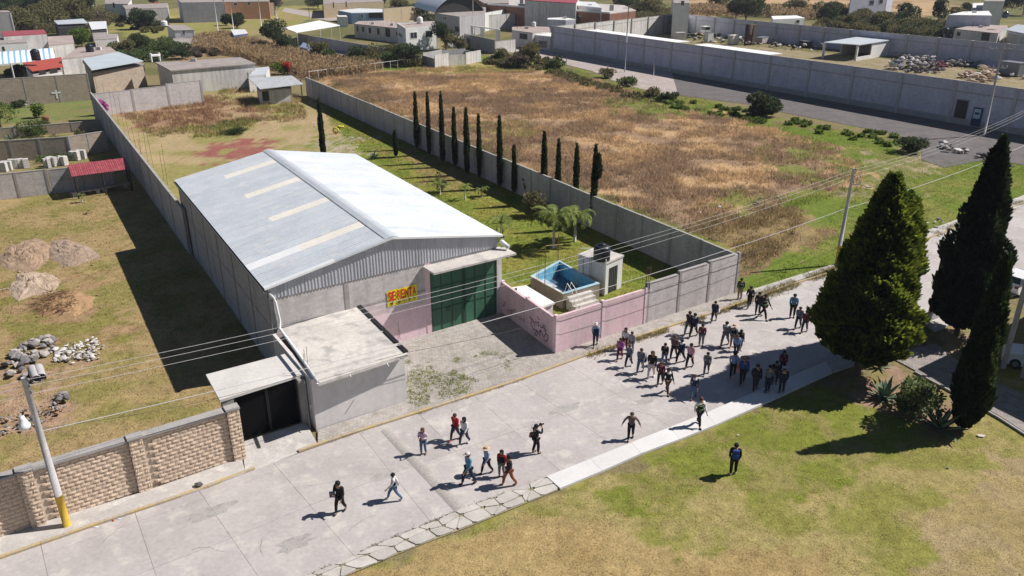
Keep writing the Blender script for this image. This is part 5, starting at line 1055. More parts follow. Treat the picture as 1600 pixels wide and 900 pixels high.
def single_rock(label, px, py, s_, mat, name='stone', cat='stone', zs=.6, rz=0):
    g = G(px, py, .12); me = random.choice(rocks(mat)); o = link(name, me, None, (g.x, g.y, .12 + s_ * .2)); o.scale = (s_, s_ * .8, s_ * zs); o.rotation_euler.z = rz; tag(o, label, cat)
single_rock('lone dark stone on the pavement by the stone wall', 310, 760, .5, m_rockd)
m_lw = plain('paper_white', (.75, .75, .74)); m_lr = plain('litter_red', (.6, .06, .04))
for (px, py, sx, sy, mt, lab) in ((150, 825, .32, .12, m_lw, 'white crumpled wrapper on the street by the yellow-footed pole'), (187, 812, .3, .1, m_lw, 'white paper scrap against the kerb right of the pole'), (177, 815, .14, .1, m_lr, 'small red litter against the kerb'), (1153, 681, .2, .1, m_lw, 'white scrap on the lawn near the backpack wearer'), (1481, 732, .18, .14, m_rock, 'pale pebble on the right lawn'), (1532, 682, .5, .3, m_rockw, 'pale flat stone at the foot of the narrow cypress')):
    g = G(px, py); o = link('stone' if mt in (m_rock, m_rockw) else 'litter', random.choice(rocks(mt)), None, (g.x, g.y, .05)); o.scale = (sx, sy, .12); tag(o, lab, 'stone' if mt in (m_rock, m_rockw) else 'litter')
# drain pipes lying in the left yard
for i, (px, py, qx, qy) in enumerate(((50, 576, 57, 593), (60, 574, 65, 590))):
    a, b = G3(px, py, .2), G3(qx, qy, .2); t = MB(); t.tube([a, b], .26, 14, cap=False); t.tube([a.lerp(b, .01), b.lerp(a, .01)], .19, 14, cap=False); tag(t.build('concrete_pipe', m_polec, None, True), ['left', 'right'][i] + ' one of two short concrete drain pipes behind the near pole', 'pipe', 'concrete drain pipes')
# yellow tyres on the lawn
m_yt = plain('yellow_rubber', (.62, .55, .03), .6)
for i, (px, py, up_, lab) in enumerate(((525, 209, True, 'yellow painted tyre standing upright on the lawn'), (533, 199, False, 'yellow painted tyre lying flat on the far lawn'))):
    g = G(px, py); bm = MB(); pts = []
    for k in range(25):
        a = 2 * math.pi * k / 24; pts.append((g.x + .34 * math.cos(a), g.y + (0 if up_ else .34 * math.sin(a)), .45 + .34 * math.sin(a)) if up_ else (g.x + .34 * math.cos(a), g.y + .34 * math.sin(a), .13))
    tag(bm.tube(pts, .12, 8).build('tyre', m_yt, None, True), lab, 'tyre')
# rebar standing in the back yard and along the left wall
rb = [(205, 230, 60), (214, 238, 62), (222, 250, 66), (232, 258, 70), (240, 262, 72), (195, 205, 55), (186, 195, 50), (176, 180, 40), (262, 288, 70), (256, 282, 68), (168, 175, 38), (225, 262, 64)]
t = thing('rebar_cluster', 'thin rusty reinforcing bars rising beside the left boundary wall', 'rebar', (*G(205, 230), 0))
for bx, by, hp_ in rb:
    g = G(bx, by); MB().tube([(g.x, g.y, 0), (g.x + random.uniform(-.2, .2), g.y, 3.2 + random.random() * 1.6)], .018, 4).build('rebar', m_rust, t)
for px, py, lab in ((1076, 362, 'single rusty bar rising from the corner of the long wall'), (1003, 455, 'pair of rusty bars rising where the pink wall meets the grey wall')):
    g = G(px, py, 3.0) if px > 1050 else B; t = thing('rebar', lab, 'rebar', (g.x, g.y, 0))
    for d_ in ((0,) if px > 1050 else (0, .12, .24)): MB().tube([(g.x + d_, g.y, 2.6), (g.x + d_, g.y, 4.2)], .022, 4).build('bar', m_rust, t)
# goal-like bent pole on the lawn
a, b, c = G3(866, 386, 0), G3(853, 384, 1.1), G3(828, 402, .1); tag(MB().tube([G3(880, 382, .9), b, c], .03, 5).build('bamboo_pole', M('bamboo', (.42, .33, .16), (.34, .26, .13), 3), None), 'bent bamboo pole leaning over the lawn by the large palm', 'pole')
# ---------------------------------------------------------------- houses, sheds and walls further off
def wall_windows(t, A_, B_, rects, frame=m_white, name='window', depth=.06):
    u = (B_ - A_).normalized(); sgn = 1
    nx = Vector((-u.y, u.x)); s_ = -1 if nx.dot(-A_) < 0 else 1     # outward = towards the camera side
    for (x0_, y0_, x1_, y1_, kind) in rects:
        ta, za = onwall(A_, B_, x0_, y0_); tb, zb = onwall(A_, B_, x1_, y1_); ta, tb = sorted((ta, tb)); za, zb = sorted((za, zb)); n0, n1 = sorted((s_ * .005, s_ * depth))
        if kind == 'win':
            f_ = MB(); 
            for q in ((ta, ta + .1, za, zb), (tb - .1, tb, za, zb), (ta + .1, tb - .1, za, za + .1), (ta + .1, tb - .1, zb - .1, zb), ((ta + tb) / 2 - .04, (ta + tb) / 2 + .04, za + .1, zb - .1)): f_.obox(A_, u, q[0], q[1], n0, n1, q[2], q[3])
            fo = f_.build(name, frame, t); MB().obox(A_, u, ta + .1, tb - .1, min(n0, s_ * .03) if s_ < 0 else .004, .03 if s_ > 0 else -.004, za + .1, zb - .1).build('pane', m_glass, fo)
        elif kind == 'dark': MB().obox(A_, u, ta, tb, n0, n1, max(0, za), zb).build('opening', m_dark, t)
        elif kind == 'door': MB().obox(A_, u, ta, tb, n0, n1, max(0.02, za), zb).build('door', M('brown_door', (.10, .07, .05), (.07, .05, .04), 2, 0, .7), t)
def house(name, label, cat, roof, h, wmat, rmat, over=0, th=.2, wins=(), par=0, group=None, floor=0):
    """roof outline measured on the picture at height h; walls drop to the ground"""
    w = [G(px, py, h) for px, py in roof]; n = len(w); c = sum(w, Vector((0, 0))) / n
    if sum(a.x * b.y - b.x * a.y for a, b in zip(w, w[1:] + w[:1])) < 0: w.reverse(); rev = True
    else: rev = False
    t = thing(name, label, cat, (w[0].x, w[0].y, 0), group)
    for i in range(n):
        a, b = w[i], w[(i + 1) % n]; u = (b - a).normalized(); L_ = (b - a).length
        if L_ < .6: continue
        a2 = a + u * over + Vector((-u.y, u.x)) * over
        MB().obox(a2, u, .005 if i else 0, L_ - 2 * over - .23, 0, .22, 0, h - .002 - (0 if par else th)).build('wall', wmat, t)
    rq = [p for p in w]
    z1 = h - (par if par else 0); MB().poly([p + (c - p) * .002 for p in (rq if not par else [p + (c - p).normalized() * .21 for p in rq])], z1 - th, z1).build('roof', rmat, t)
    idx = {k: (roof[k], roof[(k + 1) % n]) for k in range(n)}
    for (e, rects) in wins:
        (p, q) = idx[e]; A_, B_ = G(*p, h), G(*q, h)
        if over:
            u = (B_ - A_).normalized(); m = Vector((-u.y, u.x)); m = m if m.dot(c - A_) > 0 else -m; A_ += m * over; B_ += m * over
        wall_windows(t, A_, B_, rects)
    return t
def slope_roof(t, pts, mat, th=.08, name='roof'): return MB().sheet([(*G(px, py, z), z) for px, py, z in pts], th).build(name, mat, t)
m_gr = M('old_grey_roof', (.33, .29, .275), (.26, .23, .22), .3, .01, .95, fine=.2, c3=(.38, .34, .32)); m_pkroof = M('pinkish_old_roof', (.40, .33, .31), (.33, .27, .25), .3, .01, .95, fine=.2)
# left side
house('house', 'long grey house with stained white front and slab roof behind the yard wall', 'house', [(266, 110), (400, 99), (375, 89), (316, 93), (300, 95), (242, 97)], 4.2, m_dirtywhite, m_gr, over=.25)
t = thing('roof_frame', 'small white concrete frame on the long grey slab roof', 'frame', (*G(240, 96, 4.2), 4.2))
for q in ((237, 97), (250, 96)): MB().box((*G(*q, 4.2), 5.0), (.3, .3, 1.6)).build('post', m_white, t)
MB().sheet([(*G(236, 86, 5.8), 5.95), (*G(251, 85.5, 5.8), 5.95), (*G(248, 90, 5.5), 5.95), (*G(237, 91, 5.5), 5.95)], .2).build('lintel', m_white, t)
t = house('house', 'tan block house with a pale blue-grey metal roof behind the cross wall', 'house', [(144, 114), (226, 100), (190, 86), (130, 98)], 3.9, m_block_t, m_gr, over=.1)
slope_roof(t, [(143, 109, 4.6), (224, 95, 4.6), (184, 80.5, 5.0), (129, 92, 5.0)], M('pale_sheet_roof', (.52, .58, .62), (.46, .52, .56), .3, 0, .5, .1, fine=.06), .12, 'sheet_roof')
MB().add([(*G(144, 109, 4.5), 4.48), (*G(129, 92.5, 4.9), 4.85), (*G(129, 98, 3.9), 3.9), (*G(144, 114, 3.9), 3.9)], [(0, 1, 2, 3)]).build('gable', m_block_t, t)
house('house', 'flat-roofed pale house carrying a black tank behind the metal-roofed one', 'house', [(96, 92), (150, 86), (184, 82), (172, 73), (122, 74)], 4.2, m_dirtywhite, m_pkroof)
tank(141, 81, 4.2, .75, 1.5, 'black water tank on legs on the flat pale roof at left'); tank(57, 94, 4.4, .8, 1.9, 'black water tank behind the bright red roof')
t = house('house', 'low house with a bright red sheet roof and grey walls', 'house', [(52, 118), (98, 110), (94, 97), (40, 104)], 2.6, m_render, m_gr, wins=((0, [(60, 111, 72, 115, 'dark'), (77, 109, 90, 113, 'dark')]),)); slope_roof(t, [(50, 111, 3.2), (99, 104, 3.2), (96, 89, 3.7), (35, 98, 3.7)], m_red2, .1, 'sheet_roof')
# striped barrel roof
t = thing('arched_canopy', 'long barrel canopy with blue and white stripes at the left edge', 'canopy', (*G(40, 104), 0)); A0, A1 = G(-20, 100, 3.6), G(86, 91, 3.6); Bd = (G(60, 78, 4.2) - G(60, 94, 3.6)); nst = 34
mwb = [plain('stripe_white', (.78, .80, .82)), plain('stripe_blue', (.20, .42, .66))]
for i in range(nst):
    a, b = A0.lerp(A1, i / nst), A0.lerp(A1, (i + 1) / nst - .001); V = []
    for j in range(9): f = j / 8; z = 3.4 + 1.6 * math.sin(f * math.pi); V += [(a.x + Bd.x * f * .9, a.y + Bd.y * f * .9, z), (b.x + Bd.x * f * .9, b.y + Bd.y * f * .9, z)]
    MB().add(V, [(2 * k, 2 * k + 1, 2 * k + 3, 2 * k + 2) for k in range(8)]).build('roof_sheet', mwb[i % 3 == 1], t)
for f in (0, .33, .66, 1):
    a = A0.lerp(A1, f); MB().box((a.x, a.y, 1.7), (.2, .2, 3.4)).build('post', m_pvc, t)
house('house', 'white house with one arched window above the striped canopy', 'house', [(-30, 70), (42, 66), (37, 57), (-30, 62)], 4.6, m_white, m_gr, wins=((0, [(3, 73, 8, 79, 'dark')]),))
house('house', 'pale house with a thin red-edged roof at far left', 'house', [(5, 56), (73, 52), (69, 46), (2, 49)], 5.5, m_dirtywhite, m_red)
house('house', 'pinkish flat-topped house left of the bright green tree', 'house', [(76, 71), (116, 67), (113, 55), (74, 57)], 3.8, m_dirtywhite, m_pkroof)
house('house', 'tall grey blank building cut by the left edge', 'building', [(-30, 20), (17, 19), (12, 16), (-30, 17)], 9, m_render, m_gr)
t = house('shed', 'open shed with a pale sloping metal roof at far left', 'shed', [(91, 44), (136, 41), (131, 34), (85, 37)], 3, m_dark, m_dark); slope_roof(t, [(90, 38, 3.6), (138, 36, 3.6), (130, 29, 4.2), (84, 32, 4.2)], m_galv, .1, 'sheet_roof')  # solid dark walls paint in the shade under the open roof
t = house('shed', 'shed with ribbed white metal roof right of the open one', 'shed', [(144, 50), (167, 49), (166, 40), (140, 42)], 2.6, m_render, m_dark); slope_roof(t, [(143, 46, 3), (167, 44, 3), (166, 33, 3.8), (138, 34, 3.8)], m_galv_w, .1, 'sheet_roof')
house('shed', 'low grey block hut with a dark doorway left of the dry scrub', 'shed', [(148, 62), (182, 60), (184, 53), (148, 52)], 2.4, m_render, m_gr)
house('house', 'long dark-fronted pale house at the top above the far lane', 'house', [(196, 14), (262, 12), (262, 5), (190, 7)], 4.5, m_dirtywhite, m_gr); house('house', 'pale house with grey pillars at the very top left', 'house', [(164, 6), (200, 6), (205, -2), (164, -2)], 5, m_white, m_gr, wins=((0, [(176, 4, 180, 12, 'dark')]),))
house('kiosk', 'small red kiosk with a red roof beside the dark tree', 'kiosk', [(233, 12), (250, 10), (248, 4), (232, 5)], 3.6, m_red2, m_red2)
house('building', 'large plain grey block building behind the yellow field', 'building', [(283, 4), (349, 3), (344, -3), (277, -1)], 6.6, m_block_y, m_gr)
bay_wall('field_wall', 'pale wall right of the large grey block building', G(350, 26), G(430, 24), [4.6] * 3, .2, m_dirtywhite)
house('house', 'orange house front at the top edge', 'house', [(350, 3), (420, 2), (420, -6), (350, -5)], 6, M('orange_paint_wall', (.55, .30, .18), (.50, .27, .16), 1), m_gr, wins=((0, [(365, 4, 371, 9, 'win'), (386, 3, 392, 8, 'win')]),))
house('house', 'small white one-window house beside the dead corn', 'house', [(272, 47.5), (304, 46.5), (288, 38.5), (260, 39)], 3.4, m_white, m_gr, over=.1, wins=((0, [(284, 47, 290, 54, 'win')]),)); tank(257, 41, 3.4, .9, 1.5, 'white water tank beside the small one-window house', m_white)
house('shed', 'little blue shed with a pale roof at the corn field edge', 'shed', [(365, 54), (387, 51), (383, 46), (360, 46)], 2.6, M('blue_paint_wall', (.08, .12, .26), (.07, .10, .22), 1), m_galv_w)
house('shed', 'low white ruin wall mass below the one-window house', 'shed', [(275, 70), (310, 68), (322, 60), (270, 60)], 1.4, m_dirtywhite, m_gr)
# small sheds at the end of the yard
t = house('shed', 'small shed with a worn pale metal roof at the end of the yard', 'shed', [(404, 141), (455, 137), (452, 128), (400, 130)], 2.4, m_dirtywhite, m_gr, wins=((0, [(409, 143, 421, 157, 'dark')]),))
slope_roof(t, [(406, 139, 2.9), (474, 131, 2.9), (456, 118, 3.4), (388, 122, 3.4)], M('worn_sheet_roof', (.50, .53, .57), (.42, .44, .47), .5, .003, .5, .1, c3=(.40, .31, .24)), .1, 'sheet_roof')
for q in ((472, 150), (390, 138)): MB().box((*G(*q), 1.4), (.14, .14, 2.8)).build('post', m_dark, t)
house('shed', 'low grey roofed shed left of the red flowers', 'shed', [(388, 119), (415, 116), (420, 104), (400, 106)], 2.8, m_render, m_galv)
# canopy, long house, white house
t = thing('canopy', 'large white flat canopy on slim posts over a shaded yard', 'canopy', (*G(480, 70), 0)); MB().poly([G(462.5, 50.5, 4), G(531, 39.5, 4), G(499, 32, 4), G(442.5, 43.5, 4)], 3.85, 4.05).build('roof', M('white_sheet', (.84, .84, .83), (.80, .80, .80), .3, 0, .6, fine=.03), t)
for px, py in ((464, 51.5), (500, 45.5), (517, 42.5), (530, 40.5), (444, 44)): g = G(px, py, 4); MB().box((g.x, g.y, 1.92), (.14, .14, 3.84)).build('post', m_pvc, t)
bay_wall('yard_wall', 'shaded grey wall running below the long roofed house', G(466, 53, 2.6), G(604, 76, 2.6), [2.6] * 10, .18, m_block_s)
house('car', 'parked car wrapped in a blue tarpaulin under the canopy', 'car', [(468, 73), (480, 76), (484, 70), (474, 66)], 1.6, M('blue_tarp', (.20, .25, .36), (.16, .2, .3), 2, .05, .7), M('blue_tarp', (.2, .25, .36)))
house('house', 'blue-painted house with a white roof edge behind the long house', 'house', [(549, 20), (599, 19), (598, 14), (560, 13), (528, 16)], 3.6, M('sky_blue_wall', (.26, .38, .55), (.22, .33, .49), 1), m_galv_w, wins=((0, [(563, 22, 568, 28, 'win'), (576, 20, 598, 28, 'dark')]),))
house('hut', 'small white hut left of the blue house', 'hut', [(528, 26), (543, 26), (541, 24), (526, 24)], 3.2, m_white, m_white)
house('house', 'long pale house with many dark doorways and a flat roof', 'house', [(553, 37), (632, 45), (650, 38), (600, 32), (560, 33)], 3.8, m_dirtywhite, m_pkroof, wins=((0, [(557, 40, 560, 49, 'dark'), (566, 42, 569, 50, 'dark'), (576, 43, 580, 52, 'dark'), (589, 44, 593, 54, 'dark'), (602, 44, 610, 58, 'dark'), (619, 50, 622, 56, 'dark')]),))
house('house', 'white two-window house with a tank on its flat roof', 'house', [(633.5, 44), (682, 40), (678, 33), (620, 36)], 5.6, m_white, m_pkroof, par=.25, wins=((0, [(640.5, 50.5, 652, 60, 'win'), (664.5, 48, 676, 57.5, 'win')]), (3, [(623, 50, 629, 60, 'win')])))
tank(656, 37, 5.4, .8, 1.7, 'white water tank on the two-window house', m_white)
t = thing('satellite_dish', 'white satellite dish and clutter on the two-window house roof', 'satellite dish', (*G(643, 38, 5.4), 5.4)); g = G(643, 38, 5.4); MB().lathe((g.x, g.y, 5.9), [(.08, 0), (.5, .12), (.72, .3)], 14).build('dish', m_white, t); MB().tube([(g.x, g.y, 5.4), (g.x, g.y, 5.95)], .04, 6).build('mast', m_gutter, t)
# arched hall
t = thing('arched_hall', 'big hall with a silver barrel roof and dark open arch at the top', 'hall', (*G(718, 55), 0)); fa, fb = G(680, 22, 6.2), G(760, 26, 6.2); fa, fb = G(679, 20, 6), G(757, 16, 6); bdv = (G(649, 11, 6) - G(679, 20, 6)); bdv = bdv.normalized() * 30; N_ = 16; V = []; Lh = (fb - fa)
for j in range(N_ + 1):
    f = j / N_; q = fa + Lh * f; z = 6 + 4.6 * math.sin(math.pi * f) ** .8; V += [(q.x, q.y, z), (q.x + bdv.x, q.y + bdv.y, z)]
MB().add(V, [(2 * k, 2 * k + 1, 2 * k + 3, 2 * k + 2) for k in range(N_)]).build('barrel_roof', m_galv, t, True)
V2 = [V[2 * j] for j in range(N_ + 1)]; V2 = [(v[0] + bdv.x * .03, v[1] + bdv.y * .03, v[2] - .15) for v in V2]; MB().add(V2, [tuple(range(N_ + 1))]).build('arch_shade', M('arch_shade_dark', (.045, .045, .045), (.03, .03, .03), 1), t)  # dark sheet stands in for the shaded inside of the open arch
house('house', 'grey rendered two-storey block below the arched hall', 'building', [(718, 26), (757, 20), (760, 8), (679, 20)], 5.8, m_block_s, m_gr, wins=((3, [(692, 25, 698, 32, 'win'), (711, 41, 717, 50, 'dark')]),))
bay_wall('hall_wall', 'white-grey wall right of the arched hall', G(720, 57), G(790, 42), [5.4] * 3, .25, m_white)
t = thing('portal_frame', 'row of white concrete columns joined by a beam beside the hall', 'frame', (*G(745, 62), 0)); pf = [G(739, 60), G(754, 62), G(778, 66)]
for p in pf: MB().box((p.x, p.y, 1.6), (1.2, .4, 3.2)).build('column', m_white, t)
MB().obox(pf[0], (pf[2] - pf[0]).normalized(), -.8, (pf[2] - pf[0]).length + .8, -.25, .25, 3.2, 3.5).build('beam', m_render, t)
bay_wall('yard_wall', 'pale wall behind the concrete columns', G(760, 48), G(850, 40), [4.5] * 3, .2, m_dirtywhite)
bay_wall('low_wall', 'dark shaded low wall in front of the hall', G(726, 73), G(773, 84), [3.2] * 2, .2, m_block_s)
bay_wall('low_wall', 'sunlit tan end wall beside the low shaded wall', G(773, 84), G(805, 80), [2.8] * 1, .2, m_dirtywhite)
house('house', 'small white house strip between shrub and shaded low wall', 'house', [(708, 60), (730, 60), (725, 56), (700, 56)], 2.4, m_white, m_white)
t = thing('ruin', 'roofless white block ruin at the far edge of the dry field', 'ruin', (*G(680, 107), 0)); rq = [G(680, 107), G(702, 103), G(728, 101), G(752, 96), G(727, 91), G(690, 94), G(660, 101)]
for i in range(7):
    a, b = rq[i], rq[(i + 1) % 7]; MB().obox(a, (b - a).normalized(), .01, (b - a).length - .16, 0, .18, 0, (2.7, 2.2, 2.5, 1.8, 2.2, 2.4, 2.0)[i]).build('wall', m_dirtywhite if i < 4 else m_block_s, t)
t = thing('fence', 'wire fence with thin white posts along the far field edge', 'fence', (*G(500, 122), 0)); fl0, fl1 = G(484, 125), G(655, 102); 
for i in range(15): p = fl0.lerp(fl1, i / 14); MB().tube([(p.x, p.y, 0), (p.x, p.y, 1.7)], .05, 5).build('post', m_pvc, t)
MB().tube([(fl0.x, fl0.y, 1.6), (fl1.x, fl1.y, 1.6)], .03, 4).build('top_wire', m_pvc, t)
# brick building row
t = house('building', 'long unfinished red brick building with a pale roof edge at the top', 'building', [(762, 7), (953, 21), (994, 16), (975, 8), (800, -2), (740, -2)], 6.6, m_brick, M('dusty_roof', (.5, .47, .44), (.42, .39, .37), .3), wins=())
for px, py in ((815, 7), (842, 9), (866, 12), (895, 14), (922, 17), (956, 18)): g = G(px, py - 1, 6.6); MB().box((g.x, g.y + 1, 7.4), (1.2, .5, 1.6)).build('stub_column', m_block_s, t)
for (a, b) in (((762, 7), (953, 21)),): A_, B_ = G(*a, 6.6), G(*b, 6.6); MB().obox(A_, (B_ - A_).normalized(), 0, (B_ - A_).length, -.2, .3, 6.62, 6.95).build('roof_edge', m_white, t)
house('building', 'white sheet roof glimpsed behind the brick building', 'building', [(900, 8), (940, 12), (930, 3), (900, 2)], 8, m_white, m_galv_w)
house('house', 'terracotta building at the top right of the arched hall', 'building', [(757, 5), (795, 5), (795, -3), (740, -4)], 7, m_brick, m_gr)
house('house', 'grey cube house with a pale roof at the corner of the works yard', 'house', [(855, 30), (884, 31), (900, 30), (880, 27), (856, 28)], 5.6, m_block_y, m_white)
house('house', 'low flat-roofed house with a garage door at the dirt road corner', 'house', [(800, 47), (832, 51), (860, 48), (858, 42), (830, 41), (800, 42)], 4, m_dirtywhite, m_pkroof, wins=((0, [(812, 52, 824, 62, 'dark')]),))
house('house', 'small porch block with a white garage door beside the works yard wall', 'house', [(832, 54), (861, 57), (862, 51), (840, 50)], 3.4, m_dirtywhite, m_white, wins=((0, [(841, 62, 855, 76, 'win')]),))
tank(834, 42, 4, .6, 1.3, 'pale water tank on the low flat-roofed corner house', m_white); tank(904, 31, 5.6, .6, 1.1, 'black water tank beside the grey cube house')
# works yard: tall walls, roofs, vehicles and junk
fwA, fwB = G(864, 41, 6), G(1600, 140, 6); fwB = fwB + (fwB - fwA).normalized() * 25
Lfw = (fwB - fwA).length; bay_wall('works_yard_wall', 'very long tall blue-grey block wall beside the back road', fwA, fwB, [6.0] * 16, .2, m_block_y, M('pale_pilaster', (.44, .42, .43), (.38, .365, .375), 1, .01, .9), bands=(4.5,), bandmat=m_pil, base=.9, pw=.45, proud=.12)
cor = G(1060, 22, 5); bay_wall('works_yard_wall', 'sunlit end wall of the works yard with shadowed pilasters', fwA, cor, [5.85, 5.7, 5.55, 5.4, 5.3, 5.2, 5.1], .2, m_dirtywhite, m_pil, bands=(4.5,), pw=.45, proud=.25)
rw1 = G(1600, 71, 5); rw1 = rw1 + (rw1 - G(1066, 21.5, 5)).normalized() * 20; bay_wall('works_yard_wall', 'rear wall of the works yard in front of the scrub and trees', cor, rw1, [5.0] * 16, .2, m_block_y, M('pale_pilaster', (.44, .42, .43)), bands=(3.7,), bandmat=m_pil, pw=.6, proud=.2)
uw = (fwB - fwA).normalized(); nw = Vector((-uw.y, uw.x)); nw = nw if nw.y > 0 else -nw
m_wr = M('white_shed_roof', (.84, .84, .84), (.79, .79, .79), .3, 0, .6, fine=.03)
def behind(px0, px1, py0, py1, dep, label, z=5.8):
    ta = (G(px0, py0, z) - fwA).dot(uw); tb = (G(px1, py1, z) - fwA).dot(uw); o = fwA; t = thing('lean_to', label, 'shed', (*(fwA + uw * ta), 0)); MB().poly([o + uw * ta + nw * .25, o + uw * tb + nw * .25, o + uw * tb + nw * dep, o + uw * ta + nw * dep], z - .1, z + .02).build('roof', m_wr, t)
    for f in (0.05, .5, .95): p = o + uw * (ta + (tb - ta) * f) + nw * (dep - .3); MB().box((p.x, p.y, z / 2 - .06), (.2, .2, z - .1)).build('post', m_pvc, t)
behind(918, 1048, 47, 67, 5.5, 'bright white lean-to roof behind the long wall, farther one'); behind(1072, 1196, 71, 86, 5.5, 'bright white lean-to roof behind the long wall, nearer one')
t = thing('shed', 'open-fronted white block shed with a flat pale roof in the works yard', 'shed', (*G(1342, 98), 0)); rs = [G(1287, 66, 3.6), G(1342.5, 70, 3.6), G(1395, 62, 3.6), G(1340, 57.5, 3.6)]
MB().poly(rs, 3.45, 3.62).build('roof', m_galv, t)
def wl(a, b, z0, z1, mat=m_white, nm='wall', inset=.25):
    u = (b - a).normalized(); MB().obox(a, u, .3, (b - a).length - .3, .1, .3, z0, z1).build(nm, mat, t)
u = (rs[2] - rs[1]).normalized(); L_ = (rs[2] - rs[1]).length; MB().obox(rs[1], u, L_ * .42, L_ - .2, .25, .45, 0, 3.44).build('wall', m_white, t); MB().obox(rs[1], u, .5, L_ * .42 - .01, .25, .45, 0, .8).build('low_wall', m_white, t); MB().obox(rs[1], u, 0.05, .48, .2, .6, 0, 3.44).build('column', m_white, t)
u = (rs[3] - rs[2]).normalized(); L_ = (rs[3] - rs[2]).length; MB().obox(rs[2], u, .2, L_ - .2, .25, .45, 0, 3.44).build('wall', m_render, t)
u = (rs[0] - rs[3]).normalized(); L_ = (rs[0] - rs[3]).length; MB().obox(rs[3], u, .2, L_ * .5, .25, .45, 0, 3.44).build('wall', m_render, t); MB().box((rs[0].x + .4, rs[0].y + .3, 1.7), (.45, .45, 3.4)).build('column', m_white, t)
# door, sign in the long wall
dt = MB(); ta, za = onwall(fwA, fwB, 1490, 188); tb, zb = onwall(fwA, fwB, 1515, 158)
_d = MB().obox(fwA, uw, ta, tb, -.2, -.16, .3, zb).build('metal_door', m_dark); 
_n = Vector((-uw.y, uw.x)); sg = 1 if _n.dot(-fwA) > 0 else -1
bpy.data.objects.remove(_d)
t = thing('metal_door', 'dark metal door in the long works yard wall', 'door', (*(fwA + uw * ta), 0)); MB().obox(fwA, uw, ta, tb, *sorted((sg * .17, sg * .25)), .91, zb).build('leaf', m_dark, t); MB().obox(fwA, uw, ta - .12, tb + .12, *sorted((sg * .165, sg * .21)), zb, zb + .15).build('frame', m_pil, t)
ta, za = onwall(fwA, fwB, 1521, 184); tb, zb = onwall(fwA, fwB, 1535, 171)
t = thing('sign', 'blue-framed white sign board with a dark blue bar beside the dark door', 'sign', (*(fwA + uw * ta), za)); MB().obox(fwA, uw, ta - .15, tb + .25, *sorted((sg * .17, sg * .22)), za - 1.1, zb + .2).build('backing', M('sign_blue', (.03, .06, .14), (.03, .05, .12), 1), t); MB().obox(fwA, uw, ta, tb, *sorted((sg * .225, sg * .24)), za, zb).build('board', plain('sign_pale', (.5, .58, .66)), t); MB().obox(fwA, uw, ta + .15, tb - .15, *sorted((sg * .245, sg * .25)), (za + zb) / 2 - .12, (za + zb) / 2 + .2).build('bar', plain('sign_bar', (.02, .07, .25)), t)
rubble('heap of silver-grey scrap metal in the works yard', [(1385, 104), (1410, 96), (1460, 97), (1455, 112), (1440, 120), (1395, 112)], 170, .6, 2.0, [m_rock, m_rockw, m_gutter, m_rockd], 1.6, 'scrap_heap', 'scrap', 'scrap_piece')
rubble('dark red scrap beside the silver heap in the works yard', [(1450, 102), (1470, 98), (1480, 108), (1470, 116), (1450, 114)], 44, .6, 1.9, [M('maroon_scrap', (.16, .04, .06), (.12, .03, .04), 1), m_rockd], .6, 'scrap_heap', 'scrap', 'scrap_piece')
rubble('pale boards and sacks piled in the works yard', [(1500, 122), (1530, 110), (1565, 116), (1560, 130), (1520, 134)], 60, .8, 2.4, [M('board_wood', (.45, .36, .27), (.38, .3, .22), 1), m_rockw, m_soil], .5, 'board_pile', 'boards', 'board')
rubble('dark junk stacked against the rear wall of the works yard', [(1470, 95), (1530, 100), (1540, 108), (1490, 108), (1465, 100)], 40, .8, 2.0, [m_rockd, m_rock, m_dark], 1.0, 'junk_heap', 'junk', 'junk_piece')
rubble('pale frames and junk beside the open-fronted shed', [(1395, 86), (1418, 84), (1420, 90), (1400, 92)], 20, .7, 1.6, [m_rockw, m_rock], 1.0, 'junk_heap', 'junk', 'junk_piece')
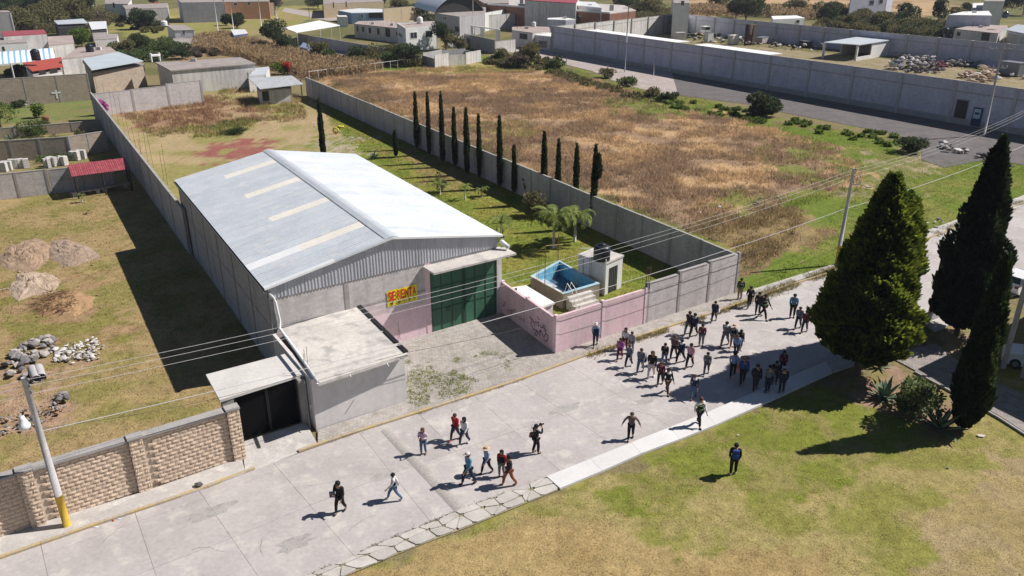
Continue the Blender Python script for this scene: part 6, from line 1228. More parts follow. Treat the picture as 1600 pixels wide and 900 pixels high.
for i, (px, py, a_, b_, h_, mt, lab) in enumerate(((1062, 64, 2.5, 1.6, 2.2, m_dirtywhite, 'white crate block near the far lean-to'), (1107, 66, 1.8, 1.6, 2.6, m_white, 'upright white cabinet in front of the truck'), (1145, 70, 2.6, 1.6, 2.4, m_dirtywhite, 'pale stacked boxes left of the brown column'), (1190, 68, 4.0, 2, 1.6, m_rock, 'grey low tank right of the brown column'), (1215, 66, 2.6, 2, 2.2, m_dirtywhite, 'white box with blue side near the rear wall'), (1168, 70, 1.6, 1.6, 5.2, M('rust_brown', (.10, .06, .045), (.07, .045, .035), 1), 'tall dark rusty column standing in the works yard'), (1125, 58, 6, 2.2, .5, m_dirtywhite, 'flat pale trailer bed behind the cabinets'), (1258, 74, 3.5, 2, 1.6, m_dark, 'dark covered heap against the rear yard wall'), (1426, 84, 3, 1.6, 3, m_dark, 'dark drum-like bin right of the open-fronted shed'), (1580, 118, 4, 2.4, 2.6, m_gutter, 'grey-blue container in the right corner of the works yard'))):
    g = G(px, py); t = thing('crate' if i not in (5, 6, 9) else ('column', 'trailer', 0, 0, 'container')[i - 5] if i - 5 in (0, 1, 4) else 'crate', lab, ('column' if i == 5 else 'trailer' if i == 6 else 'container' if i == 9 else 'crate'), (g.x, g.y, 0))
    rz = .25 + i * .2; 
    if i == 5: MB().lathe((g.x, g.y, 0), [(1.0, 0), (1.0, 2.6), (1.05, 2.65), (1.0, 2.7), (1.0, h_)], 16).build('shaft', mt, t, True); MB().box((g.x + 1.4, g.y - .3, h_ / 2), (.7, .5, h_)).build('board', M('board_wood'  , (.45, .36, .27)), t)
    else:
        MB().box((g.x, g.y, h_ / 2 + .1), (a_, b_, h_ - .2), rz).build('body', mt, t); MB().box((g.x, g.y, h_ + .04), (a_ + .1, b_ + .1, .12), rz).build('lid', m_gutter if i % 2 else mt, t)
        for k in (-1, 1): MB().box((g.x + k * math.cos(rz) * a_ * .35, g.y + k * math.sin(rz) * a_ * .35, .0), (.3, b_, .2), rz).build('skid', m_dark, t)
# truck
g = G(1098, 58); t = thing('truck', 'dark flatbed truck with a white cab in the works yard', 'truck', (g.x, g.y, 0)); rz = .35; uT = Vector((math.cos(rz), math.sin(rz)))
MB().obox(g, uT, -.2, 1.7, -1.1, 1.1, .8, 2.0).build('cab_lower', m_white, t); MB().obox(g, uT, -.1, 1.5, -1.0, 1.0, 2.0, 2.85).build('cab_glass', m_glass, t); MB().obox(g, uT, -.2, 1.6, -1.05, 1.05, 2.85, 3.0).build('cab_roof', m_white, t)
MB().obox(g, uT, -5.4, -.35, -1.1, 1.1, .9, 1.15).build('bed', m_dark, t); MB().obox(g, uT, -5.4, 1.6, -.4, .4, .6, .89).build('chassis', m_black, t); MB().obox(g, uT, 1.7, 2.9, -1.0, 1.0, .7, 1.6).build('bonnet', m_dark, t)
for a_ in (-4.4, -3.3, 2.2):
    for b_ in (-1, 1): q = g + uT * a_ + Vector((-uT.y, uT.x)) * b_; MB().tube([(q.x - uT.y * -.15, q.y + uT.x * -.15, .5), (q.x - uT.y * .15, q.y + uT.x * .15, .5)], .5, 14).build('wheel', m_black, t, True)
# beyond the yard
house('house', 'tall white house with one small window behind the yard corner', 'house', [(1053, 5), (1078, 5), (1074, -8), (1050, -8)], 9.5, m_white, m_gr, wins=((0, [(1064, 1, 1069, 9, 'win')]),))
house('hut', 'white hut with a small window just beyond the rear yard wall', 'hut', [(1208, 30), (1258, 28), (1245, 24), (1205, 25)], 4.2, m_white, m_wr, wins=((0, [(1244, 31, 1249, 36, 'win')]),))
house('house', 'grey two-storey house with white corner at the top right of the corn', 'house', [(1330, -4), (1387, -6), (1397, -8), (1390, -14), (1330, -12)], 8, m_block_y, m_gr, wins=((0, [(1359, 0, 1365, 8, 'win'), (1374, -1, 1379, 6, 'win')]),)); 
house('house', 'grey block building with a white roof edge at the upper right', 'building', [(1481, 23), (1550, 24), (1545, 17), (1505, 18)], 6.5, m_block_y, m_white)
house('house', 'old low house with a broken pale roof at the upper right', 'house', [(1492, 45), (1560, 52), (1575, 40), (1525, 38)], 3.6, m_dirtywhite, m_pkroof, wins=((0, [(1496, 50, 1500, 56, 'dark'), (1535, 51, 1545, 64, 'dark')]),))
t = house('house', 'house with a pale ribbed gable roof at the right edge', 'house', [(1575, 50), (1640, 62), (1660, 48), (1590, 38)], 3.6, m_dirtywhite, m_wr); slope_roof(t, [(1570, 46, 4.2), (1650, 62, 4.2), (1660, 50, 5), (1590, 38, 5)], m_galv, .1, 'sheet_roof')
tank(1477, 52, 2.2, .8, 1.4, 'black water tank beyond the rear yard wall at the upper right'); tank(1570, 28, 6.5, .8, 1.6, 'dark blue water tank before the very dark corner tree', m_glass)
house('house', 'white house sliver with roof tank at the very top right', 'house', [(1520, 12), (1548, 12), (1548, 4), (1520, 5)], 5, m_white, m_white)
house('house', 'white house at the top edge right of the grey one', 'house', [(1538, 2), (1570, 2), (1570, -6), (1540, -6)], 8, m_white, m_gr)
house('house', 'pale house behind columns at the top centre', 'house', [(505, 6), (600, 2), (590, -5), (505, -4)], 5, M('tan_plaster', (.50, .40, .27), (.44, .35, .24), 1), m_gr, wins=((0, [(520, 3, 522, 12, 'dark'), (540, 2, 542, 11, 'dark')]),))
bay_wall('garden_wall', 'tan wall with round arches behind the long house', G(600, 38), G(680, 30), [5.0] * 3, .2, M('tan_plaster', (.50, .40, .27)))
bay_wall('far_wall', 'dark lane wall at the top centre', G(505, 20), G(590, 18), [2.6] * 4, .2, m_brick)
house('house', 'low terracotta and white house at the top centre right', 'house', [(820, 0), (900, 5), (905, -3), (820, -6)], 9, m_dirtywhite, m_red)
# parked cars far at the top left
# ---------------------------------------------------------------- left yard: grey wall, shelter, tan walls
gwA, gwB = G(-120, 326), G(79, 303); bay_wall('garden_wall', 'pale grey block wall closing the back of the left yard', gwA, gwB, [2.55] * 4, .16, m_block_f)
ext = gwB + (gwB - gwA).normalized() * 6.2; bay_wall('garden_wall', 'shaded stretch of grey wall behind the red-roofed shelter', gwB + (gwB - gwA).normalized() * .3, ext, [2.5] * 2, .16, m_block_s)
t = thing('shelter', 'open shelter with a dark pink corrugated roof against the yard wall', 'shelter', (*G(160, 300), 0)); q = [G3(112, 276, 2.35), G3(204, 264, 2.35), G3(197, 244.5, 2.75), G3(106, 257.5, 2.75)]
nS2 = 9; U_ = q[1] - q[0]
for i in range(nS2): o = q[0] + U_ * i / nS2; MB().corr(o, U_, U_.length / nS2 - .01, (q[3] - q[0]), .22, .03).build('roof_sheet', m_red, t)
for p in (q[0].lerp(q[1], .04), q[0].lerp(q[1], .5), q[0].lerp(q[1], .96), q[3].lerp(q[2], .04), q[3].lerp(q[2], .96)): MB().box((p.x, p.y, (p.z - .06) / 2), (.12, .12, p.z - .08)).build('post', m_dark, t)
for i, (a, b, lab) in enumerate(((G(112, 308), G(158, 301), 'left half of the long pale plank bench in front of the shelter'), (G(160, 300.5), G(200, 292), 'right half of the long pale plank bench in front of the shelter'))):
    u = (b - a).normalized(); t = thing('bench', lab, 'bench', (a.x, a.y, 0)); MB().obox(a, u, 0, (b - a).length, -.22, .22, .38, .46).build('seat', m_polec, t)
    for f in (.1, .9): MB().obox(a, u, (b - a).length * f - .15, (b - a).length * f + .15, -.2, .2, 0, .379).build('leg', m_polec, t)
for i, (px, py, s_) in enumerate(((4, 268, 1), (12, 266, .9), (22, 263, .8), (38, 262, 1), (75, 262, .6), (84, 259, 1.2), (98, 258, 1.0), (118, 250, .9), (128, 248, .9))):
    g = G(px, py); rz = .2 * i; t = thing('block_stack', ('stack of pale hollow blocks standing behind the grey garden wall, number counted from the left edge: ' + str(i + 1)) if 0 else ['leftmost pale block stack behind the grey garden wall', 'second pale block stack behind the grey wall', 'short pale block stack behind the grey wall, third from left', 'fourth pale block stack, just left of the gap in the row', 'smallest pale block stack, right after the gap', 'widest pale block stack behind the grey wall', 'pale block stack left of the shelter roof corner', 'pale block stack touching the shelter roof edge', 'rightmost pale block stack above the shelter roof'][i], 'blocks', (g.x, g.y, 0), 'pale block stacks behind the grey garden wall')
    for lv in range(4):
        for k in range(2): MB().box((g.x + (k - .5) * .62 * s_, g.y, .14 + lv * .27), (.6 * s_, .5, .25), rz).build('block', m_dirtywhite, t)
bay_wall('garden_wall', 'tan block wall with grey pilasters in the middle of the left gardens', G(-120, 262), G(112, 246), [2.5] * 5, .16, m_block_t)
bay_wall('garden_wall', 'tan block wall partly hung with dry vines, ending in the tall wall shadow', G(114, 245.5), G(170, 236), [2.5] * 2, .16, m_block_t)
bay_wall('garden_wall', 'low tan wall edging the small green lawn', G(-120, 226), G(158, 203), [1.3] * 6, .16, m_block_t, cap=True)
bay_wall('cross_wall', 'tan-grey block wall carrying a white painted cross', G(-60, 172), G(144, 156), [4.3, 4.3, 4.3, 4.3], .16, m_block_t)
cA, cB = G(-60, 172), G(144, 156); t0c, z0c = onwall(cA, cB, 88.5, 148); t1c, z1c = onwall(cA, cB, 88, 142); uc = (cB - cA).normalized()
t = thing('cross', 'white cross painted on the tan-grey wall', 'cross', (*(cA + uc * t0c), 1)); zc0 = onwall(cA, cB, 90, 154)[1]; zc1 = onwall(cA, cB, 87, 141)[1]; zm = onwall(cA, cB, 88, 145)[1]
MB().obox(cA, uc, t0c - .13, t0c + .13, -.14, -.1, zc0, zc1).build('upright', m_white, t); MB().obox(cA, uc, t0c - .7, t0c - .131, -.14, -.1, zm - .1, zm + .15).build('arm', m_white, t); MB().obox(cA, uc, t0c + .131, t0c + .7, -.14, -.1, zm - .1, zm + .15).build('arm', m_white, t)
tree('dry vine hanging over the tan wall left of the shadow', 97, 240, 3.0, 1.0, m_leafo, 801, 500, 'vine', 'vine', .1, None, .2); tree('thin dry creeper on the tan wall nearer the tall wall', 130, 236, 2.9, 1.1, m_leafo, 802, 380, 'vine', 'vine', .1, None, .2)
tree('green weeds strip between tan wall and pale block stacks', 85, 252, .8, 2.6, m_leaf, 803, 900, 'bush', 'bush', .02, None, .2); tree('weeds under the tan wall beside the block stacks', 118, 246, .7, 2.0, m_leaf, 804, 600, 'bush', 'bush', .02, None, .2)
rubble('small heap of blocks leaning on the cross wall', [(38, 162), (48, 158), (52, 166), (42, 170)], 12, .5, .9, [m_rock, m_rockd], .5)
g = G(72, 189); t = thing('planter', 'broken brown clay planter on the small garden lawn', 'planter', (g.x, g.y, 0)); MB().lathe((g.x, g.y, 0), [(.35, 0), (.5, .5), (.55, .7), (.45, .72)], 12).build('pot', M('clay', (.28, .12, .07), (.22, .1, .06), 1), t, True)
# ---------------------------------------------------------------- people
dg = bpy.context.evaluated_depsgraph_get
def skin(name, verts, edges, radii, sub=1):
    me = bpy.data.meshes.new(name); me.from_pydata(verts, edges, []); o = bpy.data.objects.new(name, me); COL.objects.link(o)
    o.modifiers.new('s', 'SKIN').use_smooth_shade = True
    for i, r in enumerate(radii): me.skin_vertices[0].data[i].radius = r if isinstance(r, tuple) else (r, r)
    me.skin_vertices[0].data[0].use_root = True
    if sub: m = o.modifiers.new('d', 'SUBSURF'); m.levels = sub
    bpy.context.view_layer.update(); ev = bpy.data.meshes.new_from_object(o.evaluated_get(dg())); bpy.data.objects.remove(o); ev.name = name
    for p in ev.polygons: p.use_smooth = True
    return ev
def pose(kind):
    """joints of a 1.72 m figure facing +Y"""
    J = dict(pel=(0, 0, .94), spi=(0, .01, 1.12), che=(0, .0, 1.33), nec=(0, .01, 1.475), hea=(0, .03, 1.60), top=(0, .02, 1.675))
    s_ = {'walk': .26, 'stride': .33, 'stand': .05, 'phone': .04, 'photo': .06, 'carry': .2, 'dress': .12}.get(kind, .2)
    for sd, k in (('r', 1), ('l', -1)):
        f = s_ * k
        J['hip' + sd] = (.095 * k, 0, .90); J['kne' + sd] = (.10 * k, f * .55 + .05, .50 if f > 0 else .51); J['ank' + sd] = (.105 * k, f - (.04 if f < 0 else 0), .09 if f > 0 or abs(f) < .1 else .15); J['toe' + sd] = (.12 * k, f + .15, .035 if f > 0 or abs(f) < .1 else .06)
        J['sho' + sd] = (.185 * k, 0, 1.41)
        if kind == 'phone': J['elb' + sd] = (.23 * k, .02, 1.14); J['wri' + sd] = (.09 * k, .26, 1.20); J['han' + sd] = (.03 * k, .32, 1.24)
        elif kind == 'photo': J['elb' + sd] = (.27 * k, .16, 1.30); J['wri' + sd] = (.11 * k, .27, 1.52); J['han' + sd] = (.07 * k, .26, 1.60)
        elif kind == 'carry' and k > 0: J['elb' + sd] = (.24, .0, 1.13); J['wri' + sd] = (.16, .24, 1.08); J['han' + sd] = (.10, .30, 1.08)
        elif kind == 'spread': J['elb' + sd] = (.34 * k, -.03, 1.17); J['wri' + sd] = (.44 * k, .04, .96); J['han' + sd] = (.47 * k, .07, .88)
        else: J['elb' + sd] = (.215 * k, -f * .35 - .02, 1.13); J['wri' + sd] = (.20 * k, -f * .8 + .06, .90); J['han' + sd] = (.19 * k, -f * .9 + .09, .82)
    return J
SKN = plain('skin_tan', (.36, .20, .13), .5)
PM = {}
def person_mesh(kind):
    if kind in PM: return PM[kind]
    J = pose(kind); vs, es, rs, ix = [], [], [], {}
    def ad(n, r, p=None):
        ix[n] = len(vs); vs.append(J[n] if p is None else p); rs.append(r)
        return ix[n]
    def chain(names): 
        for a, b in zip(names, names[1:]): es.append((ix[a], ix[b]))
    ad('pel', (.13, .10)); ad('spi', (.12, .09)); ad('che', (.15, .10)); ad('nec', .052); ad('hea', (.085, .10)); ad('top', (.07, .08)); chain(['pel', 'spi', 'che', 'nec', 'hea', 'top'])
    for sd, k in (('r', 1), ('l', -1)):
        ad('sho' + sd, .055); ad('elb' + sd, .042); ad('wri' + sd, .028); ad('han' + sd, (.035, .022)); es.append((ix['che'], ix['sho' + sd])); chain(['sho' + sd, 'elb' + sd, 'wri' + sd, 'han' + sd])
        ad('hip' + sd, .09); ad('kne' + sd, .06); ad('ank' + sd, .042); ad('toe' + sd, .035); es.append((ix['pel'], ix['hip' + sd])); chain(['hip' + sd, 'kne' + sd, 'ank' + sd, 'toe' + sd])
    body = skin('body', vs, es, rs)
    # fingers, thumb, nose and ears grown onto the same mesh
    bm = bmesh.new(); bm.from_mesh(body); ex = MB()
    for sd, k in (('r', 1), ('l', -1)):
        h_ = Vector(J['han' + sd]); d = (h_ - Vector(J['wri' + sd])).normalized(); sdv = d.cross(Vector((1, 0, 0)) if abs(d.x) < .7 else Vector((0, 1, 0))).normalized(); nn = d.cross(sdv)
        for f in range(4): o = h_ + sdv * (f - 1.5) * .017; L_ = (.062, .075, .07, .055)[f]; ex.tube([o - d * .01, o + d * L_ * .55 + nn * .004, o + d * L_ + nn * .018], .009, 5, .007)
        o = h_ - d * .03 - sdv * .03; ex.tube([o, o + d * .03 - sdv * .022, o + d * .055 - sdv * .026], .010, 5, .008)
    hd = Vector(J['hea']); ex.tube([hd + Vector((0, .085, .02)), hd + Vector((0, .115, -.02))], .013, 5, .016)
    for k in (-1, 1): ex.tube([hd + Vector((k * .08, 0, .02)), hd + Vector((k * .095, -.01, .0))], .02, 5, .02)
    ex.tube([hd + Vector((-.025, .092, -.05)), hd + Vector((.025, .092, -.05))], .008, 5)
    for k in (-1, 1): ex.tube([hd + Vector((k * .035 - .012, .088, .025)), hd + Vector((k * .035 + .012, .088, .025))], .008, 5)
    e2 = bpy.data.meshes.new('x'); e2.from_pydata(ex.v, [], ex.f); bm.from_mesh(e2); bm.to_mesh(body); bm.free(); bpy.data.meshes.remove(e2)
    body.materials.append(SKN)
    # shirt, trousers, shoes: shells a little wider than the body
    def part(name, chains, rad, root=0, sub=1):
        v, e, r = [], [], []; m = {}
        for ch in chains:
            for a in ch:
                n, R = a[0], a[1]; p = a[2] if len(a) > 2 else J[n]
                if n not in m: m[n] = len(v); v.append(p); r.append(R)
            for a, b in zip(ch, ch[1:]): e.append((m[a[0]], m[b[0]]))
        return skin(name, v, e, r, sub)
    lerp = lambda a, b, f: tuple(Vector(J[a]).lerp(Vector(J[b]), f))
    hemz = .80 if kind != 'dress' else .62
    hem = ('hem', (.165, .125) if kind != 'dress' else (.21, .19), (0, 0, hemz))
    shirt = part('shirt', [[('che', (.175, .125)), ('spi', (.15, .115)), hem], [('che', 0), ('nk', (.075, .075), (0, 0, 1.45))]] + [[('che', 0), ('sho' + s_, .075), ('elb' + s_, .058), ('cuff' + s_, .045, lerp('elb' + s_, 'wri' + s_, .92))] for s_ in 'rl'], 0) if False else part('shirt', [[('che', (.175, .125)), ('spi', (.15, .115)), hem], [('che', (.175, .125)), ('nk', (.075, .075), (0, 0, 1.45))]] + [[('che', (.175, .125)), ('sho' + s_, .075), ('elb' + s_, .058), ('cuff' + s_, .045, lerp('elb' + s_, 'wri' + s_, .92))] for s_ in 'rl'], 0)
    vest = part('vest', [[('che', (.20, .145)), ('spi', (.172, .13)), ('hem', (.175, .14), (0, 0, .88))], [('che', (.2, .145)), ('shr', .085, (.15, 0, 1.40))], [('che', (.2, .145)), ('shl', .085, (-.15, 0, 1.40))]], 0)
    tro = part('trousers', [[('pel', (.155, .12)), ('hip' + s_, .11), ('kne' + s_, .078), ('cuf' + s_, .062, lerp('kne' + s_, 'ank' + s_, .97))] for s_ in 'rl'], 0)
    sh = [part('shoe', [[('a' + s_, .052, (J['ank' + s_][0], J['ank' + s_][1] - .03, J['ank' + s_][2] - .035)), ('t' + s_, .045, (J['toe' + s_][0], J['toe' + s_][1] + .02, J['toe' + s_][2] + .008))]], 0, 0, 1) for s_ in 'rl']
    PM[kind] = dict(body=body, shirt=shirt, vest=vest, trousers=tro, shoe=sh, J=J); 
    for n in ('shirt', 'vest', 'trousers'): PM[kind][n].materials.append(SKN)
    for m_ in sh: m_.materials.append(SKN)
    return PM[kind]
def acc_mesh(kind):
    mb = MB()
    if kind == 'hair': mb.lathe((0, 0, 0), [(.09, -.06), (.108, 0), (.104, .05), (.07, .095), (.02, .11)], 12)
    elif kind == 'long_hair': mb.lathe((0, -.025, 0), [(.07, -.30), (.10, -.22), (.105, -.08), (.112, .02), (.10, .07), (.06, .105), (.02, .115)], 12)
    elif kind == 'cap': mb.lathe((0, 0, 0), [(.112, .02), (.112, .05), (.095, .095), (.04, .12)], 12); mb.box((0, .14, .03), (.15, .12, .015))
    elif kind == 'hat': mb.lathe((0, 0, 0), [(.24, .035), (.235, .045), (.12, .05), (.11, .11), (.09, .145), (.03, .15)], 16)
    elif kind == 'backpack': mb.hexa([(-.14, -.28, -.20), (.14, -.28, -.20), (.15, -.12, -.20), (-.15, -.12, -.20)], [(-.11, -.24, .22), (.11, -.24, .22), (.13, -.12, .22), (-.13, -.12, .22)]); mb.hexa([(-.10, -.33, -.18), (.10, -.33, -.18), (.10, -.28, -.18), (-.10, -.28, -.18)], [(-.09, -.31, .02), (.09, -.31, .02), (.09, -.28, .02), (-.09, -.28, .02)])
    elif kind == 'bag': mb.hexa([(-.06, -.16, -.13), (.05, -.16, -.13), (.05, .14, -.13), (-.06, .14, -.13)], [(-.05, -.13, .12), (.04, -.13, .12), (.04, .11, .12), (-.05, .11, .12)]); mb.tube([(0, -.1, .1), (-.05, -.03, .45), (0, .08, .1)], .012, 5)
    elif kind == 'camera': mb.box((0, 0, 0), (.14, .07, .10)); mb.tube([(0, .03, 0), (0, .17, 0)], .04, 10); mb.box((0, 0, .07), (.06, .06, .05))
    elif kind == 'phone': mb.box((0, 0, 0), (.075, .012, .15))
    elif kind == 'folder': mb.box((0, 0, 0), (.24, .03, .32))
    elif kind == 'apron': mb.box((0, 0, 0), (.3, .03, .4))
    elif kind == 'scarf': mb.lathe((0, 0, 0), [(.14, -.06), (.13, 0), (.09, .07)], 12)
    me = bpy.data.meshes.new(kind); me.from_pydata(mb.v, [], mb.f); me.materials.append(SKN); 
    for p in me.polygons: p.use_smooth = kind in ('hair', 'long_hair', 'cap')
    return me
ACC = {k: acc_mesh(k) for k in ('hair', 'long_hair', 'cap', 'hat', 'backpack', 'bag', 'camera', 'phone', 'folder', 'scarf')}
CL = dict(black=(.014, .014, .017), navy=(.018, .026, .06), jeans=(.10, .16, .26), djeans=(.035, .05, .09), white=(.74, .73, .74), red=(.48, .02, .03), pink=(.62, .36, .42), lilac=(.60, .45, .55), grey=(.18, .18, .19), lgrey=(.36, .36, .38), blue=(.10, .26, .42), lblue=(.28, .38, .60), dgreen=(.025, .05, .035), maroon=(.12, .025, .04), purple=(.38, .10, .36), tan=(.34, .22, .15), rust=(.30, .09, .05), brown=(.10, .055, .035), check=(.16, .11, .11), straw=(.58, .45, .33), cream=(.66, .60, .58), orange=(.62, .14, .08), royal=(.03, .07, .26), dark=(.035, .03, .035), bgrey=(.13, .15, .19), hiv=(.16, .28, .13))
def cm(c): return M('cloth_' + c, CL[c], tuple(x * .75 for x in CL[c]), 6, 0, .85, fine=.15, fscale=30)
def put(name, me, parent, mat, loc=(0, 0, 0), rz=0, sc=(1, 1, 1)):
    o = link(name, me, parent, loc); o.rotation_euler.z = rz; o.scale = sc; o.material_slots[0].link = 'OBJECT'; o.material_slots[0].material = mat; return o
def person(px, py, ty, face, kind, top, legs, hair, label, vest=None, hat=None, hatc='white', items=(), shoes='black', group=None, stripe=False, sash=None):
    """face: heading in picture terms, degrees, 0 = away from the camera, 90 = to the right, 180 = towards the camera"""
    g = G(px, py); hh = min(1.82, max(1.5, height(px, py, ty) * 1.0)); sc = hh / 1.72; base = .02; z0 = .03
    for (pl, zz_) in ((crt, .12), ([tuple(p) for p in (wi + wo[::-1])], .13)):
        if inside(np.array([g.x]), np.array([g.y]), [(p[0], p[1]) for p in pl])[0]: z0 = zz_
    if py > 735 and px > 1100: z0 = 0
    t = bpy.data.objects.new('person', None); COL.objects.link(t); t.location = (g.x, g.y, z0); t.rotation_euler.z = -math.radians(face); t.scale = (sc * 1.1, sc * 1.1, sc * 1.0); tag(t, label, 'person', group)
    Mx = person_mesh(kind); J = Mx['J']; link('body', Mx['body'], t)
    put('shirt', Mx['shirt'], t, cm(top)); put('trousers', Mx['trousers'], t, cm(legs))
    for m_ in Mx['shoe']: put('shoe', m_, t, cm(shoes))
    if vest: v = put('vest', Mx['vest'], t, cm(vest))
    hd = J['hea']; put('hair', ACC['long_hair' if hair.startswith('long') else 'hair'], t, cm(hair.split('_')[-1]), (hd[0], hd[1] - .02, hd[2] + .02))
    if hat: put(hat, ACC[hat], t, cm(hatc), (hd[0], hd[1], hd[2] + .03))
    if stripe:
        for z in (1.02, 1.25): mb = MB(); mb.lathe((0, 0, 0), [(1, -.02), (1, .02)], 14); me = bpy.data.meshes.new('stripe'); me.from_pydata(mb.v, [], mb.f); me.materials.append(SKN); put('stripe', me, t, cm('hiv'), (0, 0, z), 0, (.188, .145, 1))
    for it in items:
        n, c = it
        if n == 'backpack': put(n, ACC[n], t, cm(c), (0, 0, 1.25))
        elif n == 'bag': put(n, ACC[n], t, cm(c), (-.26, -.02, .98))
        elif n == 'camera': put(n, ACC[n], t, cm(c), (0, .24, 1.62))
        elif n == 'phone': put(n, ACC[n], t, cm(c), (0, .35, 1.28))
        elif n == 'folder': put(n, ACC[n], t, cm(c), (.2, .2, 1.1), .5)
        elif n == 'scarf': put(n, ACC[n], t, cm(c), (0, .01, 1.45))
        elif n == 'apron': pass
    return t
CG = 'crowd walking along the street'
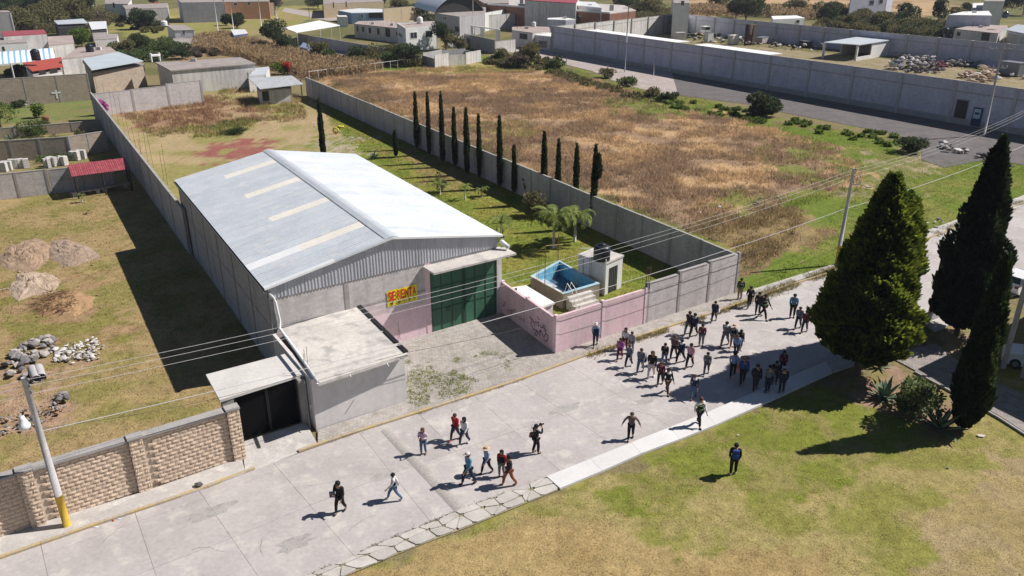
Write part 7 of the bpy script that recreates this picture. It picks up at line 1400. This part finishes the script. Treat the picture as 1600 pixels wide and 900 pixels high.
PP = [
 (533, 801, 753, 200, 'carry', 'black', 'black', 'black', 'man in black cap, black jacket and trousers, foremost on the street at lower left', dict(hat='cap', hatc='black', items=[('folder', 'bgrey')])),
 (617, 782, 741, 262, 'stride', 'white', 'jeans', 'black', 'man in black vest over white sleeves and jeans striding left past the speed bump', dict(vest='black', shoes='white')),
 (662, 710, 670, 190, 'phone', 'lilac', 'jeans', 'long_brown', 'woman in lilac blouse and light jeans looking at a phone by the speed bump', dict(items=[('phone', 'black')], shoes='brown')),
 (712, 688, 647, 215, 'walk', 'red', 'djeans', 'brown', 'person in red hooded top and dark jeans next to the white-bloused woman', dict(shoes='red')),
 (726, 695, 653, 215, 'walk', 'white', 'djeans', 'long_black', 'woman with long black hair in white blouse beside the red hooded top', dict(shoes='white')),
 (733, 757, 708, 240, 'walk', 'blue', 'navy', 'black', 'man in denim shirt and pale cap walking left near the flagstones', dict(hat='cap', hatc='cream')),
 (761, 740, 700, 235, 'walk', 'lblue', 'black', 'black', 'person in pale blue shirt, black trousers and wide straw hat', dict(hat='hat', hatc='straw')),
 (784, 745, 705, 200, 'stand', 'red', 'grey', 'long_black', 'woman in black cardigan over red top with grey jeans', dict(vest='black')),
 (796, 759, 712, 250, 'walk', 'dark', 'rust', 'black', 'person in long dark coat with rust-coloured trousers next to the red-topped woman', dict(vest='navy', shoes='rust')),
 (837, 709, 664, 60, 'photo', 'black', 'black', 'black', 'photographer all in black with a shoulder bag holding up a camera', dict(items=[('camera', 'black'), ('bag', 'brown')], shoes='brown')),
 (985, 687, 645, 190, 'spread', 'check', 'black', 'brown', 'person in brown checked shirt walking alone in the middle of the street', dict()),
 (1091, 668, 624, 160, 'walk', 'white', 'black', 'brown', 'man with white sleeves and black striped safety vest at the tip of the conifer shadow', dict(vest='black', stripe=True)),
 (1145, 741, 693, 10, 'stand', 'black', 'black', 'black', 'person in black with a blue backpack standing alone on the lawn', dict(items=[('backpack', 'royal')], shoes='white')),
 (930, 543, 507, 185, 'walk', 'lblue', 'djeans', 'black', 'man in white cap and dark vest walking on the pavement by the pink wall', dict(vest='navy', hat='cap', hatc='white')),
 (968, 563, 531, 200, 'walk', 'purple', 'maroon', 'long_black', 'woman in purple top and maroon trousers at the left end of the crowd', dict(shoes='maroon')),
 (976, 547, 513, 200, 'stand', 'white', 'maroon', 'long_black', 'woman with dark hair and white top behind the purple-topped woman', dict()),
 (986, 552, 521, 210, 'stand', 'lgrey', 'grey', 'brown', 'man in pale grey pink shirt behind the patterned grey jacket', dict()),
 (982, 574, 539, 215, 'walk', 'bgrey', 'djeans', 'brown', 'person in grey patterned jacket with white shoes at the left of the crowd', dict(shoes='white')),
 (1000, 583, 545, 205, 'walk', 'bgrey', 'jeans', 'brown', 'person in slate jacket and blue jeans between patterned jacket and white trousers', dict(items=[('bag', 'navy')])),
 (1017, 592, 549, 200, 'walk', 'black', 'cream', 'long_brown', 'woman in black top and cream trousers walking towards lower left', dict(shoes='white')),
 (1037, 571, 537, 20, 'walk', 'black', 'jeans', 'black', 'person in black jacket with pale emblem and bright blue jeans', dict()),
 (1052, 561, 525, 210, 'walk', 'check', 'dark', 'brown', 'person in dark checked jacket carrying a bag behind the navy blazer', dict(items=[('bag', 'bgrey')])),
 (1063, 567, 531, 225, 'stride', 'navy', 'black', 'black', 'man in navy blazer over white shirt left of the pink shirt', dict(items=[('scarf', 'white')])),
 (1077, 575, 537, 215, 'walk', 'pink', 'black', 'black', 'man in pink shirt and black trousers in mid-crowd', dict()),
 (1031, 602, 566, 200, 'carry', 'maroon', 'dark', 'brown', 'person in dark maroon jacket carrying a white bag in front of the blue jeans', dict(items=[('bag', 'white')])),
 (1042, 615, 576, 160, 'walk', 'black', 'brown', 'black', 'man in black suit jacket and brown trousers, lowest of the middle group', dict(items=[('scarf', 'white')])),
 (1075, 523, 487, 215, 'stride', 'dark', 'bgrey', 'black', 'person in dark jacket walking beside the kerb, left of a pair', dict()),
 (1083, 527, 490, 215, 'stride', 'navy', 'black', 'black', 'person in navy coat and black trousers, right of the pair by the kerb', dict(items=[('scarf', 'lgrey')])),
 (1095, 541, 507, 200, 'stand', 'maroon', 'grey', 'black', 'person in red and black striped top with grey trousers', dict()),
 (1115, 503, 471, 205, 'walk', 'navy', 'navy', 'black', 'person in navy holding a white bag near the kerb by the grey wall', dict(items=[('bag', 'white')])),
 (1155, 470, 437, 5, 'stand', 'dgreen', 'tan', 'black', 'person in dark green vest and tan trousers at the end of the grey wall', dict(stripe=True)),
 (1170, 481, 448, 10, 'stride', 'black', 'black', 'black', 'person all in black stepping off the pavement beyond the grey wall', dict()),
 (1183, 492, 457, 200, 'stand', 'dark', 'navy', 'black', 'dark-dressed person half hidden by the striped black vest', dict()),
 (1192, 498, 460, 150, 'stride', 'black', 'black', 'black', 'person in black with reflective stripes striding on the upper street', dict(stripe=True)),
 (1237, 497, 460, 200, 'stand', 'blue', 'black', 'black', 'officer in blue shirt with reflective belts, farthest right on the street', dict(stripe=True, hat='cap', hatc='navy')),
 (1246, 514, 480, 215, 'walk', 'bgrey', 'djeans', 'brown', 'person in slate blue jacket and jeans left of the maroon jacket', dict()),
 (1256, 520, 486, 215, 'walk', 'maroon', 'djeans', 'brown', 'person in maroon jacket at the right end of the crowd', dict()),
 (1132, 541, 503, 215, 'stride', 'grey', 'grey', 'black', 'man in grey blazer and pale shirt striding in front of the straw-hatted woman', dict(items=[('scarf', 'white')])),
 (1144, 543, 508, 200, 'dress', 'lgrey', 'tan', 'brown', 'woman in pale grey dress and blue vest with a straw hat', dict(vest='navy', hat='hat', hatc='straw', shoes='tan')),
 (1155, 549, 518, 160, 'stand', 'black', 'jeans', 'long_black', 'woman with black hair and grey backpack behind the straw hats', dict(items=[('backpack', 'grey')], shoes='white')),
 (1149, 557, 533, 180, 'stand', 'lblue', 'djeans', 'brown', 'person in bright blue jacket behind the light blue shirt', dict()),
 (1144, 590, 551, 15, 'walk', 'lblue', 'black', 'black', 'man in light blue shirt and black cap seen from behind', dict(hat='cap', hatc='black')),
 (1159, 601, 559, 10, 'walk', 'royal', 'black', 'brown', 'person in blue and orange jacket with straw hat at the edge of the shadow', dict(hat='hat', hatc='tan', items=[('bag', 'orange')])),
 (1179, 611, 570, 190, 'walk', 'black', 'dark', 'black', 'person in black standing in the conifer shadow', dict()),
 (1198, 616, 574, 350, 'stand', 'bgrey', 'navy', 'black', 'broad person in dark slate jacket in the conifer shadow', dict()),
 (1209, 603, 567, 200, 'phone', 'dark', 'dark', 'black', 'dark-coated person bending behind the slate jacket in the shadow', dict()),
 (1220, 617, 577, 10, 'stand', 'navy', 'dark', 'black', 'man in navy jacket and pale cap at the pavement edge in the shadow', dict(hat='cap', hatc='lgrey')),
 (1221, 584, 550, 190, 'stand', 'maroon', 'navy', 'long_black', 'woman in dark maroon behind the pale-capped man', dict()),
 (1103, 586, 551, 200, 'walk', 'grey', 'bgrey', 'black', 'man in charcoal shirt walking alone right of the pink shirt', dict()),
 (1083, 623, 586, 195, 'walk', 'navy', 'jeans', 'brown', 'man in navy jacket over white shirt and jeans at the shadow tip', dict(items=[('scarf', 'white')])),
]
for p in PP: person(*p[:9], **p[9], group=CG if p[0] > 940 and p[1] < 650 else None)
# ---------------------------------------------------------------- cars and the carport posts at the right edge
def car(label, px, py, heading, mat):
    g = G(px, py); t = thing('car', label, 'car', (g.x, g.y, .03)); t.rotation_euler.z = 0
    P = [(-2.05, .45), (-2.0, .75), (-1.85, .95), (-1.5, 1.38), (-.4, 1.47), (.3, 1.40), (1.0, .98), (1.75, .86), (2.02, .62), (2.05, .35), (1.7, .22), (-1.8, .22)]
    cr, sr = math.cos(heading), math.sin(heading)
    def tr(x, y, z): return (g.x + x * cr - y * sr, g.y + x * sr + y * cr, z + .03)
    def wd(z): return .84 if z < 1.0 else .84 - (z - 1.0) * .42
    mb = MB(); n = len(P); v = [tr(x, -wd(z) + (.06 if abs(x) > 1.9 else 0), z) for x, z in P] + [tr(x, wd(z) - (.06 if abs(x) > 1.9 else 0), z) for x, z in P]
    mb.add(v, [tuple(range(n)), tuple(reversed(range(n, 2 * n)))] + [(i, i + n, (i + 1) % n + n, (i + 1) % n) for i in range(n)]).build('body', mat, t)
    def pane(pts, nm='window'): MB().add([tr(*q) for q in pts], [tuple(range(len(pts)))]).build(nm, m_glass, t)
    pane([(.35, -.60, 1.385), (.98, -.74, 1.02), (.98, .74, 1.02), (.35, .60, 1.385)][::1] if False else [(.36, -.62, 1.40), (.97, -.76, 1.02), (.97, .76, 1.02), (.36, .62, 1.40)], 'windscreen'); pane([(-1.53, -.6, 1.37), (-1.84, -.76, 1.0), (-1.84, .76, 1.0), (-1.53, .6, 1.37)], 'rear_window')
    for s_ in (-1, 1):
        for a, b in ((-1.45, -.45), (-.38, .35)): pane([(a, s_ * (wd(1.36) + .012), 1.36), (b, s_ * (wd(1.36) + .012), 1.36), (b + (.45 if b > 0 else 0), s_ * (wd(1.02) + .012), 1.02), (a - (.2 if a < -1 else 0), s_ * (wd(1.02) + .012), 1.02)])
        for x_ in (-1.3, 1.28):
            w_ = MB(); c0, c1 = tr(x_, s_ * .68, .30), tr(x_, s_ * .87, .30); w_.tube([c0, c1], .31, 16); wo_ = w_.build('wheel', m_black, t); MB().tube([tr(x_, s_ * .872, .30), tr(x_, s_ * .885, .30)], .17, 12).build('rim', m_gutter, wo_)
        mb = MB(); mb.add([tr(2.035, s_ * .5, .58), tr(2.035, s_ * .78, .6), tr(1.93, s_ * .78, .74), tr(1.93, s_ * .5, .74)], [(0, 1, 2, 3)]).build('headlight', plain('lamp_lens', (.5, .5, .5), .2), t)
        MB().box(tr(.75, s_ * .95, 1.02), (.2, .18, .12), heading).build('mirror', mat, t)
        mb = MB(); mb.add([tr(-2.04, s_ * .5, .7), tr(-2.04, s_ * .76, .7), tr(-1.93, s_ * .76, .86), tr(-1.93, s_ * .5, .86)], [(0, 1, 2, 3)]).build('tail_light', m_red2, t)
    return t
m_carw = M('car_white', (.78, .78, .79), (.75, .75, .76), .5, 0, .25, fine=.02, spec=.6)
car('white hatchback parked by the kerb half hidden by the tall cypress', 1592, 452, math.radians(33), m_carw)
car('white car under the carport at the right edge', 1622, 575, math.radians(150), m_carw)
t = thing('carport', 'light grey carport posts at the right edge under an unseen roof added to shade the path', 'carport', (*G(1567, 572), 0))
for a, lean in (((1567, 575), 0), ((1598, 590), 0)):
    g = G(*a); MB().box((g.x, g.y, 3.1), (.22, .22, 6.2), .5).build('post', m_polec, t)
sh_pts = [(1437, 578), (1520, 541), (1750, 470), (1750, 760)]
K = 6.25 / math.tan(SUN_EL); off = Vector((math.sin(SUN_AZ), math.cos(SUN_AZ))) * K
rfp = [G(*q_) + off for q_ in ((1434, 578), (1528, 533), (1900, 340), (2000, 860), (1600, 661), (1546, 634), (1480, 606))]  # unseen roof, its outline shaped from the shadow it casts on the path
vis = [proj(p.x, p.y, 6.2) for p in rfp]; print('carport roof px', [(round(a), round(b)) for a, b in vis])
MB().poly(rfp, 6.21, 6.35).build('roof', m_galv, t)

t = thing('low_wall', 'low block planter wall in the shade by the wooden pole', 'wall', (*G(1440, 535), 0))
wq = [G(1434, 541), G(1437, 508), G(1472, 494), G(1478, 520)]
for a, b in ((wq[0], wq[1]), (wq[1], wq[2])): MB().obox(a, (b - a).normalized(), .01, (b - a).length - .01, -.15, 0, 0, .75).build('wall_panel', m_block_s, t); MB().obox(a, (b - a).normalized(), .02, (b - a).length - .16, -.17, .02, .752, .80).build('coping', m_cope, t)
# street furniture and clutter on the far roofs, window bars and rooftop rods
RR = random.Random(9)
for i, (px, py, z, lab) in enumerate(((300, 96, 4.2, 'thin iron rods rising from the long grey slab roof'), (580, 38, 3.8, 'iron rods and clutter on the long pale house roof'), (610, 40, 3.8, 'small box and rods near the middle of the long pale house roof'), (152, 78, 4.2, 'iron rods on the flat pale roof beside the black tank'), (820, 45, 4.0, 'iron rods on the low flat-roofed corner house'), (880, 29, 5.6, 'iron rods on the grey cube house'), (1520, 20, 6.5, 'iron rods on the block building at upper right'), (1530, 43, 3.6, 'clutter on the old broken-roofed house'))):
    g = G(px, py, z); t = thing('roof_rods', lab, 'rods', (g.x, g.y, z))
    for k in range(4):
        x_, y_ = g.x + RR.uniform(-2.2, 2.2), g.y + RR.uniform(-.5, .8); MB().tube([(x_, y_, z), (x_ + RR.uniform(-.1, .1), y_, z + RR.uniform(.7, 1.5))], .03, 4).build('rod', m_rust, t)
    MB().box((g.x + .4, g.y, z + .3), (.9, .6, .6)).build('box', m_dirtywhite, t)
for (px, py, hd, mt, lab) in ((172, 20, .1, m_carw, 'white car parked by the pale house at the far top left'), (190, 20, .15, m_carw, 'second white car at the far top left, right of the other'), (182, 18, .1, m_dark, 'dark car between the two white ones at the far top left'), (700, 26, .3, m_gutter, 'grey car parked near the arched hall')):
    car(lab, px, py, hd, mt)

for k_, (poly_, n_, lab_) in enumerate((([(1068, 60), (1110, 56), (1200, 66), (1195, 74), (1080, 68)], 60, 'scattered boards and stones around the truck in the works yard'), ([(1200, 66), (1290, 78), (1280, 84), (1200, 78)], 34, 'scattered scrap on the ground left of the open-fronted shed'), ([(930, 44), (1050, 44), (1060, 54), (1010, 54)], 40, 'stones and planks beside the sunlit end wall of the works yard'), ([(1560, 104), (1620, 112), (1620, 128), (1570, 122)], 30, 'dark scrap in the right corner of the works yard'))):
    rubble(lab_, poly_, n_, .5, 1.7, [m_rockd, m_rock, MATS['board_wood'], m_rockw, m_dark], .8, 'scrap_heap', 'scrap', 'scrap_piece')
hz = MB(); hz.box((0, 2620, 11.2), (10900, 5500, 25.4)); HM = bpy.data.materials.new('haze'); HM.use_nodes = True; hn = HM.node_tree; hn.nodes.remove(hn.nodes['Principled BSDF']); pv = hn.nodes.new('ShaderNodeVolumePrincipled'); pv.inputs['Density'].default_value = .00014; pv.inputs['Color'].default_value = (.82, .88, 1, 1); hn.links.new(pv.outputs[0], hn.nodes['Material Output'].inputs['Volume'])
ho = hz.build('haze', HM); stuff(ho)
